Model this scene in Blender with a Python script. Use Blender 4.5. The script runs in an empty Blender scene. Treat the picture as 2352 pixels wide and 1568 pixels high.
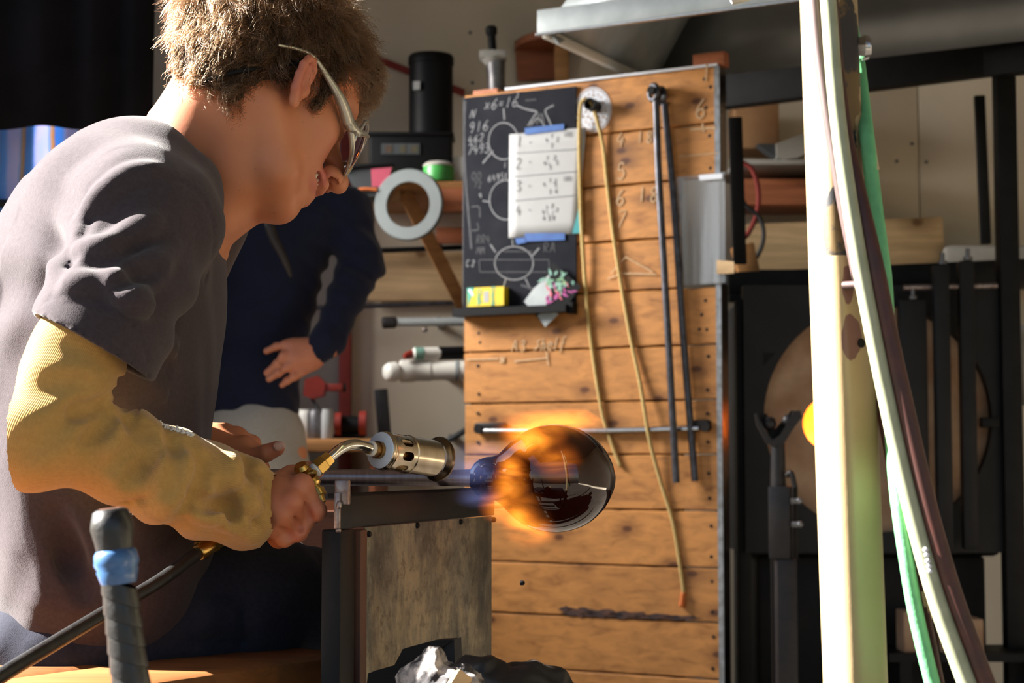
import bpy, bmesh, math, random
import numpy as np
from mathutils import Vector, Matrix

sc = bpy.context.scene
col = sc.collection
rng = np.random.default_rng(7)
random.seed(7)

# ------------------------------------------------------------------ camera
F_PX = 4000.0
CZ = 0.76
PITCH = math.atan(276 / 4000.0)
cam_data = bpy.data.cameras.new('camera')
cam_data.sensor_width = 36.0
cam_data.lens = 36.0 * F_PX / 2352.0
cam_data.clip_start = 0.05
cam_data.dof.use_dof = True
cam_data.dof.focus_distance = 1.76
cam_data.dof.aperture_fstop = 11.0
cam = bpy.data.objects.new('camera', cam_data)
cam.location = (0, 0, CZ)
cam.rotation_euler = (math.pi / 2 + PITCH, 0, 0)
col.objects.link(cam)
sc.camera = cam

# ------------------------------------------------------------------ light
SUN_AZ, SUN_EL = math.radians(9.0), math.radians(33)
LSUN = Vector((-math.cos(SUN_AZ) * math.cos(SUN_EL), math.sin(SUN_AZ) * math.cos(SUN_EL), math.sin(SUN_EL)))
world = bpy.data.worlds.new('sky')
sc.world = world
world.use_nodes = True
wn = world.node_tree
bg = wn.nodes['Background']
sky = wn.nodes.new('ShaderNodeTexSky')
sky.sky_type = 'NISHITA'
sky.sun_disc = False
sky.sun_elevation = SUN_EL
sky.sun_rotation = math.atan2(LSUN.x, LSUN.y)
wn.links.new(sky.outputs['Color'], bg.inputs['Color'])
bg.inputs['Strength'].default_value = 0.19
sun_d = bpy.data.lights.new('sun', 'SUN')
sun_d.energy = 52.0
sun_d.angle = math.radians(0.7)
sun_d.color = (1.0, 0.95, 0.88)
sun_o = bpy.data.objects.new('sun', sun_d)
sun_o.rotation_euler = LSUN.to_track_quat('Z', 'Y').to_euler()
sun_o.location = (-4, 2, 5)
col.objects.link(sun_o)
fill_d = bpy.data.lights.new('soft_fill_lamp', 'AREA')     # added unseen lamp, lights the plank shield softly from the left
fill_d.shape = 'RECTANGLE'
fill_d.size, fill_d.size_y = 0.62, 0.9
fill_d.energy = 37.0
fill_d.spread = math.radians(85)
fill_d.color = (1.0, 0.97, 0.93)
fill_o = bpy.data.objects.new('soft_fill_lamp', fill_d)
fill_o.location = (-1.435, 4.615, 1.80)
fill_o.rotation_euler = (Vector((-1.435, 4.615, 1.80)) - Vector((0.25, 4.45, 1.02))).to_track_quat('Z', 'Y').to_euler()
col.objects.link(fill_o)
sc.view_settings.view_transform = 'Standard'
sc.view_settings.look = 'None'
sc.view_settings.gamma = 1.0
sc.view_settings.use_curve_mapping = False
sc.view_settings.exposure = 0.0
sc.cycles.use_denoising = True
sc.cycles.sample_clamp_indirect = 6.0
sc.cycles.caustics_reflective = False
sc.cycles.caustics_refractive = False
sc.cycles.max_bounces = 10
sc.cycles.transparent_max_bounces = 12

# ------------------------------------------------------------------ picture helpers: pixel of the photograph + distance -> point
CP, SP = math.cos(PITCH), math.sin(PITCH)


def ray(px, py):
    u, v = (px - 1176) / F_PX, (784 - py) / F_PX
    return np.array([u, CP - v * SP, SP + v * CP])


def P(px, py, d):
    r = ray(px, py)
    r = r * (d / r[1])
    return np.array([r[0], r[1], r[2] + CZ])


def PL(pts, d=None):
    return np.array([P(*p) if d is None else P(p[0], p[1], d) for p in pts])


# ------------------------------------------------------------------ materials
def nd(nt, t, **kw):
    n = nt.nodes.new(t)
    for k, v in kw.items():
        setattr(n, k, v)
    return n


def newmat(name):
    m = bpy.data.materials.new(name)
    m.use_nodes = True
    nt = m.node_tree
    return m, nt, nt.nodes['Principled BSDF']


def coords(nt, scale=(1, 1, 1), rot=(0, 0, 0), rand=False):
    tc = nd(nt, 'ShaderNodeTexCoord')
    mp = nd(nt, 'ShaderNodeMapping')
    mp.inputs['Scale'].default_value = scale
    mp.inputs['Rotation'].default_value = rot
    src = tc.outputs['Object']
    if rand:
        oi = nd(nt, 'ShaderNodeObjectInfo')
        mul = nd(nt, 'ShaderNodeMath', operation='MULTIPLY')
        mul.inputs[1].default_value = 37.0
        nt.links.new(oi.outputs['Random'], mul.inputs[0])
        add = nd(nt, 'ShaderNodeVectorMath', operation='ADD')
        nt.links.new(src, add.inputs[0])
        nt.links.new(mul.outputs[0], add.inputs[1])
        src = add.outputs[0]
    nt.links.new(src, mp.inputs['Vector'])
    return mp.outputs['Vector']


def ramp(nt, fac, stops):
    r = nd(nt, 'ShaderNodeValToRGB')
    el = r.color_ramp.elements
    while len(el) > 1:
        el.remove(el[-1])
    el[0].position = stops[0][0]
    c = stops[0][1]
    el[0].color = (*c, 1) if len(c) == 3 else c
    for p, c in stops[1:]:
        e = el.new(p)
        e.color = (*c, 1) if len(c) == 3 else c
    nt.links.new(fac, r.inputs['Fac'])
    return r.outputs['Color']


def noise(nt, vec, scale=5.0, detail=4.0, rough=0.55, dist=0.0):
    n = nd(nt, 'ShaderNodeTexNoise')
    n.inputs['Scale'].default_value = scale
    n.inputs['Detail'].default_value = detail
    n.inputs['Roughness'].default_value = rough
    n.inputs['Distortion'].default_value = dist
    nt.links.new(vec, n.inputs['Vector'])
    return n.outputs['Fac']


def bump(nt, bsdf, h, strength=0.3, dist=0.002):
    b = nd(nt, 'ShaderNodeBump')
    b.inputs['Strength'].default_value = strength
    b.inputs['Distance'].default_value = dist
    nt.links.new(h, b.inputs['Height'])
    nt.links.new(b.outputs['Normal'], bsdf.inputs['Normal'])


def mixc(nt, fac, a, b, mode='MIX'):
    m = nd(nt, 'ShaderNodeMix', data_type='RGBA', blend_type=mode)
    for s, v in (('Factor', fac), ('A', a), ('B', b)):
        i = [x for x in m.inputs if x.name == s and x.type == ('VALUE' if s == 'Factor' else 'RGBA')][0]
        if hasattr(v, 'links'):
            nt.links.new(v, i)
        elif s == 'Factor':
            i.default_value = v
        else:
            i.default_value = (*v, 1)
    return [x for x in m.outputs if x.type == 'RGBA'][0]


def pm(name, c1, c2=None, rough=0.6, metal=0.0, scale=12.0, stretch=(1, 1, 1), bstr=0.0, bscale=60.0, bdist=0.002,
       spec=0.5, lo=0.35, hi=0.65, rot=(0, 0, 0), coat=0.0, sheen=0.0, trans=0.0, sss=0.0, rand=False, detail=4.0):
    m, nt, b = newmat(name)
    b.inputs['Roughness'].default_value = rough
    b.inputs['Metallic'].default_value = metal
    b.inputs['Specular IOR Level'].default_value = spec
    b.inputs['Coat Weight'].default_value = coat
    b.inputs['Sheen Weight'].default_value = sheen
    b.inputs['Transmission Weight'].default_value = trans
    if sss:
        b.inputs['Subsurface Weight'].default_value = sss
        b.inputs['Subsurface Radius'].default_value = (1.0, 0.35, 0.2)
        b.inputs['Subsurface Scale'].default_value = 0.006
    v = coords(nt, stretch, rot, rand)
    if c2 is None:
        c2 = tuple(x * 0.82 for x in c1)
    n = noise(nt, v, scale, detail)
    cc = ramp(nt, n, [(lo, c1), (hi, c2)])
    nt.links.new(cc, b.inputs['Base Color'])
    if bstr:
        bump(nt, b, noise(nt, v, bscale, 3), bstr, bdist)
    return m


def wood(name, base, dark, knots=True, rot=0.0, stain=0.0, rough=0.55, rand=True, gx=1.0, axis='x', kscale=1.0):
    m, nt, b = newmat(name)
    b.inputs['Roughness'].default_value = rough
    b.inputs['Specular IOR Level'].default_value = 0.35
    sg = {'x': (1.5 * gx, 14, 22), 'z': (22, 14, 1.5 * gx), 'y': (22, 1.5 * gx, 14)}[axis]
    v = coords(nt, sg, (0, 0, rot), rand)
    g = noise(nt, v, 2.2, 6, 0.6, 0.6)
    light = tuple(min(1, x * 1.28) for x in base)
    cc = ramp(nt, g, [(0.25, dark), (0.45, base), (0.62, light), (0.8, base)])
    v2 = coords(nt, (1.6, 1.6, 1.6), (0, 0, rot), rand)
    big = noise(nt, v2, 2.0, 3)
    cc = mixc(nt, ramp(nt, big, [(0.35, (0, 0, 0)), (0.75, (0.45,) * 3)]), cc, tuple(x * 0.66 for x in base))
    if knots:
        vk0 = coords(nt, (4.6 * kscale, 0.0, 6.4 * kscale), (0, 0, rot), rand)
        sp_k = nd(nt, 'ShaderNodeSeparateXYZ')
        nt.links.new(vk0, sp_k.inputs[0])
        cb_k = nd(nt, 'ShaderNodeCombineXYZ')
        nt.links.new(sp_k.outputs['X'], cb_k.inputs['X'])
        nt.links.new(sp_k.outputs['Z'], cb_k.inputs['Y'])
        vk = cb_k.outputs[0]
        vo = nd(nt, 'ShaderNodeTexVoronoi', feature='F1', voronoi_dimensions='2D')
        vo.inputs['Scale'].default_value = 1.15
        nt.links.new(vk, vo.inputs['Vector'])
        k = ramp(nt, vo.outputs['Distance'], [(0.0, (1, 1, 1)), (0.045, (0.9,) * 3), (0.07, (0.45,) * 3), (0.24, (0, 0, 0))])
        cc = mixc(nt, k, cc, (dark[0] * 0.35, dark[1] * 0.28, dark[2] * 0.25))
    if stain:
        v3 = coords(nt, (2.2, 2.2, 3.5), (0, 0, rot), False)
        s = noise(nt, v3, 1.6, 6, 0.65)
        cc = mixc(nt, ramp(nt, s, [(0.56, (0, 0, 0)), (0.72, (stain,) * 3)]), cc, (0.02, 0.014, 0.012))
    nt.links.new(cc, b.inputs['Base Color'])
    bump(nt, b, g, 0.25, 0.0015)
    return m


M = {}
M['wall'] = pm('cream_drywall', (0.74, 0.645, 0.50), (0.66, 0.575, 0.445), rough=0.9, scale=2.0, bstr=0.1, bscale=90, spec=0.2)
M['wall_grey'] = pm('grey_panel', (0.42, 0.40, 0.36), (0.34, 0.32, 0.29), rough=0.9, scale=3.0, spec=0.2)
M['concrete'] = pm('concrete', (0.085, 0.073, 0.06), (0.06, 0.052, 0.043), rough=0.9, scale=4.0, bstr=0.2, spec=0.2)
M['ceil'] = pm('ceiling_board', (0.34, 0.31, 0.27), rough=0.9, spec=0.1)
BROT = math.radians(28.5)
M['plank'] = wood('cedar_plank', (0.43, 0.183, 0.048), (0.23, 0.080, 0.019), True, BROT, stain=0.25)
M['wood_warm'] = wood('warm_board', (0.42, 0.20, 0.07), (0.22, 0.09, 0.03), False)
M['wood_pale'] = wood('pale_plywood', (0.62, 0.42, 0.22), (0.46, 0.28, 0.12), True, kscale=0.6)
M['wood_red'] = wood('reddish_wood', (0.34, 0.11, 0.045), (0.18, 0.05, 0.02), False)
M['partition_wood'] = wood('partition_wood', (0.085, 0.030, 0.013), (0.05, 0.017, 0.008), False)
M['seat_wood'] = wood('seat_wood', (0.22, 0.085, 0.024), (0.09, 0.03, 0.01), False, stain=0.4)
M['edge_wood'] = wood('edge_wood', (0.105, 0.040, 0.020), (0.04, 0.015, 0.008), False, axis='z')
M['black_cloth'] = pm('black_cloth', (0.0045, 0.0042, 0.0055), (0.007, 0.006, 0.008), rough=0.95, scale=9, spec=0.1)
M['black_paint'] = pm('black_paint', (0.006, 0.006, 0.0065), (0.010, 0.0095, 0.0095), rough=0.55, spec=0.18, scale=18, bstr=0.1)
M['dark_steel'] = pm('dark_steel', (0.018, 0.017, 0.020), (0.03, 0.027, 0.026), rough=0.45, metal=0.2, spec=0.3, scale=25, bstr=0.15, bscale=140)
M['black_iron'] = pm('black_iron', (0.006, 0.005, 0.005), (0.013, 0.0095, 0.008), rough=0.5, metal=0.0, spec=0.2, scale=22, bstr=0.08, bscale=120)
M['grey_steel'] = pm('grey_steel', (0.20, 0.19, 0.19), (0.10, 0.095, 0.10), rough=0.45, metal=0.85, scale=30, bstr=0.1, bscale=200)
M['furnace_steel'] = pm('furnace_steel', (0.014, 0.014, 0.015), (0.009, 0.009, 0.0095), rough=0.5, spec=0.2, metal=0.0, scale=10, bstr=0.1)
M['worn_steel'] = pm('worn_steel', (0.34, 0.30, 0.29), (0.20, 0.13, 0.11), rough=0.42, metal=0.8, scale=90, bstr=0.3, bscale=200)
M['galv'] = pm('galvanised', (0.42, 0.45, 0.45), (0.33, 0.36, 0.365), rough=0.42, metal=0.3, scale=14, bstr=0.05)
M['hood_shaded'] = pm('hood_shaded', (0.24, 0.25, 0.25), (0.19, 0.20, 0.20), rough=0.38, metal=0.5, scale=4)  # darker copy of the hood metal, inside shade put into the colour
M['zinc'] = pm('zinc_strip', (0.30, 0.31, 0.33), (0.18, 0.18, 0.18), rough=0.45, metal=0.7, scale=50, bstr=0.2)
M['chalkboard'] = pm('slate', (0.0125, 0.0135, 0.018), (0.020, 0.021, 0.026), rough=0.85, scale=9, spec=0.06)
M['chalk'] = pm('chalk', (0.27, 0.27, 0.28), (0.13, 0.13, 0.135), rough=0.95, scale=300, spec=0.1)
M['chalk_blue'] = pm('chalk_blue', (0.45, 0.55, 0.56), (0.38, 0.36, 0.28), rough=0.95, scale=300, spec=0.1)
M['chalk_faint'] = pm('chalk_faint', (0.10, 0.10, 0.105), (0.05, 0.05, 0.055), rough=0.95, scale=300, spec=0.1)
M['chalk_wood'] = pm('chalk_on_wood', (0.58, 0.43, 0.29), (0.46, 0.27, 0.12), rough=0.95, scale=300, spec=0.1)
M['paper'] = pm('paper', (0.37, 0.368, 0.365), (0.33, 0.328, 0.325), rough=0.85, scale=6, spec=0.2)
M['ink'] = pm('ink', (0.10, 0.10, 0.115), (0.2, 0.2, 0.21), rough=0.8, scale=120)
M['blue_tape'] = pm('blue_tape', (0.012, 0.085, 0.30), (0.01, 0.06, 0.24), rough=0.6, scale=30, bstr=0.2)
M['teal'] = pm('teal_card', (0.02, 0.23, 0.25), rough=0.7)
M['white_vinyl'] = pm('white_vinyl', (0.76, 0.78, 0.84), rough=0.35, scale=5)
M['rope'] = pm('rope', (0.50, 0.36, 0.14), (0.40, 0.27, 0.09), rough=0.9, scale=160, bstr=0.5, bscale=240)
M['rope_end'] = pm('rope_end', (0.55, 0.13, 0.02), rough=0.7)
M['rod'] = pm('steel_rod', (0.085, 0.085, 0.10), (0.045, 0.042, 0.046), rough=0.42, metal=0.7, scale=40, bstr=0.15)
M['bright_steel'] = pm('bright_steel', (0.52, 0.52, 0.53), (0.36, 0.35, 0.35), rough=0.25, metal=1.0, scale=60, stretch=(1, 6, 6))
M['yellow'] = pm('yellow_card', (0.72, 0.52, 0.01), rough=0.5)
M['green_card'] = pm('green_card', (0.05, 0.34, 0.24), rough=0.5)
M['pink'] = pm('pink_label', (0.60, 0.10, 0.16), rough=0.5)
M['magenta'] = pm('magenta', (0.42, 0.06, 0.24), (0.30, 0.04, 0.2), rough=0.5, scale=40)
M['leaf_green'] = pm('leaf_green', (0.20, 0.38, 0.16), (0.10, 0.24, 0.20), rough=0.5, scale=40)
M['leaf_teal'] = pm('leaf_teal', (0.14, 0.30, 0.27), (0.22, 0.40, 0.30), rough=0.5, scale=40)
M['plastic_black'] = pm('plastic_black', (0.006, 0.006, 0.0065), rough=0.5, scale=8, spec=0.14)
M['plastic_grey'] = pm('plastic_grey', (0.055, 0.06, 0.065), rough=0.5, scale=8)
M['cable'] = pm('dark_cable', (0.012, 0.011, 0.012), rough=0.6)
M['green_plastic'] = pm('green_plastic', (0.05, 0.34, 0.06), rough=0.4, scale=8)
M['pvc'] = pm('pvc', (0.74, 0.72, 0.66), (0.66, 0.63, 0.56), rough=0.35, scale=9)
M['enamel'] = pm('enamel_ring', (0.14, 0.158, 0.157), (0.12, 0.135, 0.135), rough=0.5, scale=10)
M['red_paint'] = pm('red_paint', (0.26, 0.020, 0.010), (0.19, 0.014, 0.008), rough=0.5, scale=14)
M['red_strap'] = pm('red_strap', (0.26, 0.03, 0.022), rough=0.8)
M['cardboard'] = pm('cardboard', (0.40, 0.22, 0.10), (0.34, 0.17, 0.075), rough=0.85)
M['brass'] = pm('brass', (0.62, 0.42, 0.13), (0.44, 0.27, 0.07), rough=0.30, metal=1.0, scale=40, bstr=0.05)
M['brass_dark'] = pm('brass_dark', (0.36, 0.19, 0.06), (0.26, 0.12, 0.035), rough=0.35, metal=1.0, scale=40)
M['nickel'] = pm('brushed_nickel', (0.58, 0.50, 0.38), (0.47, 0.39, 0.28), rough=0.24, metal=1.0, scale=6, stretch=(40, 4, 4), bstr=0.08, bscale=14, bdist=0.0004)
M['nickel_plain'] = pm('polished_nickel', (0.62, 0.58, 0.50), rough=0.12, metal=1.0, scale=6)
M['burnt_steel'] = pm('burnt_steel', (0.10, 0.075, 0.06), (0.22, 0.14, 0.07), rough=0.28, metal=1.0, scale=30)
M['zinc_sky_tint'] = pm('zinc_sky_tint', (0.78, 0.86, 0.96), (0.62, 0.70, 0.82), rough=0.5, metal=0.3, scale=40, bstr=0.2)  # blue-white sky reflection is put into this base colour
M['ptfe'] = pm('ptfe_tape', (0.82, 0.76, 0.68), rough=0.6)
M['rubber'] = pm('black_rubber', (0.010, 0.010, 0.0105), (0.017, 0.0165, 0.0165), rough=0.38, scale=80, bstr=0.25, bscale=200)
M['hvac_blue'] = pm('blue_wrap', (0.045, 0.13, 0.30), (0.025, 0.08, 0.19), rough=0.35, scale=60, coat=0.3)
M['sage_hose'] = pm('sage_hose', (0.34, 0.36, 0.24), (0.28, 0.30, 0.19), rough=0.45, scale=50, bstr=0.1)
M['green_hose'] = pm('green_hose', (0.14, 0.46, 0.20), (0.11, 0.38, 0.16), rough=0.6, scale=90, bstr=0.3, bscale=220)
M['red_hose'] = pm('red_hose', (0.060, 0.014, 0.009), (0.035, 0.009, 0.006), rough=0.5, scale=50)
M['pink_hose'] = pm('pink_hose', (0.085, 0.052, 0.050), rough=0.5, scale=50)
M['tape_tan'] = pm('tan_tape', (0.55, 0.42, 0.24), rough=0.7)
M['rock'] = pm('burnt_block', (0.40, 0.36, 0.335), (0.03, 0.027, 0.029), rough=0.9, scale=46, bstr=0.8, bscale=70, bdist=0.004, lo=0.42, hi=0.56, detail=8)
M['wet_paper'] = pm('charred_paper', (0.006, 0.0055, 0.0055), (0.012, 0.010, 0.0095), rough=0.6, scale=20, bstr=0.6, bscale=60)
M['stick'] = wood('pale_stick', (0.62, 0.40, 0.20), (0.46, 0.25, 0.10), False)
M['dull_print'] = pm('dull_print', (0.055, 0.060, 0.030), (0.07, 0.035, 0.02), rough=0.7, scale=40)
M['skin'] = None


def skin_mat():
    m, nt, b = newmat('skin')
    v = coords(nt)
    cc = ramp(nt, noise(nt, v, 9, 4), [(0.3, (0.55, 0.225, 0.115)), (0.7, (0.47, 0.165, 0.080))])
    # lips / nostril / ear redness carried by a vertex tint (own colour of the skin)
    at = nd(nt, 'ShaderNodeAttribute', attribute_name='tint')
    cc = mixc(nt, at.outputs['Fac'], cc, (0.44, 0.115, 0.095))
    sp = noise(nt, v, 150, 2)
    cc = mixc(nt, ramp(nt, sp, [(0.70, (0, 0, 0)), (0.78, (0.40,) * 3)]), cc, (0.22, 0.08, 0.05))
    nt.links.new(cc, b.inputs['Base Color'])
    b.inputs['Roughness'].default_value = 0.5
    b.inputs['Specular IOR Level'].default_value = 0.4
    b.inputs['Subsurface Weight'].default_value = 0.25
    b.inputs['Subsurface Radius'].default_value = (1.0, 0.35, 0.2)
    b.inputs['Subsurface Scale'].default_value = 0.006
    bump(nt, b, noise(nt, v, 380, 3), 0.10, 0.0007)
    return m


def cloth(name, c1, c2, weave=900, fuzz=0.3, bstr=0.25, rib=None, stain=None, wr=0.0, sheen_r=0.5):
    m, nt, b = newmat(name)
    v = coords(nt)
    cc = ramp(nt, noise(nt, v, 240, 3), [(0.3, c1), (0.7, c2)])
    if stain:
        s = noise(nt, v, 11, 5, 0.65)
        cc = mixc(nt, ramp(nt, s, [(0.60, (0, 0, 0)), (0.74, (0.5,) * 3)]), cc, stain)
    nt.links.new(cc, b.inputs['Base Color'])
    b.inputs['Roughness'].default_value = 0.95
    b.inputs['Specular IOR Level'].default_value = 0.1
    b.inputs['Sheen Weight'].default_value = fuzz
    b.inputs['Sheen Roughness'].default_value = sheen_r
    h = noise(nt, v, weave, 2)
    if wr:
        w = nd(nt, 'ShaderNodeMath', operation='MULTIPLY_ADD')
        nt.links.new(noise(nt, v, 26, 4, 0.55, 1.2), w.inputs[0])
        w.inputs[1].default_value = wr
        nt.links.new(h, w.inputs[2])
        h = w.outputs[0]
    if rib:
        at = nd(nt, 'ShaderNodeAttribute', attribute_name='rib')
        sn = nd(nt, 'ShaderNodeMath', operation='SINE')
        nt.links.new(at.outputs['Fac'], sn.inputs[0])
        ad = nd(nt, 'ShaderNodeMath', operation='ADD')
        nt.links.new(sn.outputs[0], ad.inputs[0])
        nt.links.new(h, ad.inputs[1])
        h = ad.outputs[0]
    bump(nt, b, h, bstr, 0.001)
    return m


M['skin'] = skin_mat()
M['shirt'] = cloth('charcoal_jersey', (0.054, 0.043, 0.050), (0.041, 0.032, 0.037), fuzz=0.15, bstr=0.35, wr=1.5)
M['sleeve'] = cloth('mustard_knit', (0.46, 0.275, 0.085), (0.40, 0.235, 0.070), fuzz=0.25, bstr=0.24, rib=True, stain=(0.14, 0.07, 0.035))
M['jeans'] = cloth('dark_denim', (0.026, 0.028, 0.042), (0.018, 0.020, 0.032), fuzz=0.1, bstr=0.3, wr=1.0)
M['navy'] = cloth('navy_sweat', (0.012, 0.015, 0.034), (0.009, 0.011, 0.026), fuzz=0.1, bstr=0.2, wr=1.0)
M['pants_grey'] = cloth('grey_trousers', (0.36, 0.34, 0.31), (0.30, 0.285, 0.26), fuzz=0.1)
M['teeth'] = pm('teeth', (0.78, 0.70, 0.55), rough=0.25)
M['nail'] = pm('nail', (0.66, 0.40, 0.31), rough=0.28)


def hair_mat(name, c):
    m, nt, b = newmat(name)
    out = nt.nodes['Material Output']
    h = nd(nt, 'ShaderNodeBsdfHairPrincipled')
    h.parametrization = 'COLOR'
    h.inputs['Color'].default_value = (*c, 1)
    h.inputs['Roughness'].default_value = 0.35
    h.inputs['Radial Roughness'].default_value = 0.45
    h.inputs['Random Roughness'].default_value = 0.2
    nt.nodes.remove(b)
    nt.links.new(h.outputs[0], out.inputs['Surface'])
    return m


M['hair'] = hair_mat('brown_hair', (0.040, 0.0190, 0.0074))
M['hair_base'] = pm('hair_base', (0.045, 0.024, 0.011), (0.022, 0.012, 0.006), rough=0.75, scale=160, stretch=(1, 1, 0.3), bstr=0.6, bscale=240, spec=0.2)
M['hair_dark'] = pm('dark_hair', (0.02, 0.011, 0.008), (0.012, 0.007, 0.005), rough=0.6, scale=120, bstr=0.6)


def pole_mat():
    m, nt, b = newmat('chipped_paint')
    v = coords(nt)
    vs = coords(nt, (1, 1, 0.5))
    base = ramp(nt, noise(nt, vs, 9, 5), [(0.35, (0.36, 0.265, 0.14)), (0.7, (0.26, 0.18, 0.085))])
    at = nd(nt, 'ShaderNodeAttribute', attribute_name='wear')
    n = noise(nt, vs, 46, 6, 0.6)
    ad = nd(nt, 'ShaderNodeMath', operation='ADD')
    nt.links.new(at.outputs['Fac'], ad.inputs[0])
    nt.links.new(n, ad.inputs[1])
    chip = ramp(nt, ad.outputs[0], [(0.98, (0, 0, 0)), (1.01, (1, 1, 1))])
    under = ramp(nt, noise(nt, v, 38, 4), [(0.50, (0.018, 0.017, 0.018)), (0.55, (0.13, 0.08, 0.026))])
    cc = mixc(nt, chip, base, under)
    at2 = nd(nt, 'ShaderNodeAttribute', attribute_name='rust')
    ad2 = nd(nt, 'ShaderNodeMath', operation='ADD')
    nt.links.new(at2.outputs['Fac'], ad2.inputs[0])
    nt.links.new(noise(nt, coords(nt, (1, 1, .35)), 30, 5), ad2.inputs[1])
    rustm = ramp(nt, ad2.outputs[0], [(0.98, (0, 0, 0)), (1.01, (1, 1, 1))])
    cc = mixc(nt, rustm, cc, (0.13, 0.055, 0.04))
    nt.links.new(cc, b.inputs['Base Color'])
    b.inputs['Roughness'].default_value = 0.5
    bump(nt, b, ad.outputs[0], 0.25, 0.002)
    return m


M['pole'] = pole_mat()


def plate_mat():
    m, nt, b = newmat('stained_sheet')
    vs = coords(nt, (1.0, 1.0, 0.42))
    a = noise(nt, vs, 17, 8, 0.68, 0.3)
    cc = ramp(nt, a, [(0.36, (0.15, 0.145, 0.12)), (0.47, (0.30, 0.27, 0.20)), (0.56, (0.46, 0.38, 0.25)), (0.68, (0.26, 0.245, 0.19))])
    d = noise(nt, coords(nt, (1, 1, 0.7)), 8.0, 6, 0.7)
    cc = mixc(nt, ramp(nt, d, [(0.46, (0, 0, 0)), (0.60, (0.8,) * 3)]), cc, (0.085, 0.08, 0.066))
    gr = noise(nt, coords(nt), 62, 6, 0.75)
    cc = mixc(nt, ramp(nt, gr, [(0.50, (0, 0, 0)), (0.66, (0.65,) * 3)]), cc, (0.055, 0.05, 0.042))
    lt = noise(nt, coords(nt, (1, 1, 0.5), (0, 0, 1.0)), 95, 5, 0.7)
    cc = mixc(nt, ramp(nt, lt, [(0.62, (0, 0, 0)), (0.70, (0.55,) * 3)]), cc, (0.42, 0.41, 0.37))
    sp = noise(nt, coords(nt, (1, 1, 0.8)), 210, 3, 0.6)
    cc = mixc(nt, ramp(nt, sp, [(0.70, (0, 0, 0)), (0.74, (0.9,) * 3)]), cc, (0.03, 0.022, 0.016))
    rs = noise(nt, coords(nt, (1, 1, 0.6)), 11.0, 4)
    cc = mixc(nt, ramp(nt, rs, [(0.62, (0, 0, 0)), (0.76, (0.6,) * 3)]), cc, (0.13, 0.06, 0.028))
    nt.links.new(cc, b.inputs['Base Color'])
    b.inputs['Roughness'].default_value = 0.5
    b.inputs['Metallic'].default_value = 0.2
    bump(nt, b, noise(nt, coords(nt), 70, 6, 0.75), 0.6, 0.002)
    return m


M['plate'] = plate_mat()


def pipe_mat():
    m, nt, b = newmat('heat_tinted_pipe')
    v = coords(nt, (60, 8, 8))
    c = ramp(nt, noise(nt, v, 5, 4), [(0.35, (0.30, 0.27, 0.285)), (0.65, (0.24, 0.205, 0.22))])
    nt.links.new(c, b.inputs['Base Color'])
    b.inputs['Metallic'].default_value = 0.9
    b.inputs['Roughness'].default_value = 0.36
    bump(nt, b, noise(nt, v, 8, 3), 0.15, 0.0004)
    return m


M['pipe'] = pipe_mat()


def glass_mat():
    m, nt, b = newmat('amber_glass')
    b.inputs['Base Color'].default_value = (0.022, 0.0025, 0.0008, 1)
    b.inputs['Roughness'].default_value = 0.02
    b.inputs['Transmission Weight'].default_value = 0.25
    b.inputs['IOR'].default_value = 1.52
    b.inputs['Coat Weight'].default_value = 0.3
    b.inputs['Coat Roughness'].default_value = 0.01
    return m


M['glass'] = glass_mat()


def emis(name, c, s, c2=None, scale=20):
    m = bpy.data.materials.new(name)
    m.use_nodes = True
    nt = m.node_tree
    nt.nodes.remove(nt.nodes['Principled BSDF'])
    e = nd(nt, 'ShaderNodeEmission')
    e.inputs['Strength'].default_value = s
    if c2:
        nt.links.new(ramp(nt, noise(nt, coords(nt), scale, 3), [(0.4, c), (0.6, c2)]), e.inputs['Color'])
    else:
        e.inputs['Color'].default_value = (*c, 1)
    nt.links.new(e.outputs[0], nt.nodes['Material Output'].inputs['Surface'])
    return m


M['glow'] = emis('furnace_glow', (1.0, 0.17, 0.01), 6.0, (1.0, 0.24, 0.03), 12)
M['ceramic'] = pm('ceramic_fibre', (0.46, 0.31, 0.20), (0.30, 0.17, 0.10), rough=0.95, scale=9, bstr=0.4, bscale=60)


def clear_mat():
    m, nt, b = newmat('clear_plastic')
    out = nt.nodes['Material Output']
    tr = nd(nt, 'ShaderNodeBsdfTransparent')
    tr.inputs['Color'].default_value = (0.95, 0.96, 0.97, 1)
    b.inputs['Base Color'].default_value = (0.55, 0.58, 0.62, 1)
    b.inputs['Roughness'].default_value = 0.2
    mx = nd(nt, 'ShaderNodeMixShader')
    f = ramp(nt, noise(nt, coords(nt, (30, 30, 1.2), (0, 0, .5)), 1.4, 3), [(0.42, (0.10,) * 3), (0.62, (0.32,) * 3)])
    nt.links.new(f, mx.inputs[0])
    nt.links.new(tr.outputs[0], mx.inputs[1])
    nt.links.new(b.outputs[0], mx.inputs[2])
    nt.links.new(mx.outputs[0], out.inputs['Surface'])
    return m


M['clear'] = clear_mat()


def lens_mat():
    m, nt, b = newmat('purple_lens')
    b.inputs['Base Color'].default_value = (0.06, 0.012, 0.04, 1)
    b.inputs['Roughness'].default_value = 0.05
    b.inputs['Coat Weight'].default_value = 1.0
    b.inputs['Coat Roughness'].default_value = 0.02
    b.inputs['Alpha'].default_value = 0.94
    return m


M['lens'] = lens_mat()
M['frame_silver'] = pm('silver_frame', (0.46, 0.44, 0.38), rough=0.3, metal=0.7, scale=5, coat=0.4)


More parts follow.
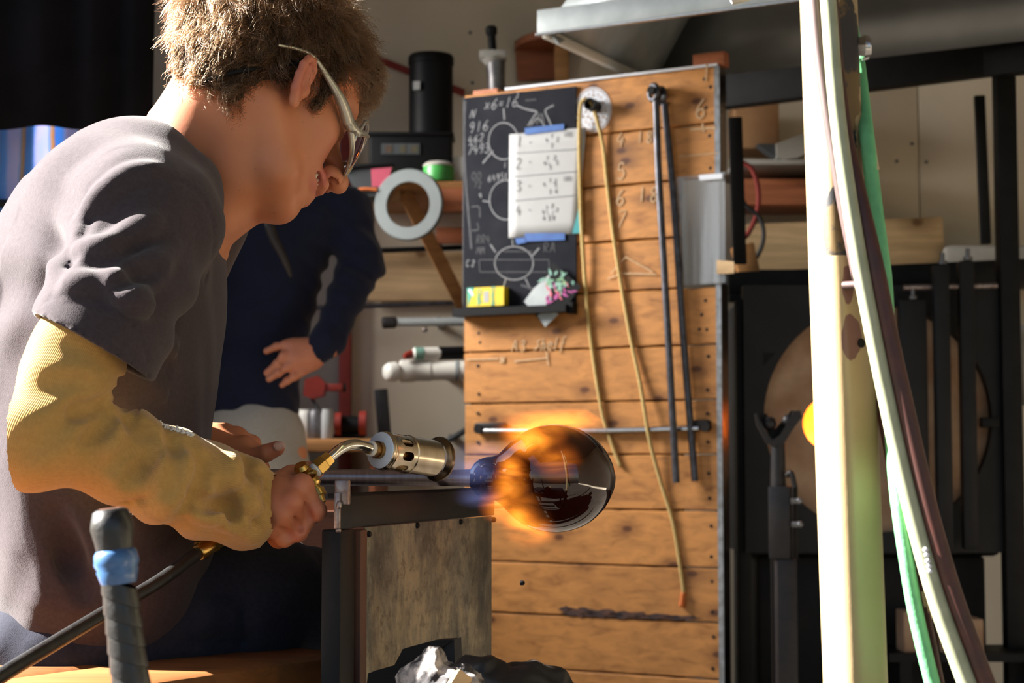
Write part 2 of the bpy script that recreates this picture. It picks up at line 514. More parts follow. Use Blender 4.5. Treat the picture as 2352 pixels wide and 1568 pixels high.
def stripe_mat():
    m, nt, b = newmat('striped_fabric')
    out = nt.nodes['Material Output']
    v = coords(nt)
    sx = nd(nt, 'ShaderNodeSeparateXYZ')
    nt.links.new(v, sx.inputs[0])
    wob = noise(nt, v, 14, 3)
    a = nd(nt, 'ShaderNodeMath', operation='MULTIPLY_ADD')
    nt.links.new(wob, a.inputs[0])
    a.inputs[1].default_value = 0.012
    nt.links.new(sx.outputs['X'], a.inputs[2])
    q = nd(nt, 'ShaderNodeMath', operation='MODULO')
    k = nd(nt, 'ShaderNodeMath', operation='ADD')
    k.inputs[1].default_value = 10.013
    nt.links.new(a.outputs[0], k.inputs[0])
    nt.links.new(k.outputs[0], q.inputs[0])
    q.inputs[1].default_value = 0.0655
    dv = nd(nt, 'ShaderNodeMath', operation='DIVIDE')
    nt.links.new(q.outputs[0], dv.inputs[0])
    dv.inputs[1].default_value = 0.0655
    c = ramp(nt, dv.outputs[0], [(0.0, (0.16, 0.36, 0.72)), (0.20, (0.20, 0.42, 0.78)), (0.34, (0.55, 0.55, 0.80)), (0.72, (0.60, 0.58, 0.80)), (0.78, (0.25, 0.45, 0.75)), (0.84, (0.62, 0.42, 0.26)), (0.94, (0.50, 0.32, 0.2)), (0.96, (0.16, 0.34, 0.70))])
    c = mixc(nt, ramp(nt, noise(nt, coords(nt, (8, 8, 2)), 6, 4), [(0.45, (0, 0, 0)), (0.7, (0.35,) * 3)]), c, (0.30, 0.50, 0.82))
    d = nd(nt, 'ShaderNodeBsdfDiffuse')
    t = nd(nt, 'ShaderNodeBsdfTranslucent')
    mx = nd(nt, 'ShaderNodeMixShader')
    mx.inputs[0].default_value = 0.6
    for s in (d, t):
        nt.links.new(c, s.inputs['Color'])
    nt.links.new(d.outputs[0], mx.inputs[1])
    nt.links.new(t.outputs[0], mx.inputs[2])
    nt.nodes.remove(b)
    nt.links.new(mx.outputs[0], out.inputs['Surface'])
    return m


M['stripe'] = stripe_mat()


# ------------------------------------------------------------------ mesh builder
def norm(v):
    v = np.asarray(v, float)
    return v / (np.linalg.norm(v) + 1e-12)


def frame_of(t):
    t = norm(t)
    r = np.array([0, 0, 1.0]) if abs(t[2]) < 0.9 else np.array([1.0, 0, 0])
    a = norm(np.cross(t, r))
    return a, np.cross(a, t)


def spline(pts, n=8):
    pts = np.asarray(pts, float)
    if len(pts) < 3:
        return np.array([pts[0] + (pts[-1] - pts[0]) * t for t in np.linspace(0, 1, n)])
    p = np.vstack([2 * pts[0] - pts[1], pts, 2 * pts[-1] - pts[-2]])
    out = []
    for i in range(1, len(p) - 2):
        for t in np.linspace(0, 1, n, endpoint=False):
            a, b, c, d = p[i - 1:i + 3]
            out.append(0.5 * (2 * b + (c - a) * t + (2 * a - 5 * b + 4 * c - d) * t * t + (3 * b - a - 3 * c + d) * t ** 3))
    out.append(p[-2])
    return np.array(out)


class MB:
    def __init__(s):
        s.v, s.f, s.n = [], [], 0

    def add(s, v, f):
        s.v.append(np.asarray(v, float).reshape(-1, 3))
        s.f += [tuple(i + s.n for i in q) for q in f]
        s.n += len(s.v[-1])
        return s

    def box(s, c, size, ax=None, bevel=0.0):
        """box centred c with axes ax (rows) and full size"""
        ax = np.eye(3) if ax is None else np.asarray(ax, float)
        h = np.array(size) / 2.0
        if bevel <= 0:
            V = np.array([[x, y, z] for x in (-1, 1) for y in (-1, 1) for z in (-1, 1)]) * h
            Fc = [(0, 1, 3, 2), (4, 6, 7, 5), (0, 4, 5, 1), (2, 3, 7, 6), (0, 2, 6, 4), (1, 5, 7, 3)]
        else:
            bm = bmesh.new()
            bmesh.ops.create_cube(bm, size=2.0)
            for q in bm.verts:
                q.co = Vector((q.co.x * h[0], q.co.y * h[1], q.co.z * h[2]))
            bmesh.ops.bevel(bm, geom=list(bm.edges), offset=min(bevel, min(h) * 0.9), segments=2, affect='EDGES', profile=0.5)
            bm.verts.ensure_lookup_table()
            V = np.array([q.co[:] for q in bm.verts])
            Fc = [tuple(q.index for q in f.verts) for f in bm.faces]
            bm.free()
        return s.add(V @ ax + np.asarray(c), Fc)

    def cyl(s, a, b, r, r2=None, seg=20, cap=True, rot=0.0):
        a, b = np.asarray(a, float), np.asarray(b, float)
        r2 = r if r2 is None else r2
        return s.lathe(a, b, [(0, r), (1, r2)], seg, cap, rot)

    def lathe(s, a, b, prof, seg=24, cap=True, rot=0.0):
        """profile of (t along a->b, radius)"""
        a, b = np.asarray(a, float), np.asarray(b, float)
        e1, e2 = frame_of(b - a)
        th = np.linspace(0, 2 * math.pi, seg, endpoint=False) + rot
        ring = np.cos(th)[:, None] * e1 + np.sin(th)[:, None] * e2
        V = np.vstack([a + (b - a) * t + ring * r for t, r in prof])
        Fc = []
        for i in range(len(prof) - 1):
            for j in range(seg):
                k = (j + 1) % seg
                Fc.append((i * seg + j, i * seg + k, (i + 1) * seg + k, (i + 1) * seg + j))
        if cap:
            Fc.append(tuple(range(seg - 1, -1, -1)))
            Fc.append(tuple(range((len(prof) - 1) * seg, len(prof) * seg)))
        return s.add(V, Fc)

    def tube(s, pts, r, seg=10, smooth=6, cap=True, flat=None):
        pts = spline(pts, smooth) if smooth > 1 else np.asarray(pts, float)
        n = len(pts)
        rr = np.full(n, r) if np.isscalar(r) else np.interp(np.linspace(0, 1, n), np.linspace(0, 1, len(r)), r)
        T = np.gradient(pts, axis=0)
        e1, e2 = frame_of(T[0])
        th = np.linspace(0, 2 * math.pi, seg, endpoint=False)
        V = []
        for i in range(n):
            t = norm(T[i])
            e1 = norm(e1 - t * e1.dot(t))
            e2 = np.cross(t, e1)
            V.append(pts[i] + rr[i] * (np.cos(th)[:, None] * e1 + np.sin(th)[:, None] * e2))
        Fc = []
        for i in range(n - 1):
            for j in range(seg):
                k = (j + 1) % seg
                Fc.append((i * seg + j, (i + 1) * seg + j, (i + 1) * seg + k, i * seg + k))
        if cap:
            Fc.append(tuple(range(seg)))
            Fc.append(tuple(range(n * seg - 1, (n - 1) * seg - 1, -1)))
        return s.add(np.vstack(V), Fc)

    def prism(s, poly, ext):
        """planar polygon (world pts) extruded by vector ext"""
        p = np.asarray(poly, float)
        n = len(p)
        V = np.vstack([p, p + np.asarray(ext)])
        Fc = [tuple(range(n - 1, -1, -1)), tuple(range(n, 2 * n))] + [(i, (i + 1) % n, n + (i + 1) % n, n + i) for i in range(n)]
        return s.add(V, Fc)

    def grid(s, G):
        G = np.asarray(G, float)
        a, b = G.shape[:2]
        return s.add(G.reshape(-1, 3), [(i * b + j, (i + 1) * b + j, (i + 1) * b + j + 1, i * b + j + 1) for i in range(a - 1) for j in range(b - 1)])

    def ball(s, c, r, seg=16, ax=None):
        r = np.ones(3) * r
        ax = np.eye(3) if ax is None else np.asarray(ax)
        th = np.linspace(0, math.pi, seg // 2 + 1)[1:-1]
        ph = np.linspace(0, 2 * math.pi, seg, endpoint=False)
        V = [[0, 0, 1.0]] + [[math.sin(t) * math.cos(p), math.sin(t) * math.sin(p), math.cos(t)] for t in th for p in ph] + [[0, 0, -1.0]]
        Fc = [(0, 1 + j, 1 + (j + 1) % seg) for j in range(seg)]
        m = len(th)
        for i in range(m - 1):
            for j in range(seg):
                k = (j + 1) % seg
                Fc.append((1 + i * seg + j, 1 + (i + 1) * seg + j, 1 + (i + 1) * seg + k, 1 + i * seg + k))
        L = 1 + m * seg
        Fc += [(L, 1 + (m - 1) * seg + (j + 1) % seg, 1 + (m - 1) * seg + j) for j in range(seg)]
        return s.add((np.array(V) * r) @ ax + np.asarray(c), Fc)

    def arr(s):
        return np.vstack(s.v)


def root_loc(o):
    while o.parent is not None:
        o = o.parent
    return np.array(o.location[:])


def mkmesh(name, V, Fc, mat, smooth=None):
    me = bpy.data.meshes.new(name)
    if isinstance(Fc, np.ndarray):
        nf, k = Fc.shape
        me.vertices.add(len(V))
        me.vertices.foreach_set('co', np.ascontiguousarray(V, dtype=np.float32).ravel())
        me.loops.add(nf * k)
        me.loops.foreach_set('vertex_index', np.ascontiguousarray(Fc, dtype=np.int32).ravel())
        me.polygons.add(nf)
        me.polygons.foreach_set('loop_start', np.arange(0, nf * k, k, dtype=np.int32))
        me.update(calc_edges=True)
        me.validate()
    else:
        me.from_pydata([tuple(p) for p in V], [], Fc)
    bm = bmesh.new()
    bm.from_mesh(me)
    if not isinstance(Fc, np.ndarray):
        bmesh.ops.recalc_face_normals(bm, faces=bm.faces)
    if smooth is not None:
        for f in bm.faces:
            f.smooth = True
        if smooth < 179:
            lim = math.radians(smooth)
            for e in bm.edges:
                if len(e.link_faces) == 2 and e.calc_face_angle(0) > lim:
                    e.smooth = False
    bm.to_mesh(me)
    bm.free()
    for q in (mat if isinstance(mat, (list, tuple)) else [mat]):
        me.materials.append(q)
    return me


def part(name, mb, mat, parent=None, smooth=35, label=None, kind=None):
    V, Fc = (mb.arr(), mb.f) if isinstance(mb, MB) else mb
    V = np.asarray(V, float)
    if parent is None:
        base = np.array([V[:, 0].mean(), V[:, 1].mean(), V[:, 2].min()])
    else:
        base = root_loc(parent)
    me = mkmesh(name, V - base, Fc, mat, smooth)
    o = bpy.data.objects.new(name, me)
    col.objects.link(o)
    if parent is None:
        o.location = base
    else:
        o.parent = parent
    if label:
        o['label'] = label
    if kind:
        o['kind'] = kind
    return o


def thing(name, label, cat, loc, group=None):
    o = bpy.data.objects.new(name, None)
    o.empty_display_size = 0.05
    o.location = tuple(loc)
    col.objects.link(o)
    o['label'] = label
    o['category'] = cat
    if group:
        o['group'] = group
    return o


def single(name, label, cat, mb, mat, smooth=35, group=None):
    o = part(name, mb, mat, None, smooth)
    o['label'] = label
    o['category'] = cat
    if group:
        o['group'] = group
    return o


def struct(name, mb, mat, parent=None, smooth=None):
    o = part(name, mb, mat, parent, smooth)
    if parent is None:
        o['kind'] = 'structure'
    return o


def share(src, name, parent, offset):
    """another piece with the same mesh, moved by offset"""
    o = bpy.data.objects.new(name, src.data)
    col.objects.link(o)
    o.parent = parent
    o.location = tuple(np.array(src.location[:]) + np.asarray(offset))
    return o


# ------------------------------------------------------------------ stroke lettering
GL = {
    '0': [[(.3, 1), (.05, .75), (.05, .25), (.3, 0), (.55, .25), (.55, .75), (.3, 1)]],
    '1': [[(.3, 1), (.3, 0)]], '2': [[(.05, .8), (.25, 1), (.5, .85), (.45, .55), (.05, 0), (.6, .03)]],
    '3': [[(.05, .9), (.35, 1), (.5, .8), (.25, .55), (.55, .3), (.35, 0), (.05, .1)]],
    '4': [[(.3, 1), (.05, .45), (.6, .45)], [(.45, .7), (.42, 0)]],
    '5': [[(.5, 1), (.15, 1), (.1, .6), (.4, .6), (.55, .3), (.3, 0), (.05, .1)]],
    '6': [[(.45, 1), (.15, .6), (.05, .25), (.3, 0), (.55, .25), (.35, .5), (.08, .3)]],
    '7': [[(.05, .95), (.55, 1), (.25, 0)]], '8': [[(.3, .52), (.08, .75), (.3, 1), (.52, .75), (.08, .25), (.3, 0), (.54, .25), (.3, .52)]],
    '9': [[(.5, .7), (.25, .5), (.08, .75), (.3, 1), (.5, .8), (.45, .3), (.3, 0)]],
    'A': [[(.0, 0), (.3, 1), (.6, 0)], [(.12, .4), (.48, .4)]], 'N': [[(.05, 0), (.08, .8), (.5, .05), (.52, .9)]],
    's': [[(.5, .9), (.2, .8), (.4, .4), (.05, .1)]], 'h': [[(.1, 1), (.1, 0)], [(.1, .45), (.35, .6), (.42, 0)]],
    'e': [[(.08, .35), (.5, .4), (.3, .65), (.08, .4), (.25, .02), (.5, .1)]], 'p': [[(.1, .6), (.1, -.3)], [(.1, .5), (.4, .6), (.45, .25), (.12, .15)]],
    'R': [[(.05, 0), (.05, 1), (.45, .9), (.4, .55), (.08, .5), (.55, 0)]], 'M': [[(0, 0), (.1, 1), (.3, .4), (.5, 1), (.6, 0)]],
    'C': [[(.5, .9), (.2, 1), (.02, .5), (.2, 0), (.5, .1)]], 'x': [[(.05, .7), (.5, .1)], [(.5, .7), (.05, .1)]],
    '=': [[(.05, .6), (.5, .62)], [(.05, .35), (.5, .37)]], '-': [[(.05, .5), (.55, .5)]], '.': [[(.25, .1), (.32, .1)]], '"': [[(.1, 1), (.1, .75)], [(.35, 1), (.35, .75)]],
    "'": [[(.2, 1), (.18, .75)]], 'r': [[(.1, .6), (.1, 0)], [(.1, .45), (.4, .6)]], 'a': [[(.45, .6), (.1, .5), (.1, .05), (.42, .15), (.45, .6), (.5, 0)]],
    'l': [[(.2, 1), (.2, 0)]], 'o': [[(.3, .6), (.08, .3), (.3, 0), (.5, .3), (.3, .6)]], 'y': [[(.08, .6), (.28, .1)], [(.5, .6), (.1, -.35)]],
    'f': [[(.5, .95), (.32, 1), (.22, .8), (.18, -.25)], [(.05, .5), (.42, .52)]], 'k': [[(.1, 1), (.1, 0)], [(.42, .6), (.1, .3), (.45, 0)]], 'c': [[(.45, .55), (.15, .55), (.1, .1), (.45, .08)]], '+': [[(.3, .9), (.3, .1)], [(0, .5), (.6, .5)]],
    '<': [[(.5, .8), (.1, .5), (.5, .2)]], '>': [[(.1, .8), (.5, .5), (.1, .2)]], ' ': [],
}


def ribbon(mb, pts, w, nrm, th=0.0006, sm=5):
    """a flat stroke lying on a surface with normal nrm"""
    pts = np.asarray(pts, float)
    if sm > 1 and len(pts) > 2:
        pts = spline(pts, sm)
    T = np.gradient(pts, axis=0)
    S = np.cross(T, nrm)
    S = S / (np.linalg.norm(S, axis=1)[:, None] + 1e-12) * w / 2
    o = np.asarray(nrm) * th
    G = np.stack([pts - S, pts - S * 0.9 + o, pts + S * 0.9 + o, pts + S], 1)
    mb.grid(G)


def letters(mb, text, px, py, hpx, fn, wpx, nrm, slant=0.1, adv=0.72, tilt=0.0):
    """text placed through fn(px,py)->world point on its surface"""
    x = px
    for ch in text:
        for st in GL.get(ch, []):
            pp = [fn(x + (a + slant * b) * hpx * 0.8, py - b * hpx + tilt * (x - px)) for a, b in st]
            ribbon(mb, pp, wpx, nrm)
        x += adv * hpx * 0.85


# ------------------------------------------------------------------ signed-distance modelling (bodies, cloth)
class SDF:
    def __init__(s, lo, hi, h):
        s.lo, s.h = np.array(lo, float), h
        s.n = np.ceil((np.array(hi) - s.lo) / h).astype(int) + 1
        s.F = np.full(s.n, 9.0, np.float32)
        s.ax = [s.lo[i] + h * np.arange(s.n[i]) for i in range(3)]

    def region(s, lo, hi):
        a = np.clip(np.floor((np.asarray(lo) - s.lo) / s.h).astype(int), 0, s.n - 1)
        b = np.clip(np.ceil((np.asarray(hi) - s.lo) / s.h).astype(int) + 1, 0, s.n)
        if np.any(b - a < 1):
            return None
        sl = tuple(slice(a[i], b[i]) for i in range(3))
        X, Y, Z = np.ix_(*[s.ax[i][sl[i]].astype(np.float32) for i in range(3)])
        return sl, X, Y, Z

    def comb(s, sl, d, k, op):
        f = s.F[sl]
        d = d.astype(np.float32)
        if op == 'u':
            if k > 0:
                h = np.maximum(k - np.abs(f - d), 0) / k
                s.F[sl] = np.minimum(f, d) - h * h * k * 0.25
            else:
                s.F[sl] = np.minimum(f, d)
        elif op == 's':
            d = -d
            if k > 0:
                h = np.maximum(k - np.abs(f - d), 0) / k
                s.F[sl] = np.maximum(f, d) + h * h * k * 0.25
            else:
                s.F[sl] = np.maximum(f, d)

    def ell(s, c, r, A=None, k=0.0, op='u'):
        c, r = np.asarray(c, float), np.ones(3) * r
        R = r.max() + k + 4 * s.h
        g = s.region(c - R, c + R)
        if g is None:
            return s
        sl, X, Y, Z = g
        A = np.eye(3) if A is None else np.asarray(A)
        x, y, z = X - c[0], Y - c[1], Z - c[2]
        q = [(A[i, 0] * x + A[i, 1] * y + A[i, 2] * z) / r[i] for i in range(3)]
        k0 = np.sqrt(q[0] ** 2 + q[1] ** 2 + q[2] ** 2)
        k1 = np.sqrt((q[0] / r[0]) ** 2 + (q[1] / r[1]) ** 2 + (q[2] / r[2]) ** 2)
        s.comb(sl, k0 * (k0 - 1) / np.maximum(k1, 1e-6), k, op)
        return s

    def cap(s, a, b, ra, rb=None, k=0.0, op='u', ax=None, q=1.0):
        """tapered capsule; stretched by q along direction ax (elliptical section)"""
        rb = ra if rb is None else rb
        a, b = np.asarray(a, float), np.asarray(b, float)
        R = max(ra, rb) * max(q, 1) + k + 4 * s.h
        g = s.region(np.minimum(a, b) - R, np.maximum(a, b) + R)
        if g is None:
            return s
        sl, X, Y, Z = g
        ab = b - a
        x, y, z = X - a[0], Y - a[1], Z - a[2]
        if ax is not None:
            n = norm(ax)
            w = (x * n[0] + y * n[1] + z * n[2]) * (1 / q - 1)
            x, y, z = x + w * n[0], y + w * n[1], z + w * n[2]
            ab = ab + n * (ab.dot(n)) * (1 / q - 1)
        t = np.clip((x * ab[0] + y * ab[1] + z * ab[2]) / max(ab.dot(ab), 1e-9), 0, 1)
        d = np.sqrt((x - t * ab[0]) ** 2 + (y - t * ab[1]) ** 2 + (z - t * ab[2]) ** 2) - (ra + (rb - ra) * t)
        s.comb(sl, d, k, op)
        return s

    def chain(s, pts, rs, k=0.0, op='u', ax=None, q=1.0):
        for i in range(len(pts) - 1):
            qq = q if np.isscalar(q) else q[i]
            s.cap(pts[i], pts[i + 1], rs[i], rs[i + 1], k, op, ax, qq)
        return s

    def half(s, p, n, lo, hi, k=0.0):
        """cut away what lies on the side of n from plane through p, inside a box"""
        g = s.region(lo, hi)
        if g is None:
            return s
        sl, X, Y, Z = g
        n = norm(n)
        d = -((X - p[0]) * n[0] + (Y - p[1]) * n[1] + (Z - p[2]) * n[2])
        s.comb(sl, d + 0 * (X + Y + Z), k, 's')
        return s

    def displace(s, fn, band=0.03):
        m = np.abs(s.F) < band
        i = np.nonzero(m)
        p = [s.ax[a][i[a]] for a in range(3)]
        s.F[m] -= fn(*p).astype(np.float32)
        return s

    def join(s, o, k):
        h = np.maximum(k - np.abs(s.F - o.F), 0) / k
        s.F = np.minimum(s.F, o.F) - h * h * k * 0.25
        return s

    def at(s, p):
        i = np.clip(np.round((np.asarray(p) - s.lo) / s.h).astype(int), 0, s.n - 1)
        return s.F[i[..., 0], i[..., 1], i[..., 2]]

    def hit(s, px, py):
        """first surface point of the grid behind a photograph pixel"""
        r = ray(px, py)
        d = np.arange(s.lo[1], s.ax[1][-1], s.h * 0.5)
        pts = r[None] * (d / r[1])[:, None] + np.array([0, 0, CZ])
        ok = np.all((pts >= s.lo) & (pts <= s.lo + s.h * (s.n - 1)), 1)
        w = np.nonzero((s.at(pts) < 0) & ok)[0]
        return pts[w[0]] if len(w) else None

    def crease(s, pix, r, k=0.006, op='u', depth=0.5):
        pts = [s.hit(*p) for p in spline(np.array(pix, float), 4)]
        pts = [p for p in pts if p is not None]
        for i in range(len(pts) - 1):
            o = np.array([0, r * depth if op == 'u' else -r * 0.2, 0])
            s.cap(pts[i] + o, pts[i + 1] + o, r, r, k, op)
        return s

    def mesh(s, relax=1, largest=False):
        F = s.F
        n = s.n
        I = F < 0
        cnt = np.zeros(n - 1, np.int8)
        for dx in (0, 1):
            for dy in (0, 1):
                for dz in (0, 1):
                    cnt += I[dx:n[0] - 1 + dx, dy:n[1] - 1 + dy, dz:n[2] - 1 + dz]
        act = (cnt > 0) & (cnt < 8)
        idx = np.full(n - 1, -1, np.int64)
        ci = np.array(np.nonzero(act)).T
        idx[act] = np.arange(len(ci))
        acc = np.zeros((len(ci), 3))
        num = np.zeros(len(ci))
        cor = [(x, y, z) for x in (0, 1) for y in (0, 1) for z in (0, 1)]
        for a in cor:
            for ax in range(3):
                if a[ax]:
                    continue
                b = list(a)
                b[ax] = 1
                fa = F[ci[:, 0] + a[0], ci[:, 1] + a[1], ci[:, 2] + a[2]]
                fb = F[ci[:, 0] + b[0], ci[:, 1] + b[1], ci[:, 2] + b[2]]
                m = (fa < 0) != (fb < 0)
                t = np.where(m, fa / np.where(m, fa - fb, 1), 0)
                p = np.array(a, float)[None] + np.zeros((len(ci), 3))
                p[:, ax] += t
                acc[m] += p[m]
                num[m] += 1
        V = s.lo + s.h * (ci + acc / num[:, None])
        Q = []
        for ax in range(3):
            u, w = (ax + 1) % 3, (ax + 2) % 3
            sl0 = [slice(None)] * 3
            sl1 = [slice(None)] * 3
            sl0[ax], sl1[ax] = slice(0, -1), slice(1, None)
            A, B = I[tuple(sl0)], I[tuple(sl1)]
            ch = A != B
            e = np.array(np.nonzero(ch)).T
            ok = (e[:, u] > 0) & (e[:, w] > 0) & (e[:, u] < n[u] - 1) & (e[:, w] < n[w] - 1)
            e = e[ok]
            q = []
            for du, dw in ((-1, -1), (0, -1), (0, 0), (-1, 0)):
                c = e.copy()
                c[:, u] += du
                c[:, w] += dw
                q.append(idx[c[:, 0], c[:, 1], c[:, 2]])
            q = np.stack(q, 1)
            flip = ~A[e[:, 0], e[:, 1], e[:, 2]]
            q[flip] = q[flip][:, ::-1]
            Q.append(q)
        Q = np.vstack(Q)
        Q = Q[(Q >= 0).all(1)]
        if largest:
            lab = np.arange(len(V))
            while True:
                old = lab.copy()
                m = lab[Q].min(1)
                for a in range(4):
                    np.minimum.at(lab, Q[:, a], m)
                lab = lab[lab]
                if np.array_equal(old, lab):
                    break
            top = np.bincount(lab).argmax()
            keep = lab == top
            new = np.cumsum(keep) - 1
            Q = new[Q[keep[Q[:, 0]]]]
            V = V[keep]
        for _ in range(relax):
            S = np.zeros_like(V)
            c = np.zeros(len(V))
            for a in range(4):
                for b in (1, 3):
                    np.add.at(S, Q[:, a], V[Q[:, (a + b) % 4]])
                    np.add.at(c, Q[:, a], 1)
            V = 0.5 * V + 0.5 * S / np.maximum(c, 1)[:, None]
        return V, Q


# ================================================================== PEOPLE
class Pose:
    def __init__(s, C, yaw, pitch, roll, k=1.0):
        s.C, s.k = np.asarray(C, float), k
        s.F = np.array([math.cos(yaw) * math.cos(pitch), math.sin(yaw) * math.cos(pitch), -math.sin(pitch)])
        S0 = np.array([math.sin(yaw), -math.cos(yaw), 0])
        U0 = np.cross(S0, s.F)
        s.S = math.cos(roll) * S0 + math.sin(roll) * U0
        s.U = -math.sin(roll) * S0 + math.cos(roll) * U0
        s.M = np.stack([s.F, s.S, s.U])

    def __call__(s, f, r, u):
        return s.C + s.k * (s.F * f + s.S * r + s.U * u)

    def loc(s, V):
        return (V - s.C) @ s.M.T / s.k


def head_sdf(g, h, ears=True):
    A = h.M
    k = h.k

    def e(c, r, kk=0.01, op='u', B=None):
        g.ell(h(*c), np.array(r) * k, A if B is None else B, kk * k, op)

    def c(a, b, ra, rb=None, kk=0.01, op='u', ax=None, q=1.0):
        g.cap(h(*a), h(*b), ra * k, (ra if rb is None else rb) * k, kk * k, op, ax, q)
    e((-.018, 0, .052), (.098, .076, .082), 0.0)
    e((.03, 0, .045), (.058, .064, .055), .02)
    e((.032, 0, -.012), (.056, .062, .07), .025)
    e((.02, 0, -.05), (.05, .05, .045), .025)
    for q in (1, -1):
        c((.0, q * .056, -.040), (.05, q * .040, -.076), .017, .016, .022)
        c((.05, q * .040, -.076), (.076, q * .012, -.084), .016, .015, .02)
        e((.052, q * .046, -.008), (.027, .020, .020), .018)
        e((.057, q * .036, -.034), (.024, .0185, .022), .016)
        e((.066, q * .030, .040), (.020, .026, .011), .012)
    e((.083, 0, -.084), (.015, .020, .0145), .010)
    e((.076, 0, -.050), (.025, .031, .030), .016)
    c((.086, 0, .018), (.114, 0, -.009), .0085, .0100, .012)
    e((.1175, 0, -.0145), (.0108, .0105, .0105), .006)
    for q in (1, -1):
        e((.105, q * .0125, -.0190), (.0125, .0072, .0105), .005)
        e((.085, q * .032, .008), (.016, .017, .011), .010, 's')
        e((.0745, q * .0325, .008), (.0125, .0125, .0125), .003)
    # mouth, open in a smile
    up = [(.077, .034, -.0435), (.091, .025, -.0395), (.1020, .011, -.0350), (.1040, 0, -.0355), (.1020, -.011, -.0350), (.091, -.025, -.0395), (.077, -.034, -.0435)]
    lo = [(.076, .033, -.0470), (.087, .025, -.0540), (.0955, .011, -.0580), (.0970, 0, -.0585), (.0955, -.011, -.0580), (.087, -.025, -.0540), (.076, -.033, -.0470)]
    for i in range(6):
        c(up[i], up[i + 1], .0054, .0056, .005)
        c(lo[i], lo[i + 1], .0056, .0060, .005)
    mid = [(.085, .031, -.0452), (.099, .015, -.0462), (.105, 0, -.0468), (.099, -.015, -.0462), (.085, -.031, -.0452)]
    for i in range(4):
        c(mid[i], mid[i + 1], .0040, .0044, .0025, 's')
    for q in (1, -1):
        e((.1075, q * .0125, -.0250), (.0076, .0046, .0080), .002, 's')
    for q in (1, -1):
        c((.1072, q * .0122, -.0250), (.0985, q * .0080, -.0100), .0044, .0030, .002, 's')
    if ears:
        for q in (1, -1):
            al = math.radians(-42) * q
            R = np.array([[math.cos(al), -math.sin(al), 0], [math.sin(al), math.cos(al), 0], [0, 0, 1]])
            tilt = math.radians(-18)
            Tm = np.array([[math.cos(tilt), 0, math.sin(tilt)], [0, 1, 0], [-math.sin(tilt), 0, math.cos(tilt)]])
            # ear frame: x = outwards-back edge, y = normal, z = up
            loc = (R @ Tm).T
            B = loc @ A
            cen = np.array([.010, q * .085, -.010])

            def E(x, y, z):
                return tuple(cen + loc.T @ np.array([x, y * q, z]))
            e(tuple(cen), (.0140, .0055, .0235), .006, 'u', B)
            rim = [(.010, .001, .010), (.007, .002, .019), (-.001, .003, .0245), (-.010, .003, .022), (-.0145, .003, .013), (-.0145, .003, .001), (-.010, .002, -.012), (-.003, .001, -.020)]
            for i in range(len(rim) - 1):
                c(E(*rim[i]), E(*rim[i + 1]), .0042, .0040, .003)
            e(E(.0, .001, -.0225), (.0062, .0046, .0072), .005, 'u', B)
            e(E(.0, .0075, .000), (.0080, .0065, .011), .003, 's', B)
            e(E(-.004, .0075, .0140), (.0072, .0050, .0062), .003, 's', B)
            e(E(.010, .001, -.004), (.005, .005, .007), .004, 'u', B)


def head_tint(h, V):
    L = h.loc(V)
    t = np.zeros(len(V))

    def blob(c, r, w):
        d = np.linalg.norm((L - np.array(c)) / np.array(r), axis=1)
        np.maximum(t, w * np.clip(1.6 - 1.3 * d, 0, 1), out=t)
    for q in (1, -1):
        blob((.089, q * .022, -.039), (.016, .016, .0070), 1.2)
        blob((.086, q * .020, -.055), (.016, .016, .0070), 1.0)
        blob((.1, q * .012, -.03), (.016, .009, .012), .5)
        blob((.0, q * .092, -.008), (.03, .018, .036), .55)
        blob((.07, q * .04, -.02), (.03, .03, .03), .30)
    blob((.102, 0, -.0355), (.010, .012, .007), 1.2)
    blob((.096, 0, -.058), (.010, .012, .007), 1.0)
    return t


def hand_sdf(g, wrist, palm, chains, rs, k=0.006, thumb=None, wr=.024, normal=None):
    """palm: list of knuckle points; chains: finger joint lists starting at those knuckles"""
    wrist = np.asarray(wrist)
    for i, p in enumerate(palm):
        w = wrist + (p - np.mean(palm, axis=0)) * 0.55
        g.cap(w, p, .0125, .0105, .012)
    g.ell(wrist * 0.45 + np.mean(palm, axis=0) * 0.55, (.024, .024, .020), None, .02)
    for ch, r in zip(chains, rs):
        for i in range(len(ch) - 1):
            f = 1 - 0.09 * i
            g.cap(ch[i], ch[i + 1], r * f, r * (f - .09), .0035 if i else .006)
        for j in ch[1:-1]:
            g.ell(j, r * 1.04, None, .004)
    if thumb is not None:
        g.cap(thumb[0], thumb[1], .0155, .0115, .012)
        for i in range(1, len(thumb) - 1):
            g.cap(thumb[i], thumb[i + 1], .0110 - .0008 * i, .0105 - .001 * i, .003)


def merge(parts):
    V, Q, n = [], [], 0
    for v, q in parts:
        V.append(v)
        Q.append(q + n)
        n += len(v)
    return np.vstack(V), np.vstack(Q)


def set_attr(o, name, vals):
    a = o.data.attributes.new(name, 'FLOAT', 'POINT')
    a.data.foreach_set('value', np.ascontiguousarray(vals, np.float32))


def smooth_noise(x, y, z, f, seed=0.0):
    return (np.sin(f * (x + .31 * y) + seed + 1.3 * np.sin(f * .7 * (z - .4 * x) + seed * 2.1)) *
            np.sin(f * (z * .9 - .22 * x + .5 * y) + 1.7 * seed + 1.1 * np.sin(f * .6 * (y + x) + seed)))


# ------------------------------------------------------------------ the glassblower
HP = Pose(P(598, 233, 1.80), math.radians(26), math.radians(37), math.radians(16))
BODY_YAW = math.radians(14)
SH = np.array([math.sin(BODY_YAW), -math.cos(BODY_YAW), 0])      # towards his right shoulder (near the camera)
D0 = 1.83

man = thing('person', 'seated glassblower in charcoal T-shirt and mustard sleeves, bowed head, silver safety glasses, aiming a torch', 'person', P(260, 1520, 1.80) - [0, 0, .0])


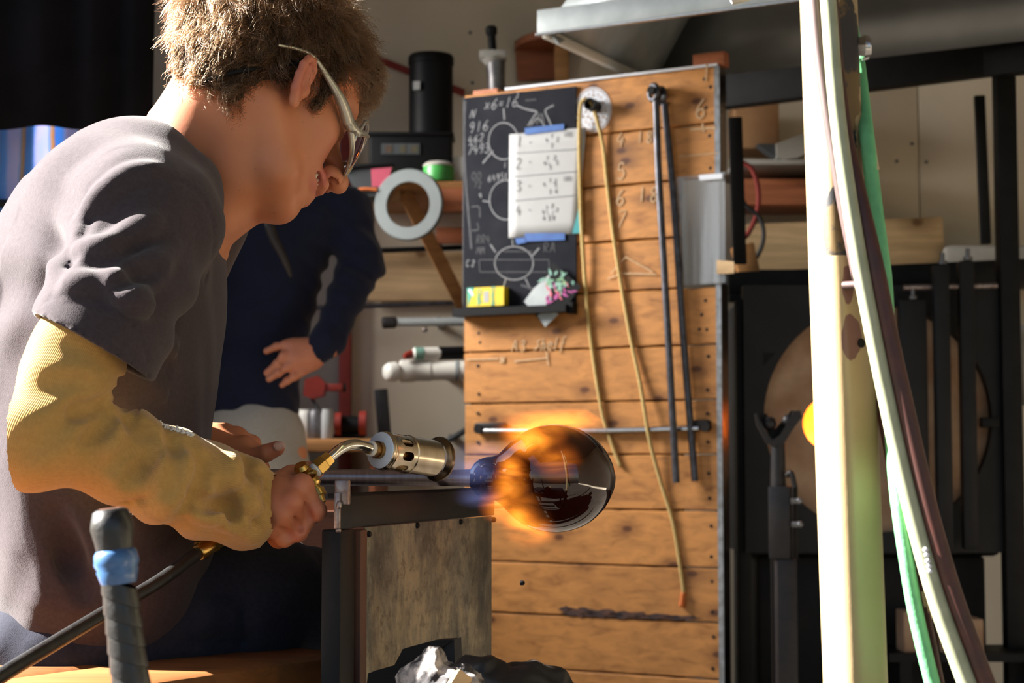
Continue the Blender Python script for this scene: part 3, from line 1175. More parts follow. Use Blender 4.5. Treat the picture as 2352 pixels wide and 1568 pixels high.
def build_head_neck():
    g = SDF(P(236, 640, 1.60), P(880, -110, 2.0), 0.0019)
    head_sdf(g, HP)
    base = P(432, 405, D0)
    g.cap(HP(-.030, 0, -.035), P(414, 402, D0), .0545, .062, .03)
    g.cap(base, P(375, 520, D0), .060, .075, .03, ax=SH, q=1.4)
    g.cap(HP(-.028, .048, -.04), P(505, 500, 1.765), .0130, .012, .022)
    g.cap(HP(.03, 0, -.085), P(516, 470, 1.80), .024, .030, .03)
    # the two cords of the nape
    g.cap(HP(-.066, .018, -.02), P(410, 330, 1.79), .013, .016, .03)
    V, Q = g.mesh()
    return V, Q


hv, hq = build_head_neck()
ht = head_tint(HP, hv)

# arms
ELB, WRI = P(105, 985, 1.565), P(612, 1163, 1.685)
R_AXIS = [P(190, 790, 1.575), ELB, P(350, 1075, 1.605), P(480, 1120, 1.645), WRI]


def build_right_hand():
    g = SDF(P(480, 1290, 1.60), P(815, 1020, 1.80), 0.0013)
    mcp = [P(694, 1115, 1.671), P(673, 1152, 1.661), P(650, 1184, 1.662), P(622, 1207, 1.669)]
    ch = [[mcp[0], P(727, 1173, 1.675), P(709, 1186, 1.706), P(688, 1156, 1.728)],
          [mcp[1], P(699, 1200, 1.680), P(684, 1206, 1.708), P(666, 1176, 1.726)],
          [mcp[2], P(684, 1222, 1.674), P(666, 1227, 1.702), P(646, 1198, 1.722)],
          [mcp[3], P(653, 1236, 1.674), P(640, 1239, 1.698), P(622, 1214, 1.716)]]
    hand_sdf(g, P(598, 1158, 1.690), mcp, ch, [.0092, .0090, .0088, .0080], thumb=[P(620, 1130, 1.705), P(668, 1094, 1.730), P(700, 1082, 1.742), P(726, 1080, 1.742)])
    g.cap(P(560, 1148, 1.675), P(605, 1160, 1.690), .027, .026, .02, ax=(0, 1, 0), q=.85)
    for a, b in zip(mcp, mcp[1:]):
        g.cap(a + np.array([0, .004, 0]), b + np.array([0, .004, 0]), .0075, .0075, .005)
    for m in mcp:
        g.ell(m + np.array([0, -.004, 0.001]), .0094, None, .005)
        w = P(600, 1158, 1.672)
        g.cap(m + np.array([0, -.0055, 0]), m * .45 + w * .55 + np.array([0, -.004, 0]), .0028, .0018, .006)
    for i in range(3):
        a = (mcp[i] + mcp[i + 1]) / 2 + np.array([0, -.011, 0])
        b = (ch[i][1] + ch[i + 1][1]) / 2 + np.array([0, -.010, 0])
        g.cap(a * .6 + b * .4, b, .0018, .0034, .006, 's')
    return g.mesh()


def build_left_hand():
    g = SDF(P(380, 1110, 1.86), P(740, 960, 2.06), 0.0013)
    mcp = [P(562, 1022, 1.935), P(545, 1003, 1.955), P(520, 997, 1.975), P(492, 1002, 1.995)]
    ch = [[mcp[0], P(590, 1042, 1.935), P(598, 1075, 1.945), P(588, 1098, 1.955)],
          [mcp[1], P(578, 1020, 1.965), P(590, 1058, 1.975), P(582, 1085, 1.980)],
          [mcp[2], P(552, 1012, 1.99), P(566, 1050, 2.0), P(560, 1080, 2.0)],
          [mcp[3], P(520, 1020, 2.01), P(532, 1055, 2.02), P(528, 1080, 2.02)]]
    hand_sdf(g, P(440, 1035, 1.955), mcp, ch, [.0098, .0100, .0096, .0086], thumb=[P(500, 1040, 1.94), P(575, 1052, 1.915), P(612, 1040, 1.905), P(636, 1030, 1.903)])
    g.cap(P(400, 1040, 1.95), P(450, 1035, 1.955), .027, .025, .02)
    return g.mesh()


rhv, rhq = build_right_hand()
lhv, lhq = build_left_hand()


def build_under():
    """the rest of the body under the clothes, so that it is one figure"""
    g = SDF((-1.0, 1.35, 0.0), (.10, 2.3, 1.22), 0.010)
    g.chain([P(400, 480, D0), P(270, 700, D0), P(210, 1000, D0), P(220, 1380, D0)], [.065, .075, .07, .06], .03, ax=SH, q=1.4)
    g.cap(P(345, 480, 1.655), P(190, 790, 1.575), .036, .026, .03)
    g.chain(R_AXIS, [.026, .026, .026, .025, .023], .01)
    g.cap(P(430, 500, 1.99), P(300, 800, 2.06), .040, .036, .03)
    g.chain([P(300, 800, 2.06), P(240, 1010, 2.07), P(330, 1040, 1.99), P(420, 1037, 1.952)], [.036, .034, .030, .026], .01)
    for dy, dx in ((0, 0), (.20, 30)):
        kn = P(800 + dx, 1412, 1.95 + dy)
        g.cap(P(290 + dx, 1415, 1.78 + dy), kn, .045, .040, .02)
        an = np.array([kn[0] + .05, kn[1] + .03, .10])
        g.cap(kn, an, .048, .035, .01)
        g.cap(an - [0, 0, .05], an + [.14, .03, -.06], .038, .030, .02)
    return g.mesh()


uv, uq = build_under()
bv, bq = merge([(hv, hq), (rhv, rhq), (lhv, lhq), (uv, uq)])
body = part('body', (bv, bq), M['skin'], man, 180)
tint = np.concatenate([ht, np.zeros(len(bv) - len(hv))])
# warm knuckles
kn = np.array([P(727, 1173, 1.675), P(694, 1115, 1.671), P(673, 1152, 1.661), P(684, 1222, 1.674), P(636, 1030, 1.903)])
for q in kn:
    d = np.linalg.norm(bv - q, axis=1)
    tint = np.maximum(tint, 0.4 * np.clip(1.6 - d / .011, 0, 1))
set_attr(body, 'tint', tint)

# teeth
tb = MB()
for i, y in enumerate(np.linspace(-.0255, .0255, 9)):
    x = .0980 - 17 * y * y
    tb.box(HP(x, y, -.0450), (.004, .0054, .0085), HP.M, .0012)
part('teeth', tb, M['teeth'], man, 60, kind='stuff')
nl = MB()
nl.ball(P(641, 1024, 1.8935), (.0070, .0016, .0052), 12, np.stack([norm([.9, 0, .25]), norm([0.1, 1, .3]), norm([-.25, 0, .9])]))
part('thumb_nail', nl, M['nail'], man, 180)


# ---- T-shirt
def build_shirt():
    g = SDF((-.80, 1.47, .45), (-.02, 2.28, 1.19), 0.0034)
    sec = [(398, 378, 50), (322, 458, 168), (272, 540, 224), (240, 660, 254), (220, 800, 264), (200, 950, 262), (198, 1100, 258), (222, 1250, 260), (214, 1380, 222), (190, 1480, 160)]
    pts = [P(a, b, D0) for a, b, c in sec]
    rad = [c / F_PX * D0 for a, b, c in sec]
    # q: shoulders wide, waist rounder
    q = [1.9, 1.7, 1.55, 1.45, 1.38, 1.35, 1.38, 1.42, 1.5]
    g.chain(pts, rad, .035, ax=SH, q=q)
    # shoulders and trapezius
    g.cap(P(392, 400, 1.80), P(338, 488, 1.668), .034, .060, .035)
    g.cap(P(430, 390, 1.86), P(420, 470, 2.0), .045, .062, .04)
    g.ell(P(300, 470, 1.72), (.085, .05, .075), None, .05)
    # sleeves
    t_ = SDF((-.80, 1.47, .45), (-.02, 2.28, 1.19), 0.0034)
    hn_ = norm(P(338, 868, 1.60) - P(92, 728, 1.56))
    t_.cap(P(352, 500, 1.655), P(200, 830, 1.560), .0560, .0535, .03, ax=hn_, q=1.17)
    g.cap(P(440, 500, 2.0), P(330, 800, 2.06), .064, .060, .035)
    # opening: cut the hem and hollow the sleeve
    a = norm(P(212, 800, 1.568) - P(330, 560, 1.640))
    hem = P(212, 797, 1.566)
    n = norm(P(92, 728, 1.57) - P(338, 868, 1.57))
    t = norm(np.cross(n, [0, 1, 0]))
    t = t if t[2] < 0 else -t
    t_.half(hem, t * 1.0 + np.array([0, -.12, 0]), t_.lo, t_.lo + t_.h * t_.n)
    t_.cap(P(232, 750, 1.578), P(190, 860, 1.555), .0435, .0440, 0.004, 's', ax=hn_, q=1.18)
    g.join(t_, .03)
    # far sleeve hem
    g.half(P(320, 800, 2.06), (-.4, 0, -.9), (-.8, 1.95, .6), (-.30, 2.28, .93))
    # neck opening
    g.cap(P(424, 378, D0 - .005), HP(-.03, 0, -.06), .058, .064, .004, 's')
    g.cap(P(462, 415, D0), P(560, 400, D0), .046, .08, .004, 's')
    # collar rib
    ring = []
    ctr, dirn = P(421, 380, D0), norm(HP(-.03, 0, -.05) - P(432, 405, D0))
    e1 = norm(np.cross(dirn, SH))
    e2 = SH
    for th in np.linspace(0, 2 * math.pi, 25):
        ring.append(ctr + e1 * .066 * math.cos(th) + e2 * .070 * math.sin(th) + dirn * .012 * math.cos(th))
    for i in range(24):
        g.cap(ring[i], ring[i + 1], .0062, .0062, .006)

    # folds
    sh0, sh1 = P(350, 500, 1.65), P(212, 800, 1.568)

    def folds(x, y, z):
        p = np.stack([x, y, z], 1)
        # large soft vertical drapes on the body + sleeve creases running from the armpit
        hz_ = np.where(y < 1.66, np.clip(((hem - p) @ norm(sh1 - sh0) - .005) / .04, .1, 1), 1.0)
        d = hz_ * (.0030 * smooth_noise(x, y, z * .35, 34, .4) + .0016 * smooth_noise(x, y, z * .5, 70, 1.7))
        ab = sh1 - sh0
        tt = (p - sh0) @ ab / ab.dot(ab)
        w = np.exp(-((tt - .55) / .45) ** 2) * (y < 1.70) * np.clip(((hem - p) @ ab / np.linalg.norm(ab) - .01) / .05, .15, 1)
        u = p @ norm(P(330, 560, 1.6) - P(180, 640, 1.6))
        vv = p @ norm(P(200, 700, 1.6) - P(300, 500, 1.6))
        d = d + w * .0042 * np.sin(vv * 95 + 2.2 * np.sin(u * 30) + 1.2 * np.sin(u * 11 + vv * 20))
        return d
    g.displace(folds, .02)
    # armhole seam, hem seams
    g.crease([(352, 398), (300, 415), (245, 455), (205, 505), (178, 560), (160, 610)], .0042, .004, 's')
    g.crease([(345, 402), (420, 420), (475, 470), (490, 560), (470, 650)], .0016, .002, 's')
    for cr in ([(350, 395), (290, 408), (240, 445), (200, 495)],
               [(165, 585), (215, 575), (262, 560), (310, 530), (352, 510)], [(175, 640), (230, 610), (300, 605), (345, 590)],
               [(160, 660), (205, 655), (265, 668), (302, 690)], [(290, 695), (340, 640), (390, 570)], [(260, 640), (278, 668), (304, 690), (330, 702)]):
        g.crease(cr, .0055, .014, 'u', .45)
    for cr in ([(200, 600), (260, 590), (330, 560)], [(262, 655), (290, 640), (340, 632), (380, 612)]):
        g.crease(cr, .0026, .010, 's')
    g.crease([(105, 690), (150, 678), (210, 682), (280, 722), (330, 800), (338, 830)], .0012, .0016, 's')
    g.crease([(4, 1462), (90, 1475), (180, 1480), (260, 1455), (330, 1420)], .0013, .0016, 's')
    for cr in ([(150, 1240), (170, 1300), (200, 1360)], [(120, 1180), (150, 1250), (165, 1300)]):
        g.crease(cr, .008, .014, 's')
    # bottom hem: flat cut
    g.half(P(170, 1508, D0), (0.16, 0, -1), (-.80, 1.47, .45), (-.02, 2.28, .70))
    return g.mesh(1, True)


sv, sq = build_shirt()
shirt = part('t_shirt', (sv, sq), M['shirt'], man, 180, label='charcoal short-sleeved T-shirt')


# ---- knitted sleeves
def build_sleeve(right=True):
    if right:
        g = SDF(P(-40, 1330, 1.46), P(680, 640, 1.82), 0.0026)
        ax_ = [P(245, 700, 1.597)] + R_AXIS
        rs = [.037, .0415, .0445, .0415, .0405, .0335]
        end, nn = P(608, 1162, 1.684), norm(WRI - P(480, 1120, 1.645))
        nn = norm(nn + np.array([.15, 0, .05]))
    else:
        g = SDF(P(180, 1150, 1.90), P(470, 720, 2.14), 0.004)
        ax_ = [P(300, 760, 2.06), P(240, 1010, 2.07), P(330, 1040, 1.99), P(415, 1037, 1.954)]
        rs = [.043, .043, .039, .031]
        end, nn = ax_[-1], norm(ax_[-1] - ax_[-2])
    g.chain(ax_, rs, .012)
    if right:
        # loose lower edge and the second sleeve pulled over the forearm
        g.cap(P(395, 1098, 1.60), P(560, 1168, 1.672), .0375, .0360, .02)
        g.ell(ELB + np.array([-.012, -.004, -.012]), .042, None, .02)
        g.cap(P(365, 1083, 1.607), P(470, 1118, 1.640), .0435, .0420, .004)
    g.half(end, nn, P(540, 1330, 1.5) if right else P(400, 1150, 1.9), P(680, 1000, 1.82) if right else P(470, 900, 2.14), .006)
    if right:
        g.cap(end - nn * .012, end + nn * .03, .0275, .0285, .003, 's')

        A0, A1 = ELB, P(350, 1075, 1.605)
        ab = norm(A1 - A0)
        inner = P(285, 905, 1.545)

        def folds(x, y, z):
            p = np.stack([x, y, z], 1)
            t = (p - A0) @ ab
            di = np.linalg.norm(p - inner, axis=1)
            w = np.exp(-(di / .085) ** 2)
            # creases fan out from the inner elbow
            q = p - inner
            ang = np.arctan2(q[:, 2], q[:, 0])
            d = w * .0045 * np.sin(ang * 10 + 1.2 * np.sin(di * 60)) * np.clip((di - .022) / .04, 0, 1)
            w2 = np.clip((t - .03) / .06, 0, 1)
            d += w2 * .0032 * np.sin(t * 150 + 1.8 * np.sin(z * 45 + y * 40) + 20 * z) * (.6 + .4 * np.sin(t * 41 + z * 30))
            d += .0016 * smooth_noise(x, y, z, 60, .9)
            d += w2 * .0022 * smooth_noise(x, y, z, 34, 2.9)
            return d
        g.displace(folds, .02)
        for cr in ([(372, 968), (400, 1020), (402, 1065), (380, 1110), (335, 1145), (282, 1158)],):
            g.crease(cr, .0028, .003, 's')
        for cr in ([(290, 955), (312, 975), (321, 1001), (294, 1043), (257, 1079)], [(335, 985), (349, 998), (353, 1024), (330, 1066), (294, 1107)], [(255, 945), (239, 978), (197, 1011)],
                   [(394, 1001), (408, 1043), (404, 1089), (390, 1134)], [(550, 1033), (573, 1070), (564, 1125), (518, 1167)], [(606, 1066), (626, 1107), (615, 1171), (578, 1217)], [(427, 1167), (482, 1162), (528, 1171)], [(440, 1010), (470, 1060), (462, 1110), (440, 1150)], [(240, 925), (205, 940), (165, 945)]):
            g.crease(cr, .0034, .011, 's')
        for cr in ([(585, 1235), (540, 1205), (500, 1190), (450, 1180)], [(612, 1200), (570, 1150), (540, 1100), (535, 1050)], [(640, 1150), (610, 1110), (590, 1070)]):
            g.crease(cr, .0045, .010, 'u', .3)
        for cr in ([(560, 1225), (530, 1165), (505, 1110)], [(470, 1165), (500, 1160), (540, 1185)]):
            g.crease(cr, .0035, .009, 's')
    return g.mesh(1, True)


kv, kq = build_sleeve(True)
sl = part('knit_sleeve', (kv, kq), M['sleeve'], man, 180, label='mustard knitted sleeve on the arm with the torch')
# rib pattern runs along the arm: angle around the axis
axp = np.array([P(225, 715, 1.59)] + R_AXIS)
best = np.full(len(kv), 9.0)
ribv = np.zeros(len(kv))
ref = np.array([0, -1.0, 0])
for i in range(len(axp) - 1):
    a, b = axp[i], axp[i + 1]
    ab = b - a
    t = np.clip((kv - a) @ ab / ab.dot(ab), 0, 1)
    d = kv - (a + t[:, None] * ab)
    dist = np.linalg.norm(d, axis=1)
    e = norm(ab)
    r1 = norm(ref - e * ref.dot(e))
    r2 = np.cross(e, r1)
    # rib wraps around the arm (rows of the knit) once past the elbow
    val = np.arctan2(d @ r2, d @ r1) * 160
    m = dist < best
    best[m] = dist[m]
    ribv[m] = val[m]
set_attr(sl, 'rib', ribv)
k2v, k2q = build_sleeve(False)
s2 = part('knit_sleeve', (k2v, k2q), M['sleeve'], man, 180, label='mustard knitted sleeve on the arm at the pipe')
set_attr(s2, 'rib', np.zeros(len(k2v)))
# frayed white yarn along the sleeve seam
fy = MB()
for px0, py0, px1, py1, n in ((345, 966, 440, 998, 26), (268, 1158, 345, 1186, 20)):
    for i in range(n):
        t = (i + rng.random()) / n
        a = P(px0 + (px1 - px0) * t, py0 + (py1 - py0) * t, 1.597)
        pts = [a + rng.normal(0, .0016, 3) for _ in range(4)]
        fy.tube(np.array(pts), .0010, 5, 3)
part('frayed_yarn', fy, M['pvc'], man, 180, label='loose pale yarn', kind='stuff')


# ---- jeans
def build_jeans():
    g = SDF((-.62, 1.50, .08), (.12, 2.32, .80), 0.006)
    g.cap(P(180, 1410, D0), P(260, 1400, D0), .085, .090, .04, ax=SH, q=1.3)
    g.ell(P(135, 1490, 1.77), (.090, .10, .058), None, .03)
    for dy, dx in ((0, 0), (.20, 30)):
        kn = P(800 + dx, 1408, 1.95 + dy)
        g.cap(P(290 + dx, 1415, 1.775 + dy), P(560 + dx, 1378, 1.86 + dy), .072, .068, .03)
        g.cap(P(560 + dx, 1372, 1.86 + dy), kn, .072, .060, .03)
        an = np.array([kn[0] + .05, kn[1] + .03, .14])
        g.cap(kn, an, .060, .055, .02)

    def folds(x, y, z):
        return .003 * smooth_noise(x, y, z, 42, .2) + .002 * smooth_noise(x, y, z, 80, 2.2)
    g.displace(folds, .03)
    g.crease([(470, 1360), (520, 1368), (560, 1395), (566, 1440), (560, 1480)], .004, .006, 's')
    g.crease([(430, 1470), (470, 1475), (560, 1470)], .004, .006, 's')
    return g.mesh(1, True)


jv, jq = build_jeans()
part('jeans', (jv, jq), M['jeans'], man, 180, label='dark denim jeans')


# ---- hair: a soft cap below, curly strands above
def hair_region(L):
    """L local head coordinates -> 0..1 where hair grows"""
    f, s, u = L[:, 0], np.abs(L[:, 1]), L[:, 2]
    low = np.where(f < -.028, -.052 + .25 * np.clip(f + .09, 0, 1), np.where(f < .016, .044, np.where(f < .040, -.018, .062)))
    low = np.where((f < -.028) & (f > -.05), -.03, low)
    low = np.where(f > .05, .070, low)
    return u > low


def build_hair_cap():
    g = SDF(P(340, 420, 1.62), P(900, -140, 2.0), 0.003)
    h = HP
    A = h.M
    g.ell(h(-.024, 0, .058), (.104, .0855, .088), A)
    g.ell(h(-.052, 0, .010), (.068, .080, .072), A, .03)
    g.ell(h(-.043, 0, -.038), (.047, .062, .047), A, .03)
    g.ell(h(.044, 0, .088), (.046, .060, .034), A, .025)
    # cut along the hairline
    lo, hi = P(300, 600, 1.55), P(950, -200, 2.1)
    for q in (1, -1):
        g.ell(h(.078, q * .070, -.008), (.040, .052, .058), A, .008, 's')
        g.ell(h(.014, q * .094, -.018), (.022, .034, .036), A, .006, 's')
        g.ell(h(.038, q * .070, -.072), (.036, .055, .046), A, .008, 's')
    g.ell(h(.100, 0, .006), (.060, .09, .055), A, .008, 's')
    g.ell(h(-.06, 0, -.106), (.12, .12, .050), A, .008, 's')
    g.ell(h(.06, 0, -.08), (.075, .12, .07), A, .008, 's')
    for q in (1, -1):
        g.cap(h(.030, q * .072, .045), h(.038, q * .067, -.004), .010, .006, .012)

    def tuft(x, y, z):
        return .004 * smooth_noise(x, y, z, 75, .3) + .003 * smooth_noise(x, y, z, 150, 1.1)
    g.displace(tuft, .02)
    return g


HAIR_G = build_hair_cap()
cv, cq = HAIR_G.mesh(1, True)
hcap = part('hair', (cv, cq), M['hair_base'], man, 180, label='short wavy brown hair')


def build_strands():
    me = hcap.data
    co = np.zeros(len(me.vertices) * 3, np.float32)
    no = np.zeros(len(me.vertices) * 3, np.float32)
    me.vertices.foreach_get('co', co)
    me.vertices.foreach_get('normal', no)
    V = co.reshape(-1, 3) + root_loc(man)
    N = no.reshape(-1, 3)
    L = HP.loc(V)
    ok = np.nonzero((np.linalg.norm((L - np.array([-.02, 0, .05])) / np.array([.08, .068, .07]), axis=1) > 1.0))[0]
    n = 24000
    ok = ok[(L[ok, 2] > -.072) & ((L[ok, 1] > .012) | (L[ok, 2] > -.040))]
    pick = rng.choice(ok, n)
    Vp = V[pick] + rng.normal(0, .0012, (n, 3))
    Np = N[pick]
    Lp = L[pick]
    k = 9
    crown = HP(-.075, 0, .115)
    flow = Vp - crown
    flow /= np.linalg.norm(flow, axis=1)[:, None]
    flow = flow - Np * np.sum(flow * Np, 1)[:, None]
    ln = rng.uniform(.024, .046, n)
    ln *= np.where(Lp[:, 2] < -.035, .55, np.where(Lp[:, 2] < -.015, .6, 1.0))
    clump = np.floor(Vp / .008).astype(int)
    hsh = (np.sin(clump @ np.array([12.9898, 78.233, 37.719])) * 43758.5453) % 1.0
    h2 = (np.sin(clump @ np.array([39.3, 11.13, 83.2])) * 24634.63) % 1.0
    ph = hsh * 6.28 + rng.normal(0, .22, n)
    e1 = np.cross(Np, flow)
    e1 /= np.linalg.norm(e1, axis=1)[:, None] + 1e-9
    ln *= np.where((Lp[:, 0] > .015) & (Lp[:, 2] < .035), .30, 1.0) * np.where(Lp[:, 0] > .04, .48, 1.0)
    stray = (rng.random(n) < .02)
    lift = np.where(stray, .90, .10 + .22 * h2)
    dirn = flow * (1 - lift)[:, None] + Np * lift[:, None] + np.array([0, 0, -.10]) * np.where(Lp[:, 0] > .02, 1.0, .35)[:, None] + e1 * ((hsh - .5) * .9)[:, None]
    dirn /= np.linalg.norm(dirn, axis=1)[:, None]
    e2 = np.cross(dirn, e1)
    curl = np.where(Lp[:, 0] < .0, .0034, .0024) * rng.uniform(.5, 1.4, n)
    freq = 3.2 + 3.6 * h2 + rng.uniform(0, .6, n)
    pts = np.zeros((n, k, 3), np.float32)
    for j in range(k):
        t = j / (k - 1)
        amp = curl * min(1, t * 2.2)
        a = ph + freq * t
        bend = Np * (-.5 * lift * ln * t * t)[:, None]
        pts[:, j] = Vp - Np * .001 + dirn * (ln * t)[:, None] + bend + e1 * (amp * np.cos(a))[:, None] + e2 * (amp * np.sin(a))[:, None]
    hc = bpy.data.hair_curves.new('hair_strands')
    hc.add_curves([k] * n)
    base = root_loc(man)
    hc.attributes['position'].data.foreach_set('vector', (pts - base).astype(np.float32).ravel())
    r = hc.attributes.new('radius', 'FLOAT', 'POINT') if 'radius' not in hc.attributes else hc.attributes['radius']
    rad = np.tile(np.linspace(1, .35, k), n) * np.repeat(rng.uniform(.00018, .00034, n), k)
    r.data.foreach_set('value', rad.astype(np.float32))
    hc.materials.append(M['hair'])
    o = bpy.data.objects.new('hair_strands', hc)
    col.objects.link(o)
    o.parent = hcap
    o['kind'] = 'stuff'
    return o


build_strands()

# ---- safety glasses on a cord
gl = MB()
tipn, ear_t = HP(-.052, .082, .040), HP(-.006, .083, .042)
arm_pts = [HP(-.032, .092, .0), HP(-.014, .093, .012), HP(.004, .089, .021), HP(.03, .083, .018), HP(.055, .076, .013), HP(.076, .066, .006)]
arm = MB().tube(np.array(arm_pts), [.0015, .0017, .0022, .0036, .0060, .0068], 10, 6)
frame = part('safety_glasses', MB().tube(np.array([HP(.075, .066, .007), HP(.084, .064, .005), HP(.091, .061, .008), HP(.098, .056, .016), HP(.105, .049, .022)]), [.0060, .0064, .0050, .0034, .0020], 14, 5).tube(np.array([HP(.082, .064, .004), HP(.091, .059, -.003), HP(.100, .050, -.009), HP(.108, .034, -.011), HP(.113, .014, -.008)]), [.0044, .0036, .0028, .0024, .0020], 12, 5), M['frame_silver'], man, 60, label='silver wraparound safety glasses')
part('temple_arm', arm, M['frame_silver'], frame, 60)
arm2 = [HP(a, -b, c) for a, b, c in ((-.032, .092, .0), (-.014, .093, .012), (.004, .089, .021), (.03, .083, .018), (.055, .076, .013), (.076, .066, .006))]
part('temple_arm', MB().tube(np.array(arm2), [.0016, .0018, .0018, .0022, .0050, .0058], 10, 6), M['frame_silver'], frame, 60)
for q in (1, -1):
    lens, rim = MB(), []
    G = []
    for a in np.linspace(-1, 1, 13):
        row = []
        for b in np.linspace(-1, 1, 9):
            # a runs from the outer corner to the nose, b down the lens
            bb = b * math.sqrt(max(0, 1 - a ** 4 * .8)) * .019
            y = q * (.035 - a * .030)
            x = .1185 - 6.6 * (y * y) - 9 * bb * bb
            row.append(HP(x, y, .009 - .004 * a + bb))
        G.append(row)
    G = np.array(G)
    lens.grid(G)
    part('lens', lens, M['lens'], frame, 180, label='purple mirrored lens')
    loop = [G[i, 0] for i in range(13)] + [G[-1, j] for j in range(1, 9)] + [G[i, -1] for i in range(11, -1, -1)] + [G[0, j] for j in range(7, -1, -1)]
    part('lens_rim', MB().tube(np.array(loop), .0019, 8, 1), M['frame_silver'], frame, 180)
part('bridge', MB().tube(np.array([HP(.111, .006, .014), HP(.113, 0, .016), HP(.111, -.006, .014)]), .0024, 8, 5), M['frame_silver'], frame, 180)
cord_pts = []
for a_, b_ in ((690, 142), (640, 150), (600, 156), (560, 161), (520, 170), (488, 180), (455, 192)):
    q_ = HAIR_G.hit(a_, b_)
    cord_pts.append(q_ + norm(q_ - HP(-.03, 0, .03)) * .0035)
cord_pts += [HP(-.060, .035, -.045), HP(-.064, 0, -.045), HP(-.060, -.035, -.042), HP(-.06, -.082, -.02), HP(-.030, -.092, .0)]
cord = part('retainer_cord', MB().tube(np.array(cord_pts), .0027, 9, 8), M['plastic_black'], frame, 180, label='black braided cord')
part('cord_clasp', MB().box(cord_pts[1] + norm(cord_pts[1] - HP(-.03, 0, .03)) * .003, (.007, .003, .004), HP.M, .0006), M['bright_steel'], frame, 60)
part('cord_tail', MB().tube(np.array([HP(-.074, .030, -.050), P(404, 236, 1.775), P(402, 268, 1.775)]), .0022, 8, 6), M['plastic_black'], frame, 180)


# ================================================================== THE ROOM
WALL_Y = 5.55
struct('floor', MB().box((0.4, 2.4, -.05), (7.5, 8.5, .1)), M['concrete'])
struct('ceiling', MB().box((.62, 2.25, 2.98), (4.4, 6.8, .08)), M['ceil'])
wl = P(352, 0, WALL_Y)[0] - .35
seam = P(2105, 0, WALL_Y)[0]
cr0 = P(800, 0, WALL_Y)[0]
wb = struct('wall_back', MB().box(((wl + cr0) / 2, WALL_Y + .04, 1.47), (cr0 - wl, .08, 2.94)), M['wall_grey'])
struct('drywall_panel', MB().box(((cr0 + seam) / 2 - .0015, WALL_Y + .035, 1.47), (seam - cr0 - .003, .08, 2.94), bevel=.003), M['wall'], wb, 40)
struct('drywall_panel', MB().box((seam + .75, WALL_Y + .035, 1.47), (1.5, .08, 2.94), bevel=.003), M['wall'], wb, 40)
struct('wall_right', MB().box((2.75, 2.25, 1.47), (.08, 6.7, 2.94)), M['wall'])
wx = -1.50
wlm = MB()
wlm.box((wx, 4.265, 1.47), (.06, .05, 2.94)).box((wx, 5.25, 1.47), (.06, .62, 2.94)).box((wx, 4.615, .66), (.06, .65, 1.32)).box((wx, 4.615, 2.61), (.06, .65, .66))
struct('sun_block_wall', wlm, M['wall_grey'])  # unseen wall added to keep the sun off shield and furnace
wfm = MB()
for y_, z_, sy_, sz_ in ((4.30, 1.80, .03, .96), (4.93, 1.80, .03, .96), (4.615, 1.335, .66, .03), (4.615, 2.265, .66, .03)):
    wfm.box((wx + .005, y_, z_), (.08, sy_, sz_))
w1 = struct('lamp_frame', wfm, M['wall'])  # made-up window frame around the added soft lamp
part('sun_block_pane', MB().box((wx - .012, 4.615, 1.80), (.006, .62, .92)), M['white_vinyl'], w1)  # opaque panel added to stop sun passing through the opening
dm = MB()
for (a, b) in ((1080, 75), (1085, 190), (2060, 370), (2128, 372), (1012, 560), (2095, 330)):
    p = P(a, b, WALL_Y - .006)
    dm.cyl(p, p + [0, .004, 0], .006, seg=10)
part('nail_head', dm, M['grey_steel'], wb, kind='stuff')

# black curtain with an added return that blocks sun, and the striped cloth below it
cx0, cx1 = P(-260, 0, 3.9)[0], P(352, 0, 3.9)[0]
zb = P(100, 296, 3.9)[2]
cur = MB()
G = []
n1 = 60
path = [(cx0 + (cx1 - cx0) * t, 3.9 + .014 * math.sin(t * 31 + 1.5 * math.sin(t * 7)) + .02 * t * 0) for t in np.linspace(0, 1, n1)]
for z in np.linspace(zb, 2.92, 8):
    G.append([(x, y + .012 * math.sin(9 * x + 4 * z), z + (.006 * math.sin(16 * x) if z == zb else 0)) for x, y in path])
cur.grid(np.array(G))
curtain = thing('curtain', 'black curtain hanging behind the seated man, cut off by the top left corner', 'curtain', (cx1 - .2, 3.9, zb))
c_o = part('drape', cur, M['black_cloth'], curtain, 180)
sm_ = c_o.modifiers.new('thick', 'SOLIDIFY')
sm_.thickness = .006
ret = MB()
G = []
for z in np.linspace(.0, 2.92, 8):
    row = []
    for t in np.linspace(0, 1, 40):
        yy = 3.9 + .30 * t
        row.append((cx1 * yy / 3.9 - .034 + .026 * math.cos(t * 40), yy, z))
    G.append(row)
ret.grid(np.array(G))
r_o = part('drape', ret, M['black_cloth'], curtain, 180)
sm_ = r_o.modifiers.new('thick', 'SOLIDIFY')
sm_.thickness = .006

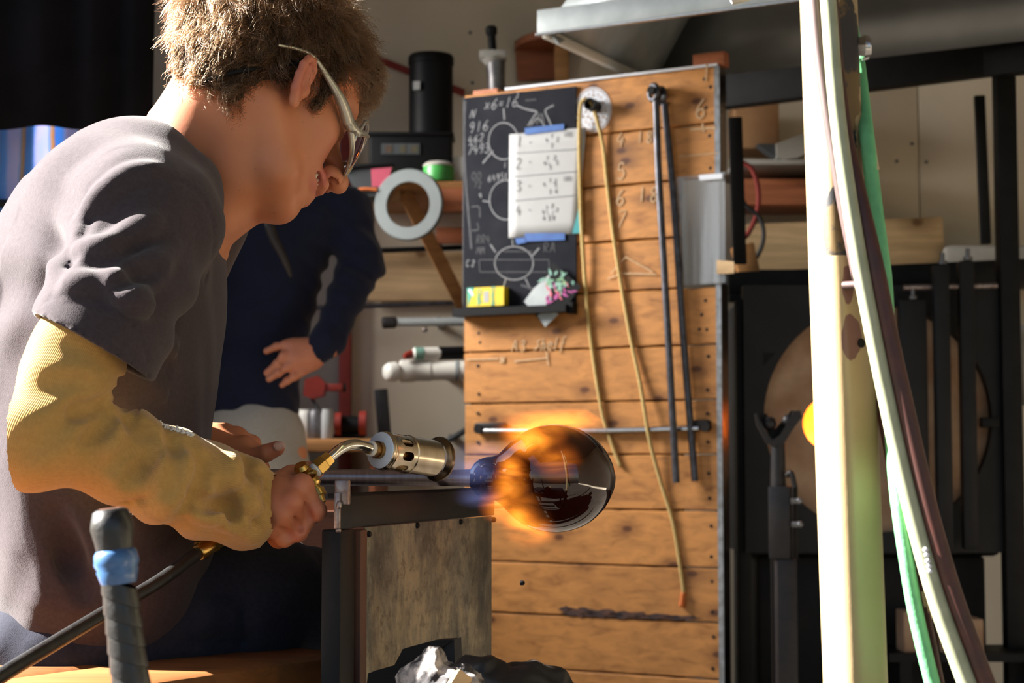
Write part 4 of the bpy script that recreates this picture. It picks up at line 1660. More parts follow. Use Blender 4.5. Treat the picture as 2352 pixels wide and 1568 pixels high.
sx0, sx1 = P(-200, 0, 4.05)[0], P(262, 0, 4.05)[0]
st = MB()
G = []
for z in np.linspace(P(0, 655, 4.05)[2] - .5, zb + .12, 12):
    G.append([(x, 4.05 - .30 * (x - sx1) * 0 + .008 * math.sin(40 * x), z) for x in np.linspace(sx0, sx1, 40)])
st.grid(np.array(G))
banner = thing('striped_cloth', 'blue and lilac striped cloth glowing with daylight under the black curtain', 'cloth', (sx1 - .2, 4.05, .3))
b_o = part('cloth_sheet', st, M['stripe'], banner, 180)
sm_ = b_o.modifiers.new('thick', 'SOLIDIFY')
sm_.thickness = .002
for py in (466, 600):
    a, b = P(-200, py - 5, 4.03), P(262, py + 9, 4.03)
    part('cloth_rail', MB().cyl(a, b, .0105, seg=12), M['black_paint'], banner)
part('cloth_post', MB().box((sx1 + .012, 4.05, (zb + .05) / 2), (.024, .024, zb + .05)), M['black_paint'], banner)

# ================================================================== THE PLANK SHIELD
BY = math.radians(28.5)
ER = np.array([math.cos(BY), -math.sin(BY), 0])
EN = np.array([-math.sin(BY), -math.cos(BY), 0])
EZ = np.array([0, 0, 1.0])
B0 = P(1655, 1060, 4.35)
B0[2] = 0


def B(px, py, off=0.0):
    r = ray(px, py)
    o = np.array([0, 0, CZ])
    t = (B0 - o) @ EN / (r @ EN)
    return o + r * t + EN * off


def Bu(px, py):
    p = B(px, py)
    return (p - B0) @ ER, p[2]


uL, uR = Bu(1068, 900)[0], 0.0
ub = Bu(1558, 500)[0]
TH = .044
shield = thing('heat_shield', 'tall shield of horizontal cedar planks with a zinc edge, standing behind the glass', 'shield', B0 + ER * uL / 2)
rows = [150, 281, 406, 538, 657, 790, 917, 1043, 1173, 1305, 1430, 1561]
zs = [Bu(1655, y)[1] for y in rows]
zs.append(zs[-1] - .14)
AX = np.stack([ER, -EN, EZ])
for i in range(len(zs) - 1):
    zt, zbm = zs[i], zs[i + 1]
    u1 = ub if i in (2, 3) else uR - .006
    if i == 2:
        pass
    m = 25
    us = np.linspace(uL + rng.uniform(-.003, .003), u1, m)
    et = zt - .0012 - np.abs(rng.normal(0, .0009, m))
    eb = zbm + .0012 + np.abs(rng.normal(0, .0009, m))
    pb = MB()
    off = rng.uniform(-.0015, .0015)
    rings = []
    for k in range(m):
        c = B0 + ER * us[k]
        pr = [(off - .003, et[k]), (off, et[k] - .0025), (off, eb[k] + .0025), (off - .003, eb[k]), (-.021, eb[k]), (-.021, et[k])]
        rings.append([c + EN * o + EZ * z for o, z in pr])
    V = np.array(rings).reshape(-1, 3)
    Fc = []
    for k in range(m - 1):
        for j in range(6):
            jj = (j + 1) % 6
            Fc.append((k * 6 + j, k * 6 + jj, (k + 1) * 6 + jj, (k + 1) * 6 + j))
    Fc += [tuple(range(5, -1, -1)), tuple(range((m - 1) * 6, m * 6))]
    pb.add(V, Fc)
    part('plank', pb, M['plank'], shield, 30)
# a narrow piece right of the third row, above the window
M['edge_metal'] = pm('edge_metal', (0.30, 0.24, 0.20), (0.22, 0.15, 0.11), rough=0.2, metal=1.0, scale=14, bstr=0.25, bscale=30, bdist=.004)
# backing frame (dark), steel edge, pale strip painting the sun on the top edge
bk = MB()
bk.box(B0 + ER * (uL + ub) / 2 - EN * .031 + EZ * (zs[0] + zs[-1]) / 2, (ub - uL - .01, .018, zs[0] - zs[-1] - .01), AX)
part('backing_board', bk, M['black_paint'], shield)
zw0, zw1 = Bu(1600, 408)[1], Bu(1600, 655)[1]
ed = MB()
for z0, z1 in ((zs[0], zw0), (zw1, zs[-1])):
    ed.box(B0 + ER * .004 - EN * .022 + EZ * (z0 + z1) / 2, (.004, TH, abs(z0 - z1)), AX)
    ed2 = MB().box(B0 + ER * -.001 + EN * .0015 + EZ * (z0 + z1) / 2, (.014, .002, abs(z0 - z1)), AX)
    part('zinc_edge', ed2, M['zinc'], shield, label='galvanised corner strip')
part('side_edge', ed, M['edge_metal'], shield)
cp = MB()
ucap = Bu(1160, 212)[0]
cp.box(B0 + ER * (ucap + uR) / 2 - EN * .021 + EZ * (zs[0] + .003), (uR - ucap, .046, .006), AX)
part('sunlit_edge_strip', cp, M['white_vinyl'], shield, label='pale strip painted as the sunlit top edge')
wbk = MB().box(B(1112, 214, -.02) + EZ * -.004, (.075, .03, .030), AX)
part('top_block', wbk, M['wood_red'], shield)
part('top_block', MB().box(B(1626, 144, -.02) + EZ * .008, (.085, .034, .036), AX), M['wood_red'], shield)
# screws
scr = MB().lathe(B(1632, 200, .0), B(1632, 200, .0018), [(0, .0045), (.7, .0045), (1, .003)], 10)
s0 = part('screw', scr, M['black_iron'], shield)
for a, b in ((1618, 182), (1622, 247), (1630, 312), (1632, 386), (1621, 690), (1612, 723), (1607, 756), (1624, 757), (1627, 818), (1625, 895), (1625, 950), (1626, 1015), (1628, 1087), (1630, 1144), (1634, 1208), (1634, 1278), (1636, 1335), (1637, 1405), (1639, 1462), (1637, 1535),
             (1103, 786), (1098, 840), (1100, 905), (1098, 949), (1098, 1016), (1100, 765)):
    share(s0, 'screw', shield, B(a, b) - B(1632, 200))

# plexiglass over the window in the shield
px = MB()
q = [B(1552, 408, .006), B(1668, 396, .010), B(1670, 650, .010), B(1574, 655, .006)]
px.prism(q, -EN * .002)
plex = thing('plexiglass_sheet', 'clear plastic sheet covering the cut-out on the right edge of the plank shield', 'sheet', B(1620, 655))
part('pane', px, M['clear'], plex)
part('pane_clip', MB().prism([B(1610, 404, .012), B(1664, 400, .012), B(1664, 412, .012), B(1612, 416, .012)], EN * .003), M['white_vinyl'], plex)
part('pane_tape', MB().prism([B(1650, 598, .011), B(1690, 602, .011), B(1690, 628, .011), B(1650, 630, .011)], EN * .001), M['wood_pale'], plex)

# ---- chalkboard
cb = thing('chalkboard', 'slate chalkboard covered in chalk circles, screwed to the upper left of the plank shield', 'chalkboard', B(1195, 715))
slab = MB().prism([B(1068, 226, .002), B(1326, 199, .002), B(1326, 716, .002), B(1066, 716, .002)], EN * .006)
part('slate', slab, M['chalkboard'], cb)
tr = MB().prism([B(1060, 712, .004), B(1318, 702, .004), B(1318, 718, .004), B(1060, 730, .004)], EN * .045)
part('chalk_tray', tr, M['plastic_black'], cb)
part('tray_end', MB().prism([B(1314, 696, .004), B(1328, 695, .004), B(1328, 722, .004), B(1314, 722, .004)], EN * .030), M['plastic_black'], cb)


def CBp(px, py):
    return B(px, py, .0083)


def circ(cx, cy, rx, ry, a0=0, a1=360, n=28):
    return [(cx + rx * math.cos(math.radians(a)), cy - ry * math.sin(math.radians(a))) for a in np.linspace(a0, a1, n)]


ck, cf = MB(), MB()


def K(pts, w=.004, mb=None, fn=CBp, sm=3):
    ribbon(ck if mb is None else mb, [fn(*p) for p in pts], w, EN, .0004, sm)


K(circ(1160, 325, 34, 42, 20, 290), .0036)
K([(1160, 250), (1162, 276)], .0046)
K([(1136, 347), (1112, 376)], .0046)
K(circ(1166, 460, 38, 45, 70, 290), .0036)
K([(1165, 398), (1166, 416)], .0036)
K([(1112, 462), (1126, 464)], .0036)
K(circ(1184, 605, 44, 38), .0036)
K([(1180, 550), (1181, 567)], .0036)
K([(1130, 562), (1142, 580)], .0046)
K([(1242, 570), (1224, 590)], .0046)
K([(1165, 642), (1158, 668)], .004)
K([(1210, 640), (1222, 664)], .004)
K([(1104, 597), (1264, 597)], .003, cf)
K([(1106, 625), (1266, 625)], .003, cf)
K([(1104, 598), (1106, 624)], .003, cf)
K([(1264, 597), (1266, 624)], .003, cf)
K([(1160, 578), (1226, 578)], .003, cf)
K([(1072, 232), (1070, 300), (1072, 400), (1082, 520), (1086, 572)], .007, cf)
K([(1068, 228), (1067, 700)], .004, cf)
# star
K([(1190, 243), (1212, 252), (1236, 258), (1230, 268), (1216, 290)], .0045)
K([(1275, 243), (1256, 254), (1262, 272), (1270, 290)], .0045)
K([(1242, 262), (1236, 286)], .008, cf)
K([(1248, 262), (1252, 286)], .008, cf)
K([(1222, 290), (1238, 272), (1254, 290)], .004)
K([(1210, 232), (1235, 230)], .004, cf)
letters(ck, "N", 1082, 272, 22, CBp, .003, EN, .4)
letters(ck, '%', 1115, 255, 10, CBp, .003, EN)
letters(ck, "x6=16", 1115, 254, 24, CBp, .0032, EN, .3, .78, -.12)
letters(ck, "2", 1190, 224, 9, CBp, .0025, EN)
letters(ck, "916", 1080, 306, 24, CBp, .0030, EN, .2, .78, -.15)
letters(ck, "462", 1078, 332, 18, CBp, .0028, EN, .2, .85, -.25)
letters(ck, "7493", 1076, 356, 22, CBp, .0030, EN, .2, .70, -.1)
letters(cf, "00", 1087, 414, 18, CBp, .0030, EN, .1, .8)
letters(ck, "6495", 1124, 418, 15, CBp, .0026, EN, .1, .75, -.15)
letters(cf, "72", 1092, 432, 14, CBp, .0030, EN, .1, .9)
letters(ck, "4", 1104, 455, 12, CBp, .0030, EN)
K([(1086, 476), (1104, 476), (1106, 500)], .004, cf)
K([(1084, 530), (1102, 528), (1100, 512)], .004, cf)
letters(ck, "1", 1160, 386, 12, CBp, .0025, EN)
letters(cf, "RR4", 1098, 560, 18, CBp, .003, EN, .15, .7, -.05)
letters(cf, "MM", 1098, 584, 16, CBp, .003, EN, .15, .7)
letters(ck, "C2", 1074, 612, 14, CBp, .0028, EN, .2, 1.0)
letters(cf, "RA", 1252, 580, 22, CBp, .0032, EN, .1, .8)
K([(1080, 670), (1084, 690)], .004, cf)
K([(1200, 655), (1232, 665)], .006, cf)
part('chalk_drawing', ck, M['chalk'], cb, kind='stuff')
part('chalk_smudge', cf, M['chalk_faint'], cb, kind='stuff')

# chalk numbers on the planks
cw, cbl = MB(), MB()


def PW(px, py):
    return B(px, py, .0026)


letters(cbl, "4", 1416, 338, 32, PW, .0038, EN, .2)
letters(cbl, "18", 1464, 328, 26, PW, .0038, EN, .1, .95)
letters(cbl, "5", 1418, 412, 36, PW, .0034, EN, .1)
letters(cbl, "6", 1416, 472, 36, PW, .0042, EN, .1)
letters(cbl, "18", 1466, 464, 34, PW, .0042, EN, .1, .95)
letters(cbl, "7", 1416, 522, 36, PW, .0034, EN, .2)
K([(1404, 628), (1438, 590), (1500, 624)], .004, cbl, PW, 1)
K([(1396, 640), (1430, 628), (1508, 630)], .004, cbl, PW, 1)
letters(cw, "1", 1612, 188, 40, PW, .004, EN, .1)
letters(cw, "6", 1598, 272, 44, PW, .0048, EN, .1)
K([(1586, 298), (1645, 294)], .006, cw, PW, 1)
K([(1614, 284), (1618, 304)], .005, cw, PW, 1)
K([(1560, 360), (1650, 352)], .003, cw, PW, 1)
letters(cw, "A3", 1176, 806, 24, PW, .0036, EN, .2, .9)
letters(cw, "shelf", 1226, 806, 28, PW, .0036, EN, .3, .62, -.08)
K([(1072, 826), (1146, 824)], .004, cw, PW, 1)
letters(cw, "N", 1150, 834, 18, PW, .004, EN)
K([(1182, 830), (1258, 822)], .004, cw, PW, 1)
K([(1256, 806), (1260, 838)], .004, cw, PW, 1)
part('chalk_numbers', cbl, M['chalk_wood'], shield, kind='stuff')
part('chalk_marks', cw, M['chalk_wood'], shield, kind='stuff')
# scorch on the lower planks
M['scorch'] = pm('scorch', (0.025, 0.018, 0.02), (0.10, 0.045, 0.03), rough=0.9, scale=30)
sc_ = MB()
for a, b, w, hh in ((1300, 1398, 12, 6), (1330, 1405, 26, 10), (1380, 1408, 34, 9), (1440, 1412, 40, 8), (1500, 1415, 40, 6), (1560, 1418, 36, 5)):
    pts = [B(a + w * 1.3 * math.cos(t) * (1 + .25 * math.sin(5 * t)), b + hh * math.sin(t) * (1 + .3 * math.sin(7 * t + a)), .0022) for t in np.linspace(0, 2 * math.pi, 22, endpoint=False)]
    sc_.prism(pts, EN * .0003)
part('scorch_mark', sc_, M['scorch'], shield, label='burnt streak along a plank joint', kind='stuff')

# ---- paper chart taped over the slate
pap = thing('paper_chart', 'white handwritten chart numbered 1 to 4, taped over the chalkboard with blue tape', 'paper', B(1255, 545))


def PP(px, py):
    return B(px, py, .0100)


cols, rws = 9, 9
TLc, TRc, BLc, BRc = (1174, 310), (1350, 294), (1172, 547), (1330, 537)
Gp = []
for i in np.linspace(0, 1, rws):
    row = []
    for j in np.linspace(0, 1, cols):
        x = (1 - i) * ((1 - j) * TLc[0] + j * TRc[0]) + i * ((1 - j) * BLc[0] + j * BRc[0])
        y = (1 - i) * ((1 - j) * TLc[1] + j * TRc[1]) + i * ((1 - j) * BLc[1] + j * BRc[1])
        row.append(B(x, y, .0090 + .004 * max(0, j - .7) * (1 - i)))
    Gp.append(row)
pm_o = part('sheet', MB().grid(np.array(Gp)), M['paper'], pap, 180)
sm_ = pm_o.modifiers.new('thick', 'SOLIDIFY')
sm_.thickness = .0006
sm_.offset = -1


def PI(px, py):
    return B(px, py, .0100 + .0035 * max(0, (px - 1300) / 60) * max(0, 1 - (py - 300) / 240))


ik, il = MB(), MB()
for (a, b, c, d) in ((1188, 353, 1338, 343), (1182, 407, 1336, 394), (1184, 462, 1332, 449)):
    ribbon(il, [PI(a, b), PI((a + c) / 2, (b + d) / 2), PI(c, d)], .0016, EN, .0003, 1)
for t, a, b, h in (('1', 1190, 338, 24), ('2', 1188, 388, 24), ('3', 1188, 440, 24), ('4', 1188, 496, 22)):
    letters(il, t, a, b, h, PI, .0017, EN)
for a, b in ((1220, 329), (1219, 374), (1218, 429), (1219, 484)):
    ribbon(ik, [PI(a, b), PI(a + 3, b - 1)], .0036, EN, .0003, 1)
letters(il, "180", 1298, 315, 11, PI, .0010, EN)
letters(il, "180", 1296, 417, 11, PI, .0010, EN)
for t, a, b in (('1', 1268, 318), ('2', 1281, 326), ('4', 1256, 328), ('3', 1268, 340), ('1', 1258, 368), ('2', 1275, 368), ('4', 1252, 381), ('3', 1264, 390), ('5', 1280, 380),
                ('1', 1264, 420), ('2', 1276, 422), ('4', 1250, 430), ('5', 1276, 430), ('3', 1264, 446), ('6', 1278, 444),
                ('1', 1256, 482), ('2', 1269, 478), ('7', 1279, 489), ('4', 1248, 493), ('6', 1250, 506), ('3', 1262, 508), ('8', 1272, 506)):
    letters(ik, t, a, b, 10, PI, .0013, EN)
for a, b, c, d in ((1258, 484, 1266, 502), (1276, 484, 1266, 502), (1262, 374, 1268, 384)):
    ribbon(il, [PI(a, b), PI(c, d)], .001, EN, .0003, 1)
part('ink_lines', il, M['ink'], pap, kind='stuff')
part('ink_digits', ik, M['ink'], pap, kind='stuff')
for pts in ([(1210, 296), (1300, 286), (1300, 300), (1210, 311)], [(1210, 537), (1302, 536), (1302, 552), (1210, 556)], [(1188, 549), (1212, 546), (1214, 558), (1192, 562)]):
    part('blue_tape_strip', MB().prism([B(a, b, .0112) for a, b in pts], EN * .0008), M['blue_tape'], pap)
teal = MB().prism([B(1340, 452, .0084), B(1342, 536, .0084), B(1318, 537, .0084)], EN * .0012)
single('teal_card', 'corner of a teal card sticking out from under the taped paper chart', 'card', teal, M['teal'])

# ---- box of chalk: yellow packet with green end
bx = thing('chalk_box', 'yellow and green chalk box standing on the chalk tray', 'box', B(1130, 706, .03))
f0 = .036
pc = [(1088, 664), (1172, 660), (1172, 703), (1088, 707)]
part('carton', MB().prism([B(a, b, f0) for a, b in pc], -EN * .026), M['yellow'], bx)
part('green_panel', MB().prism([B(a, b, f0 + .0003) for a, b in ((1088, 664), (1104, 663), (1098, 684), (1090, 706))], EN * .0003), M['green_card'], bx)
part('chalk_picture', MB().prism([B(a, b, f0 + .0004) for a, b in ((1090, 668), (1096, 666), (1104, 680), (1100, 683))], EN * .0003), M['white_vinyl'], bx)


def on_panel(txt, size, p_center, xdir, ydir, nrm, mat, name, parent, lift):
    cu = bpy.data.curves.new(name, 'FONT')
    cu.body = txt
    cu.size = size
    cu.align_x, cu.align_y = 'CENTER', 'CENTER'
    cu.extrude = .0002
    cu.offset = size * .022
    tmp = bpy.data.objects.new('tmp_text', cu)
    col.objects.link(tmp)
    dg = bpy.context.evaluated_depsgraph_get()
    me = bpy.data.meshes.new_from_object(tmp.evaluated_get(dg))
    bpy.data.objects.remove(tmp)
    co = np.array([v.co[:] for v in me.vertices])
    V = np.asarray(p_center) + co[:, :1] * np.asarray(xdir) + co[:, 1:2] * np.asarray(ydir) + (co[:, 2:] + lift) * np.asarray(nrm)
    fc = [tuple(p.vertices) for p in me.polygons]
    bpy.data.meshes.remove(me)
    return part(name, (V, fc), mat, parent, None)


on_panel("Crayola", .0165, B(1148, 682, f0), -EZ, ER, EN, M['green_card'], 'brand_lettering', bx, .0006)
on_panel("Chalk", .019, B(1116, 684, f0), -EZ, ER, EN, M['green_card'], 'word_lettering', bx, .0006)
part('pale_panel', MB().prism([B(a, b, f0 + .0002) for a, b in ((1126, 672), (1138, 671), (1138, 696), (1126, 697))], EN * .0003), M['paper'], bx)

# ---- plant postcard leaning on the tray
pcx = thing('postcard', 'tilted dark postcard with a bright coloured leafy plant, tucked behind the chalk tray', 'card', B(1280, 700))
part('card', MB().prism([B(a, b, .0240) for a, b in ((1280, 604), (1344, 660), (1322, 690), (1262, 752), (1214, 694), (1236, 676))], EN * .0010), M['plastic_black'], pcx)
part('white_margin', MB().prism([B(a, b, .0252) for a, b in ((1214, 694), (1236, 664), (1272, 632), (1276, 690), (1262, 704), (1226, 708))], EN * .0004), M['galv'], pcx)
part('white_corner', MB().prism([B(a, b, .0252) for a, b in ((1244, 726), (1262, 752), (1294, 722), (1268, 712))], EN * .0004), M['galv'], pcx)
lf = {'leaf_teal': MB(), 'leaf_green': MB(), 'magenta': MB(), 'pink': MB()}
for i in range(46):
    k = ['leaf_teal', 'leaf_green', 'magenta', 'pink'][int(rng.integers(0, 4))]
    a0 = rng.uniform(0, 6.28)
    cx_, cy_ = 1290 + rng.normal(0, 14), 655 + rng.normal(0, 9)
    if k in ('magenta', 'pink') and rng.random() < .8:
        cy_ += 22
        cx_ -= 4
    else:
        cy_ -= 6
    L_, w_ = rng.uniform(12, 24), rng.uniform(2, 4)
    d = np.array([math.cos(a0), math.sin(a0)])
    e = np.array([-d[1], d[0]])
    c0 = np.array([cx_, cy_])
    o_ = .0256 + i * .00003
    lf[k].prism([B(*(c0), o_), B(*(c0 + d * L_ * .4 + e * w_), o_), B(*(c0 + d * L_), o_), B(*(c0 + d * L_ * .4 - e * w_), o_)], EN * .0002)
for k, mb in lf.items():
    part('printed_leaf', mb, M[k], pcx, kind='stuff')

# ---- round sticker: interlaced lattice
sk = thing('round_sticker', 'round white lattice sticker on the top plank behind the rope peg', 'sticker', B(1365, 303))
sm2 = MB()
sc_c, srx, sry = (1364, 252), 40, 50
for f in (1.0, .9):
    ribbon(sm2, [B(sc_c[0] + srx * f * math.cos(t), sc_c[1] - sry * f * math.sin(t), .0026) for t in np.linspace(0, 2 * math.pi, 49)], .0030, EN, .0003, 1)
for ang in (0, 60, 120):
    for o in np.linspace(-.75, .75, 7):
        c_, s_ = math.cos(math.radians(ang)), math.sin(math.radians(ang))
        hl = math.sqrt(max(0, .9 ** 2 - o * o))
        p0 = (-s_ * o - c_ * hl, c_ * o - s_ * hl)
        p1 = (-s_ * o + c_ * hl, c_ * o + s_ * hl)
        ribbon(sm2, [B(sc_c[0] + srx * p[0], sc_c[1] - sry * p[1], .0026) for p in (p0, p1)], .0030, EN, .0003, 1)
for a in range(0, 360, 60):
    for b in (0, 30):
        c2 = (.45 * math.cos(math.radians(a + b)), .45 * math.sin(math.radians(a + b)))
        ribbon(sm2, [B(sc_c[0] + srx * (c2[0] + .44 * math.cos(t)), sc_c[1] - sry * (c2[1] + .44 * math.sin(t)), .0027) for t in np.linspace(0, 2 * math.pi, 25)], .0022, EN, .0003, 1)
part('lattice', sm2, M['white_vinyl'], sk)

# ---- peg, ropes, rods, handle bar
pg = thing('rope_peg', 'black tube peg sticking out of the top plank, holding the cord', 'peg', B(1372, 252))
a, b = B(1370, 246, 0), B(1372, 246, .048)
part('tube', MB().lathe(a, b, [(0, .021), (.02, .0165), (1, .0165), (1, .0125), (.55, .0120)], 20, False), M['black_paint'], pg)
ro = thing('rope', 'tan cord looped over the black peg, its two ends hanging down the plank shield', 'rope', B(1440, 1070))
r1 = [(1356, 232, .034), (1345, 250, .030), (1337, 330, .016), (1339, 450, .0155), (1343, 560, .013), (1356, 750, .0065), (1384, 940, .006), (1408, 1020, .006), (1428, 1072, .006)]
r2 = [(1356, 232, .034), (1371, 248, .026), (1388, 330, .010), (1398, 430, .007), (1414, 560, .006), (1446, 750, .007), (1470, 860, .010), (1485, 930, .018), (1495, 985, .0215), (1505, 1040, .016), (1522, 1110, .009), (1548, 1200, .006), (1566, 1310, .006), (1573, 1362, .006)]
part('cord_strand', MB().tube(np.array([B(*p) for p in r1]), .0050, 8, 8), M['rope'], ro, 180)
part('cord_strand', MB().tube(np.array([B(*p) for p in r2]), .0050, 8, 8), M['rope'], ro, 180)
part('cord_tip', MB().tube(np.array([B(1573, 1360, .009), B(1571, 1376, .009), B(1569, 1392, .009)]), [.0058, .0062, .0078], 8, 4), M['rope_end'], ro, 180, label='orange whipped end')


def hang_rod(label, pts, name='steel_rod'):
    t = thing(name, label, 'rod', B(pts[-1][0], pts[-1][1], pts[-1][2]))
    part('shaft', MB().tube(np.array([B(*p) for p in pts]), .0092, 12, 4), M['rod'], t, 60)
    return t


ra = hang_rod('left one of two dark steel rods hanging down the plank shield', [(1519, 232, .034), (1526, 420, .034), (1544, 720, .034), (1565, 1108, .032)])
rb = hang_rod('right one of two dark steel rods hanging down the plank shield', [(1531, 240, .0125), (1552, 460, .0125), (1573, 760, .0125), (1601, 1105, .0125)])
for t, (cx_, cy_, of) in ((ra, (1514, 218, .036)), (rb, (1522, 222, .014))):
    ctr = B(cx_, cy_, of)
    ring = [ctr + .019 * (math.cos(q) * norm(ER * .8 + EN * .5) + math.sin(q) * EZ) for q in np.linspace(0, 2 * math.pi, 25)]
    part('eye_ring', MB().tube(np.array(ring), .0068, 10, 1, False), M['rod'], t, 180)
pg2 = MB().cyl(B(1516, 216, 0), B(1516, 216, .060), .010, seg=14)
single('rod_peg', 'iron peg through the rings of the two steel rods', 'peg', pg2, M['black_iron'])
hb = thing('handle_bar', 'bright steel handle bar fixed across the middle of the plank shield', 'handle', B(1360, 1000))
part('bar', MB().tube(np.array([B(1118, 990, .0105), B(1350, 990, .0105), B(1610, 984, .0105)]), .0080, 14, 6), M['bright_steel'], hb, 60)
for a, b, c, d in ((1094, 970, 1166, 1000), (1582, 962, 1634, 998)):
    ce = (B(a, b, 0) + B(c, d, 0)) / 2
    w = np.linalg.norm((B(c, b) - B(a, b)))
    part('end_bracket', MB().box(ce + EN * .006 + EZ * .006, (w, .012, .022), AX, .004), M['black_iron'], hb, 40)
    q = ce + (ER * (-w * .36 if a < 1300 else w * .30))
    part('stand_off', MB().cyl(q, q + EN * .016, .013, seg=16), M['black_iron'], hb, 40)


# ================================================================== GLASSBLOWER'S BENCH
def Pz(px, d, z):
    """point at pixel column px, distance d and height z"""
    r = ray(px, 1060)
    return np.array([r[0] * d / r[1], d, z])


bench = thing('bench', "glassblower's bench with wooden seat, black iron rail and stained sheet side", 'bench', (-.30, 1.75, 0))
SEAT_Z = .566
ZR = .7297
q0, q1 = Pz(779, 1.66, ZR), Pz(1136, 2.10, ZR)
RD = norm(q1 - q0)                       # rail direction, away from the camera
RN = np.array([RD[1], -RD[0], 0])        # towards the camera / right
RX = np.stack([RD, -RN, EZ])
# angle iron: vertical flange and top flange, joined
rail = MB()
prof = [(0, 0), (.0035, -.0), (.0035, -.0335), (.0, -.0335)]
L_ = np.linalg.norm(q1 - q0)
rail.box((q0 + q1) / 2 + EZ * -.0168 - RN * .002, (L_, .004, .0336), RX, .0008)
rail.box((q0 + q1) / 2 - RN * .006 - EZ * .002, (L_, .012, .004), RX, .0008)
part('rail', rail, M['black_iron'], bench, 40, kind='stuff')
part('end_stop', MB().box(q0 + RD * .004 + RN * .002 + EZ * .0012, (.007, .0145, .0235), RX, .0016), M['worn_steel'], bench, 40, label='worn upright lug at the end of the rail')
part('weld_edge', MB().box(q0 - RD * .001 + EZ * -.016 - RN * .001, (.0045, .006, .034), RX, .0012), M['worn_steel'], bench, 40)
part('weld_bead', MB().ball(q0 - RD * .002 + EZ * -.0105 + RN * .001, (.0028, .0030, .0045), 10).ball(q0 + EZ * -.0345 - RD * .001, (.0030, .0034, .0026), 10), M['worn_steel'], bench, 180, kind='stuff')
# far rail (second support of the pipe, seen under the burner)
q0b, q1b = q0 + np.array([-.02, .34, 0]), q1 + np.array([-.02, .34, 0])
# steel post and timber, then the sheet
pp0 = q0 + RD * .018 - RN * .008
part('post', MB().box((pp0[0], pp0[1], (.6955) / 2), (.036, .020, .6955), RX, .002), M['black_iron'], bench, 40)
w0 = q0 + RD * .048 - RN * .006
part('timber_edge', MB().box((w0[0], w0[1], .347), (.017, .024, .694), RX, .0015), M['edge_wood'], bench, 40)
g0 = q0 + RD * .058
g1 = q0 + RD * (np.linalg.norm(q1 - q0) - .022)
sh_ = MB()
ztop = ZR - .0335
mid = (g0 + g1) / 2
nU, nV = 24, 2
G = []
for z in (ztop - .0005, .02):
    G.append([np.array([*(g0 + (g1 - g0) * t)[:2], z]) + RN * (.0035 + .0006 * math.sin(9 * t)) for t in np.linspace(0, 1, nU)])
sh_.grid(np.array(G))
so = part('side_sheet', sh_, M['plate'], bench, 40, label='stained galvanised sheet')
mod = so.modifiers.new('thick', 'SOLIDIFY')
mod.thickness = .0018
mod.offset = -1


def SHP(px, py, off=.006):
    r = ray(px, py)
    o = np.array([0, 0, CZ])
    t = ((g0 - o) @ RN) / (r @ RN)
    return o + r * t + RN * off


for i, (a, b) in enumerate(((838, 1226), (950, 1206), (1050, 1198), (1127, 1193), (1193, 1338))):
    c = SHP(a, b, .0045)
    part('nail', MB().lathe(c - RN * .003, c + RN * .002, [(0, .0032), (.7, .0032), (1, .0022)], 12), M['black_iron'], bench, 40)
# seat plank: its front edge recedes along the bench
e0, e1 = np.array([-.50, 1.30, 0]), np.array([-.155, 1.80, 0])
ed_ = norm(e1 - e0)
en_ = np.array([ed_[1], -ed_[0], 0])
for k in range(3):
    w = .128
    c = (e0 + e1) / 2 - en_ * (w * k + w / 2 + .003 * k) + EZ * (SEAT_Z - .021)
    part('seat_plank', MB().box(c + ed_ * .0, (np.linalg.norm(e1 - e0) + (.10 if k else 0), w - .001, .042), np.stack([ed_, -en_, EZ]), .010), M['seat_wood'], bench, 40)
for (x, y) in ((-.50, 1.42), (-.80, 1.62), (-.30, 1.86)):
    part('leg', MB().box((x, y, (SEAT_Z - .042) / 2), (.05, .05, SEAT_Z - .042), None, .003), M['black_iron'], bench, 40)
# lower panel behind the torch hand (warm dark board on the far side of the bench)
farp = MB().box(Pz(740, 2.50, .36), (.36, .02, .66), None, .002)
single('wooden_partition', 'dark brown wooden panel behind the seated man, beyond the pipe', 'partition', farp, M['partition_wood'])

# ================================================================== PIPE AND GLASS
pip = thing('blowpipe', 'steel blowpipe lying across the bench rail with the hot glass at its end', 'pipe', P(900, 1110, 1.953))
YB = 1.953
pm0, pm1 = P(380, 1094, YB), P(1100, 1097.5, YB)
part('tube', MB().lathe(pm0, pm1, [(0, .0092), (.55, .0092), (.93, .0092), (.985, .0100), (1, .0085)], 28), M['pipe'], pip, 40)
gb = MB()
profpx = [(1079, 19), (1083, 24), (1090, 34), (1100, 42), (1112, 47), (1122, 49), (1132, 50), (1142, 54), (1152, 62), (1165, 75), (1182, 91), (1205, 107), (1230, 117), (1255, 122), (1280, 123.5), (1305, 120.5), (1330, 113), (1355, 100), (1378, 80), (1395, 58), (1406, 36), (1412, 18), (1414, 3)]
pr_s = spline(np.array([(a, b, 0) for a, b in profpx], float), 4)
ga, gbp = P(1079, 1097.5, YB), P(1414, 1098.5, YB)
gb.lathe(ga, gbp, [((a - 1079) / 335.0, max(b, 1.0) / F_PX * YB) for a, b, _ in pr_s], 72)
single('glass_vessel', 'dark amber hot glass bulb on the end of the blowpipe, wrapped in flame', 'glass', gb, M['glass'], 180)

# ================================================================== TORCH
torch = thing('torch', 'hand torch with brass valve, bent tube and slotted nickel burner, held in the right hand', 'torch', P(800, 1110, 1.75))
ba, bb = P(873, 1033.5, 1.772), P(1006, 1054, 1.838)
bd = norm(bb - ba)
Rb = .0192
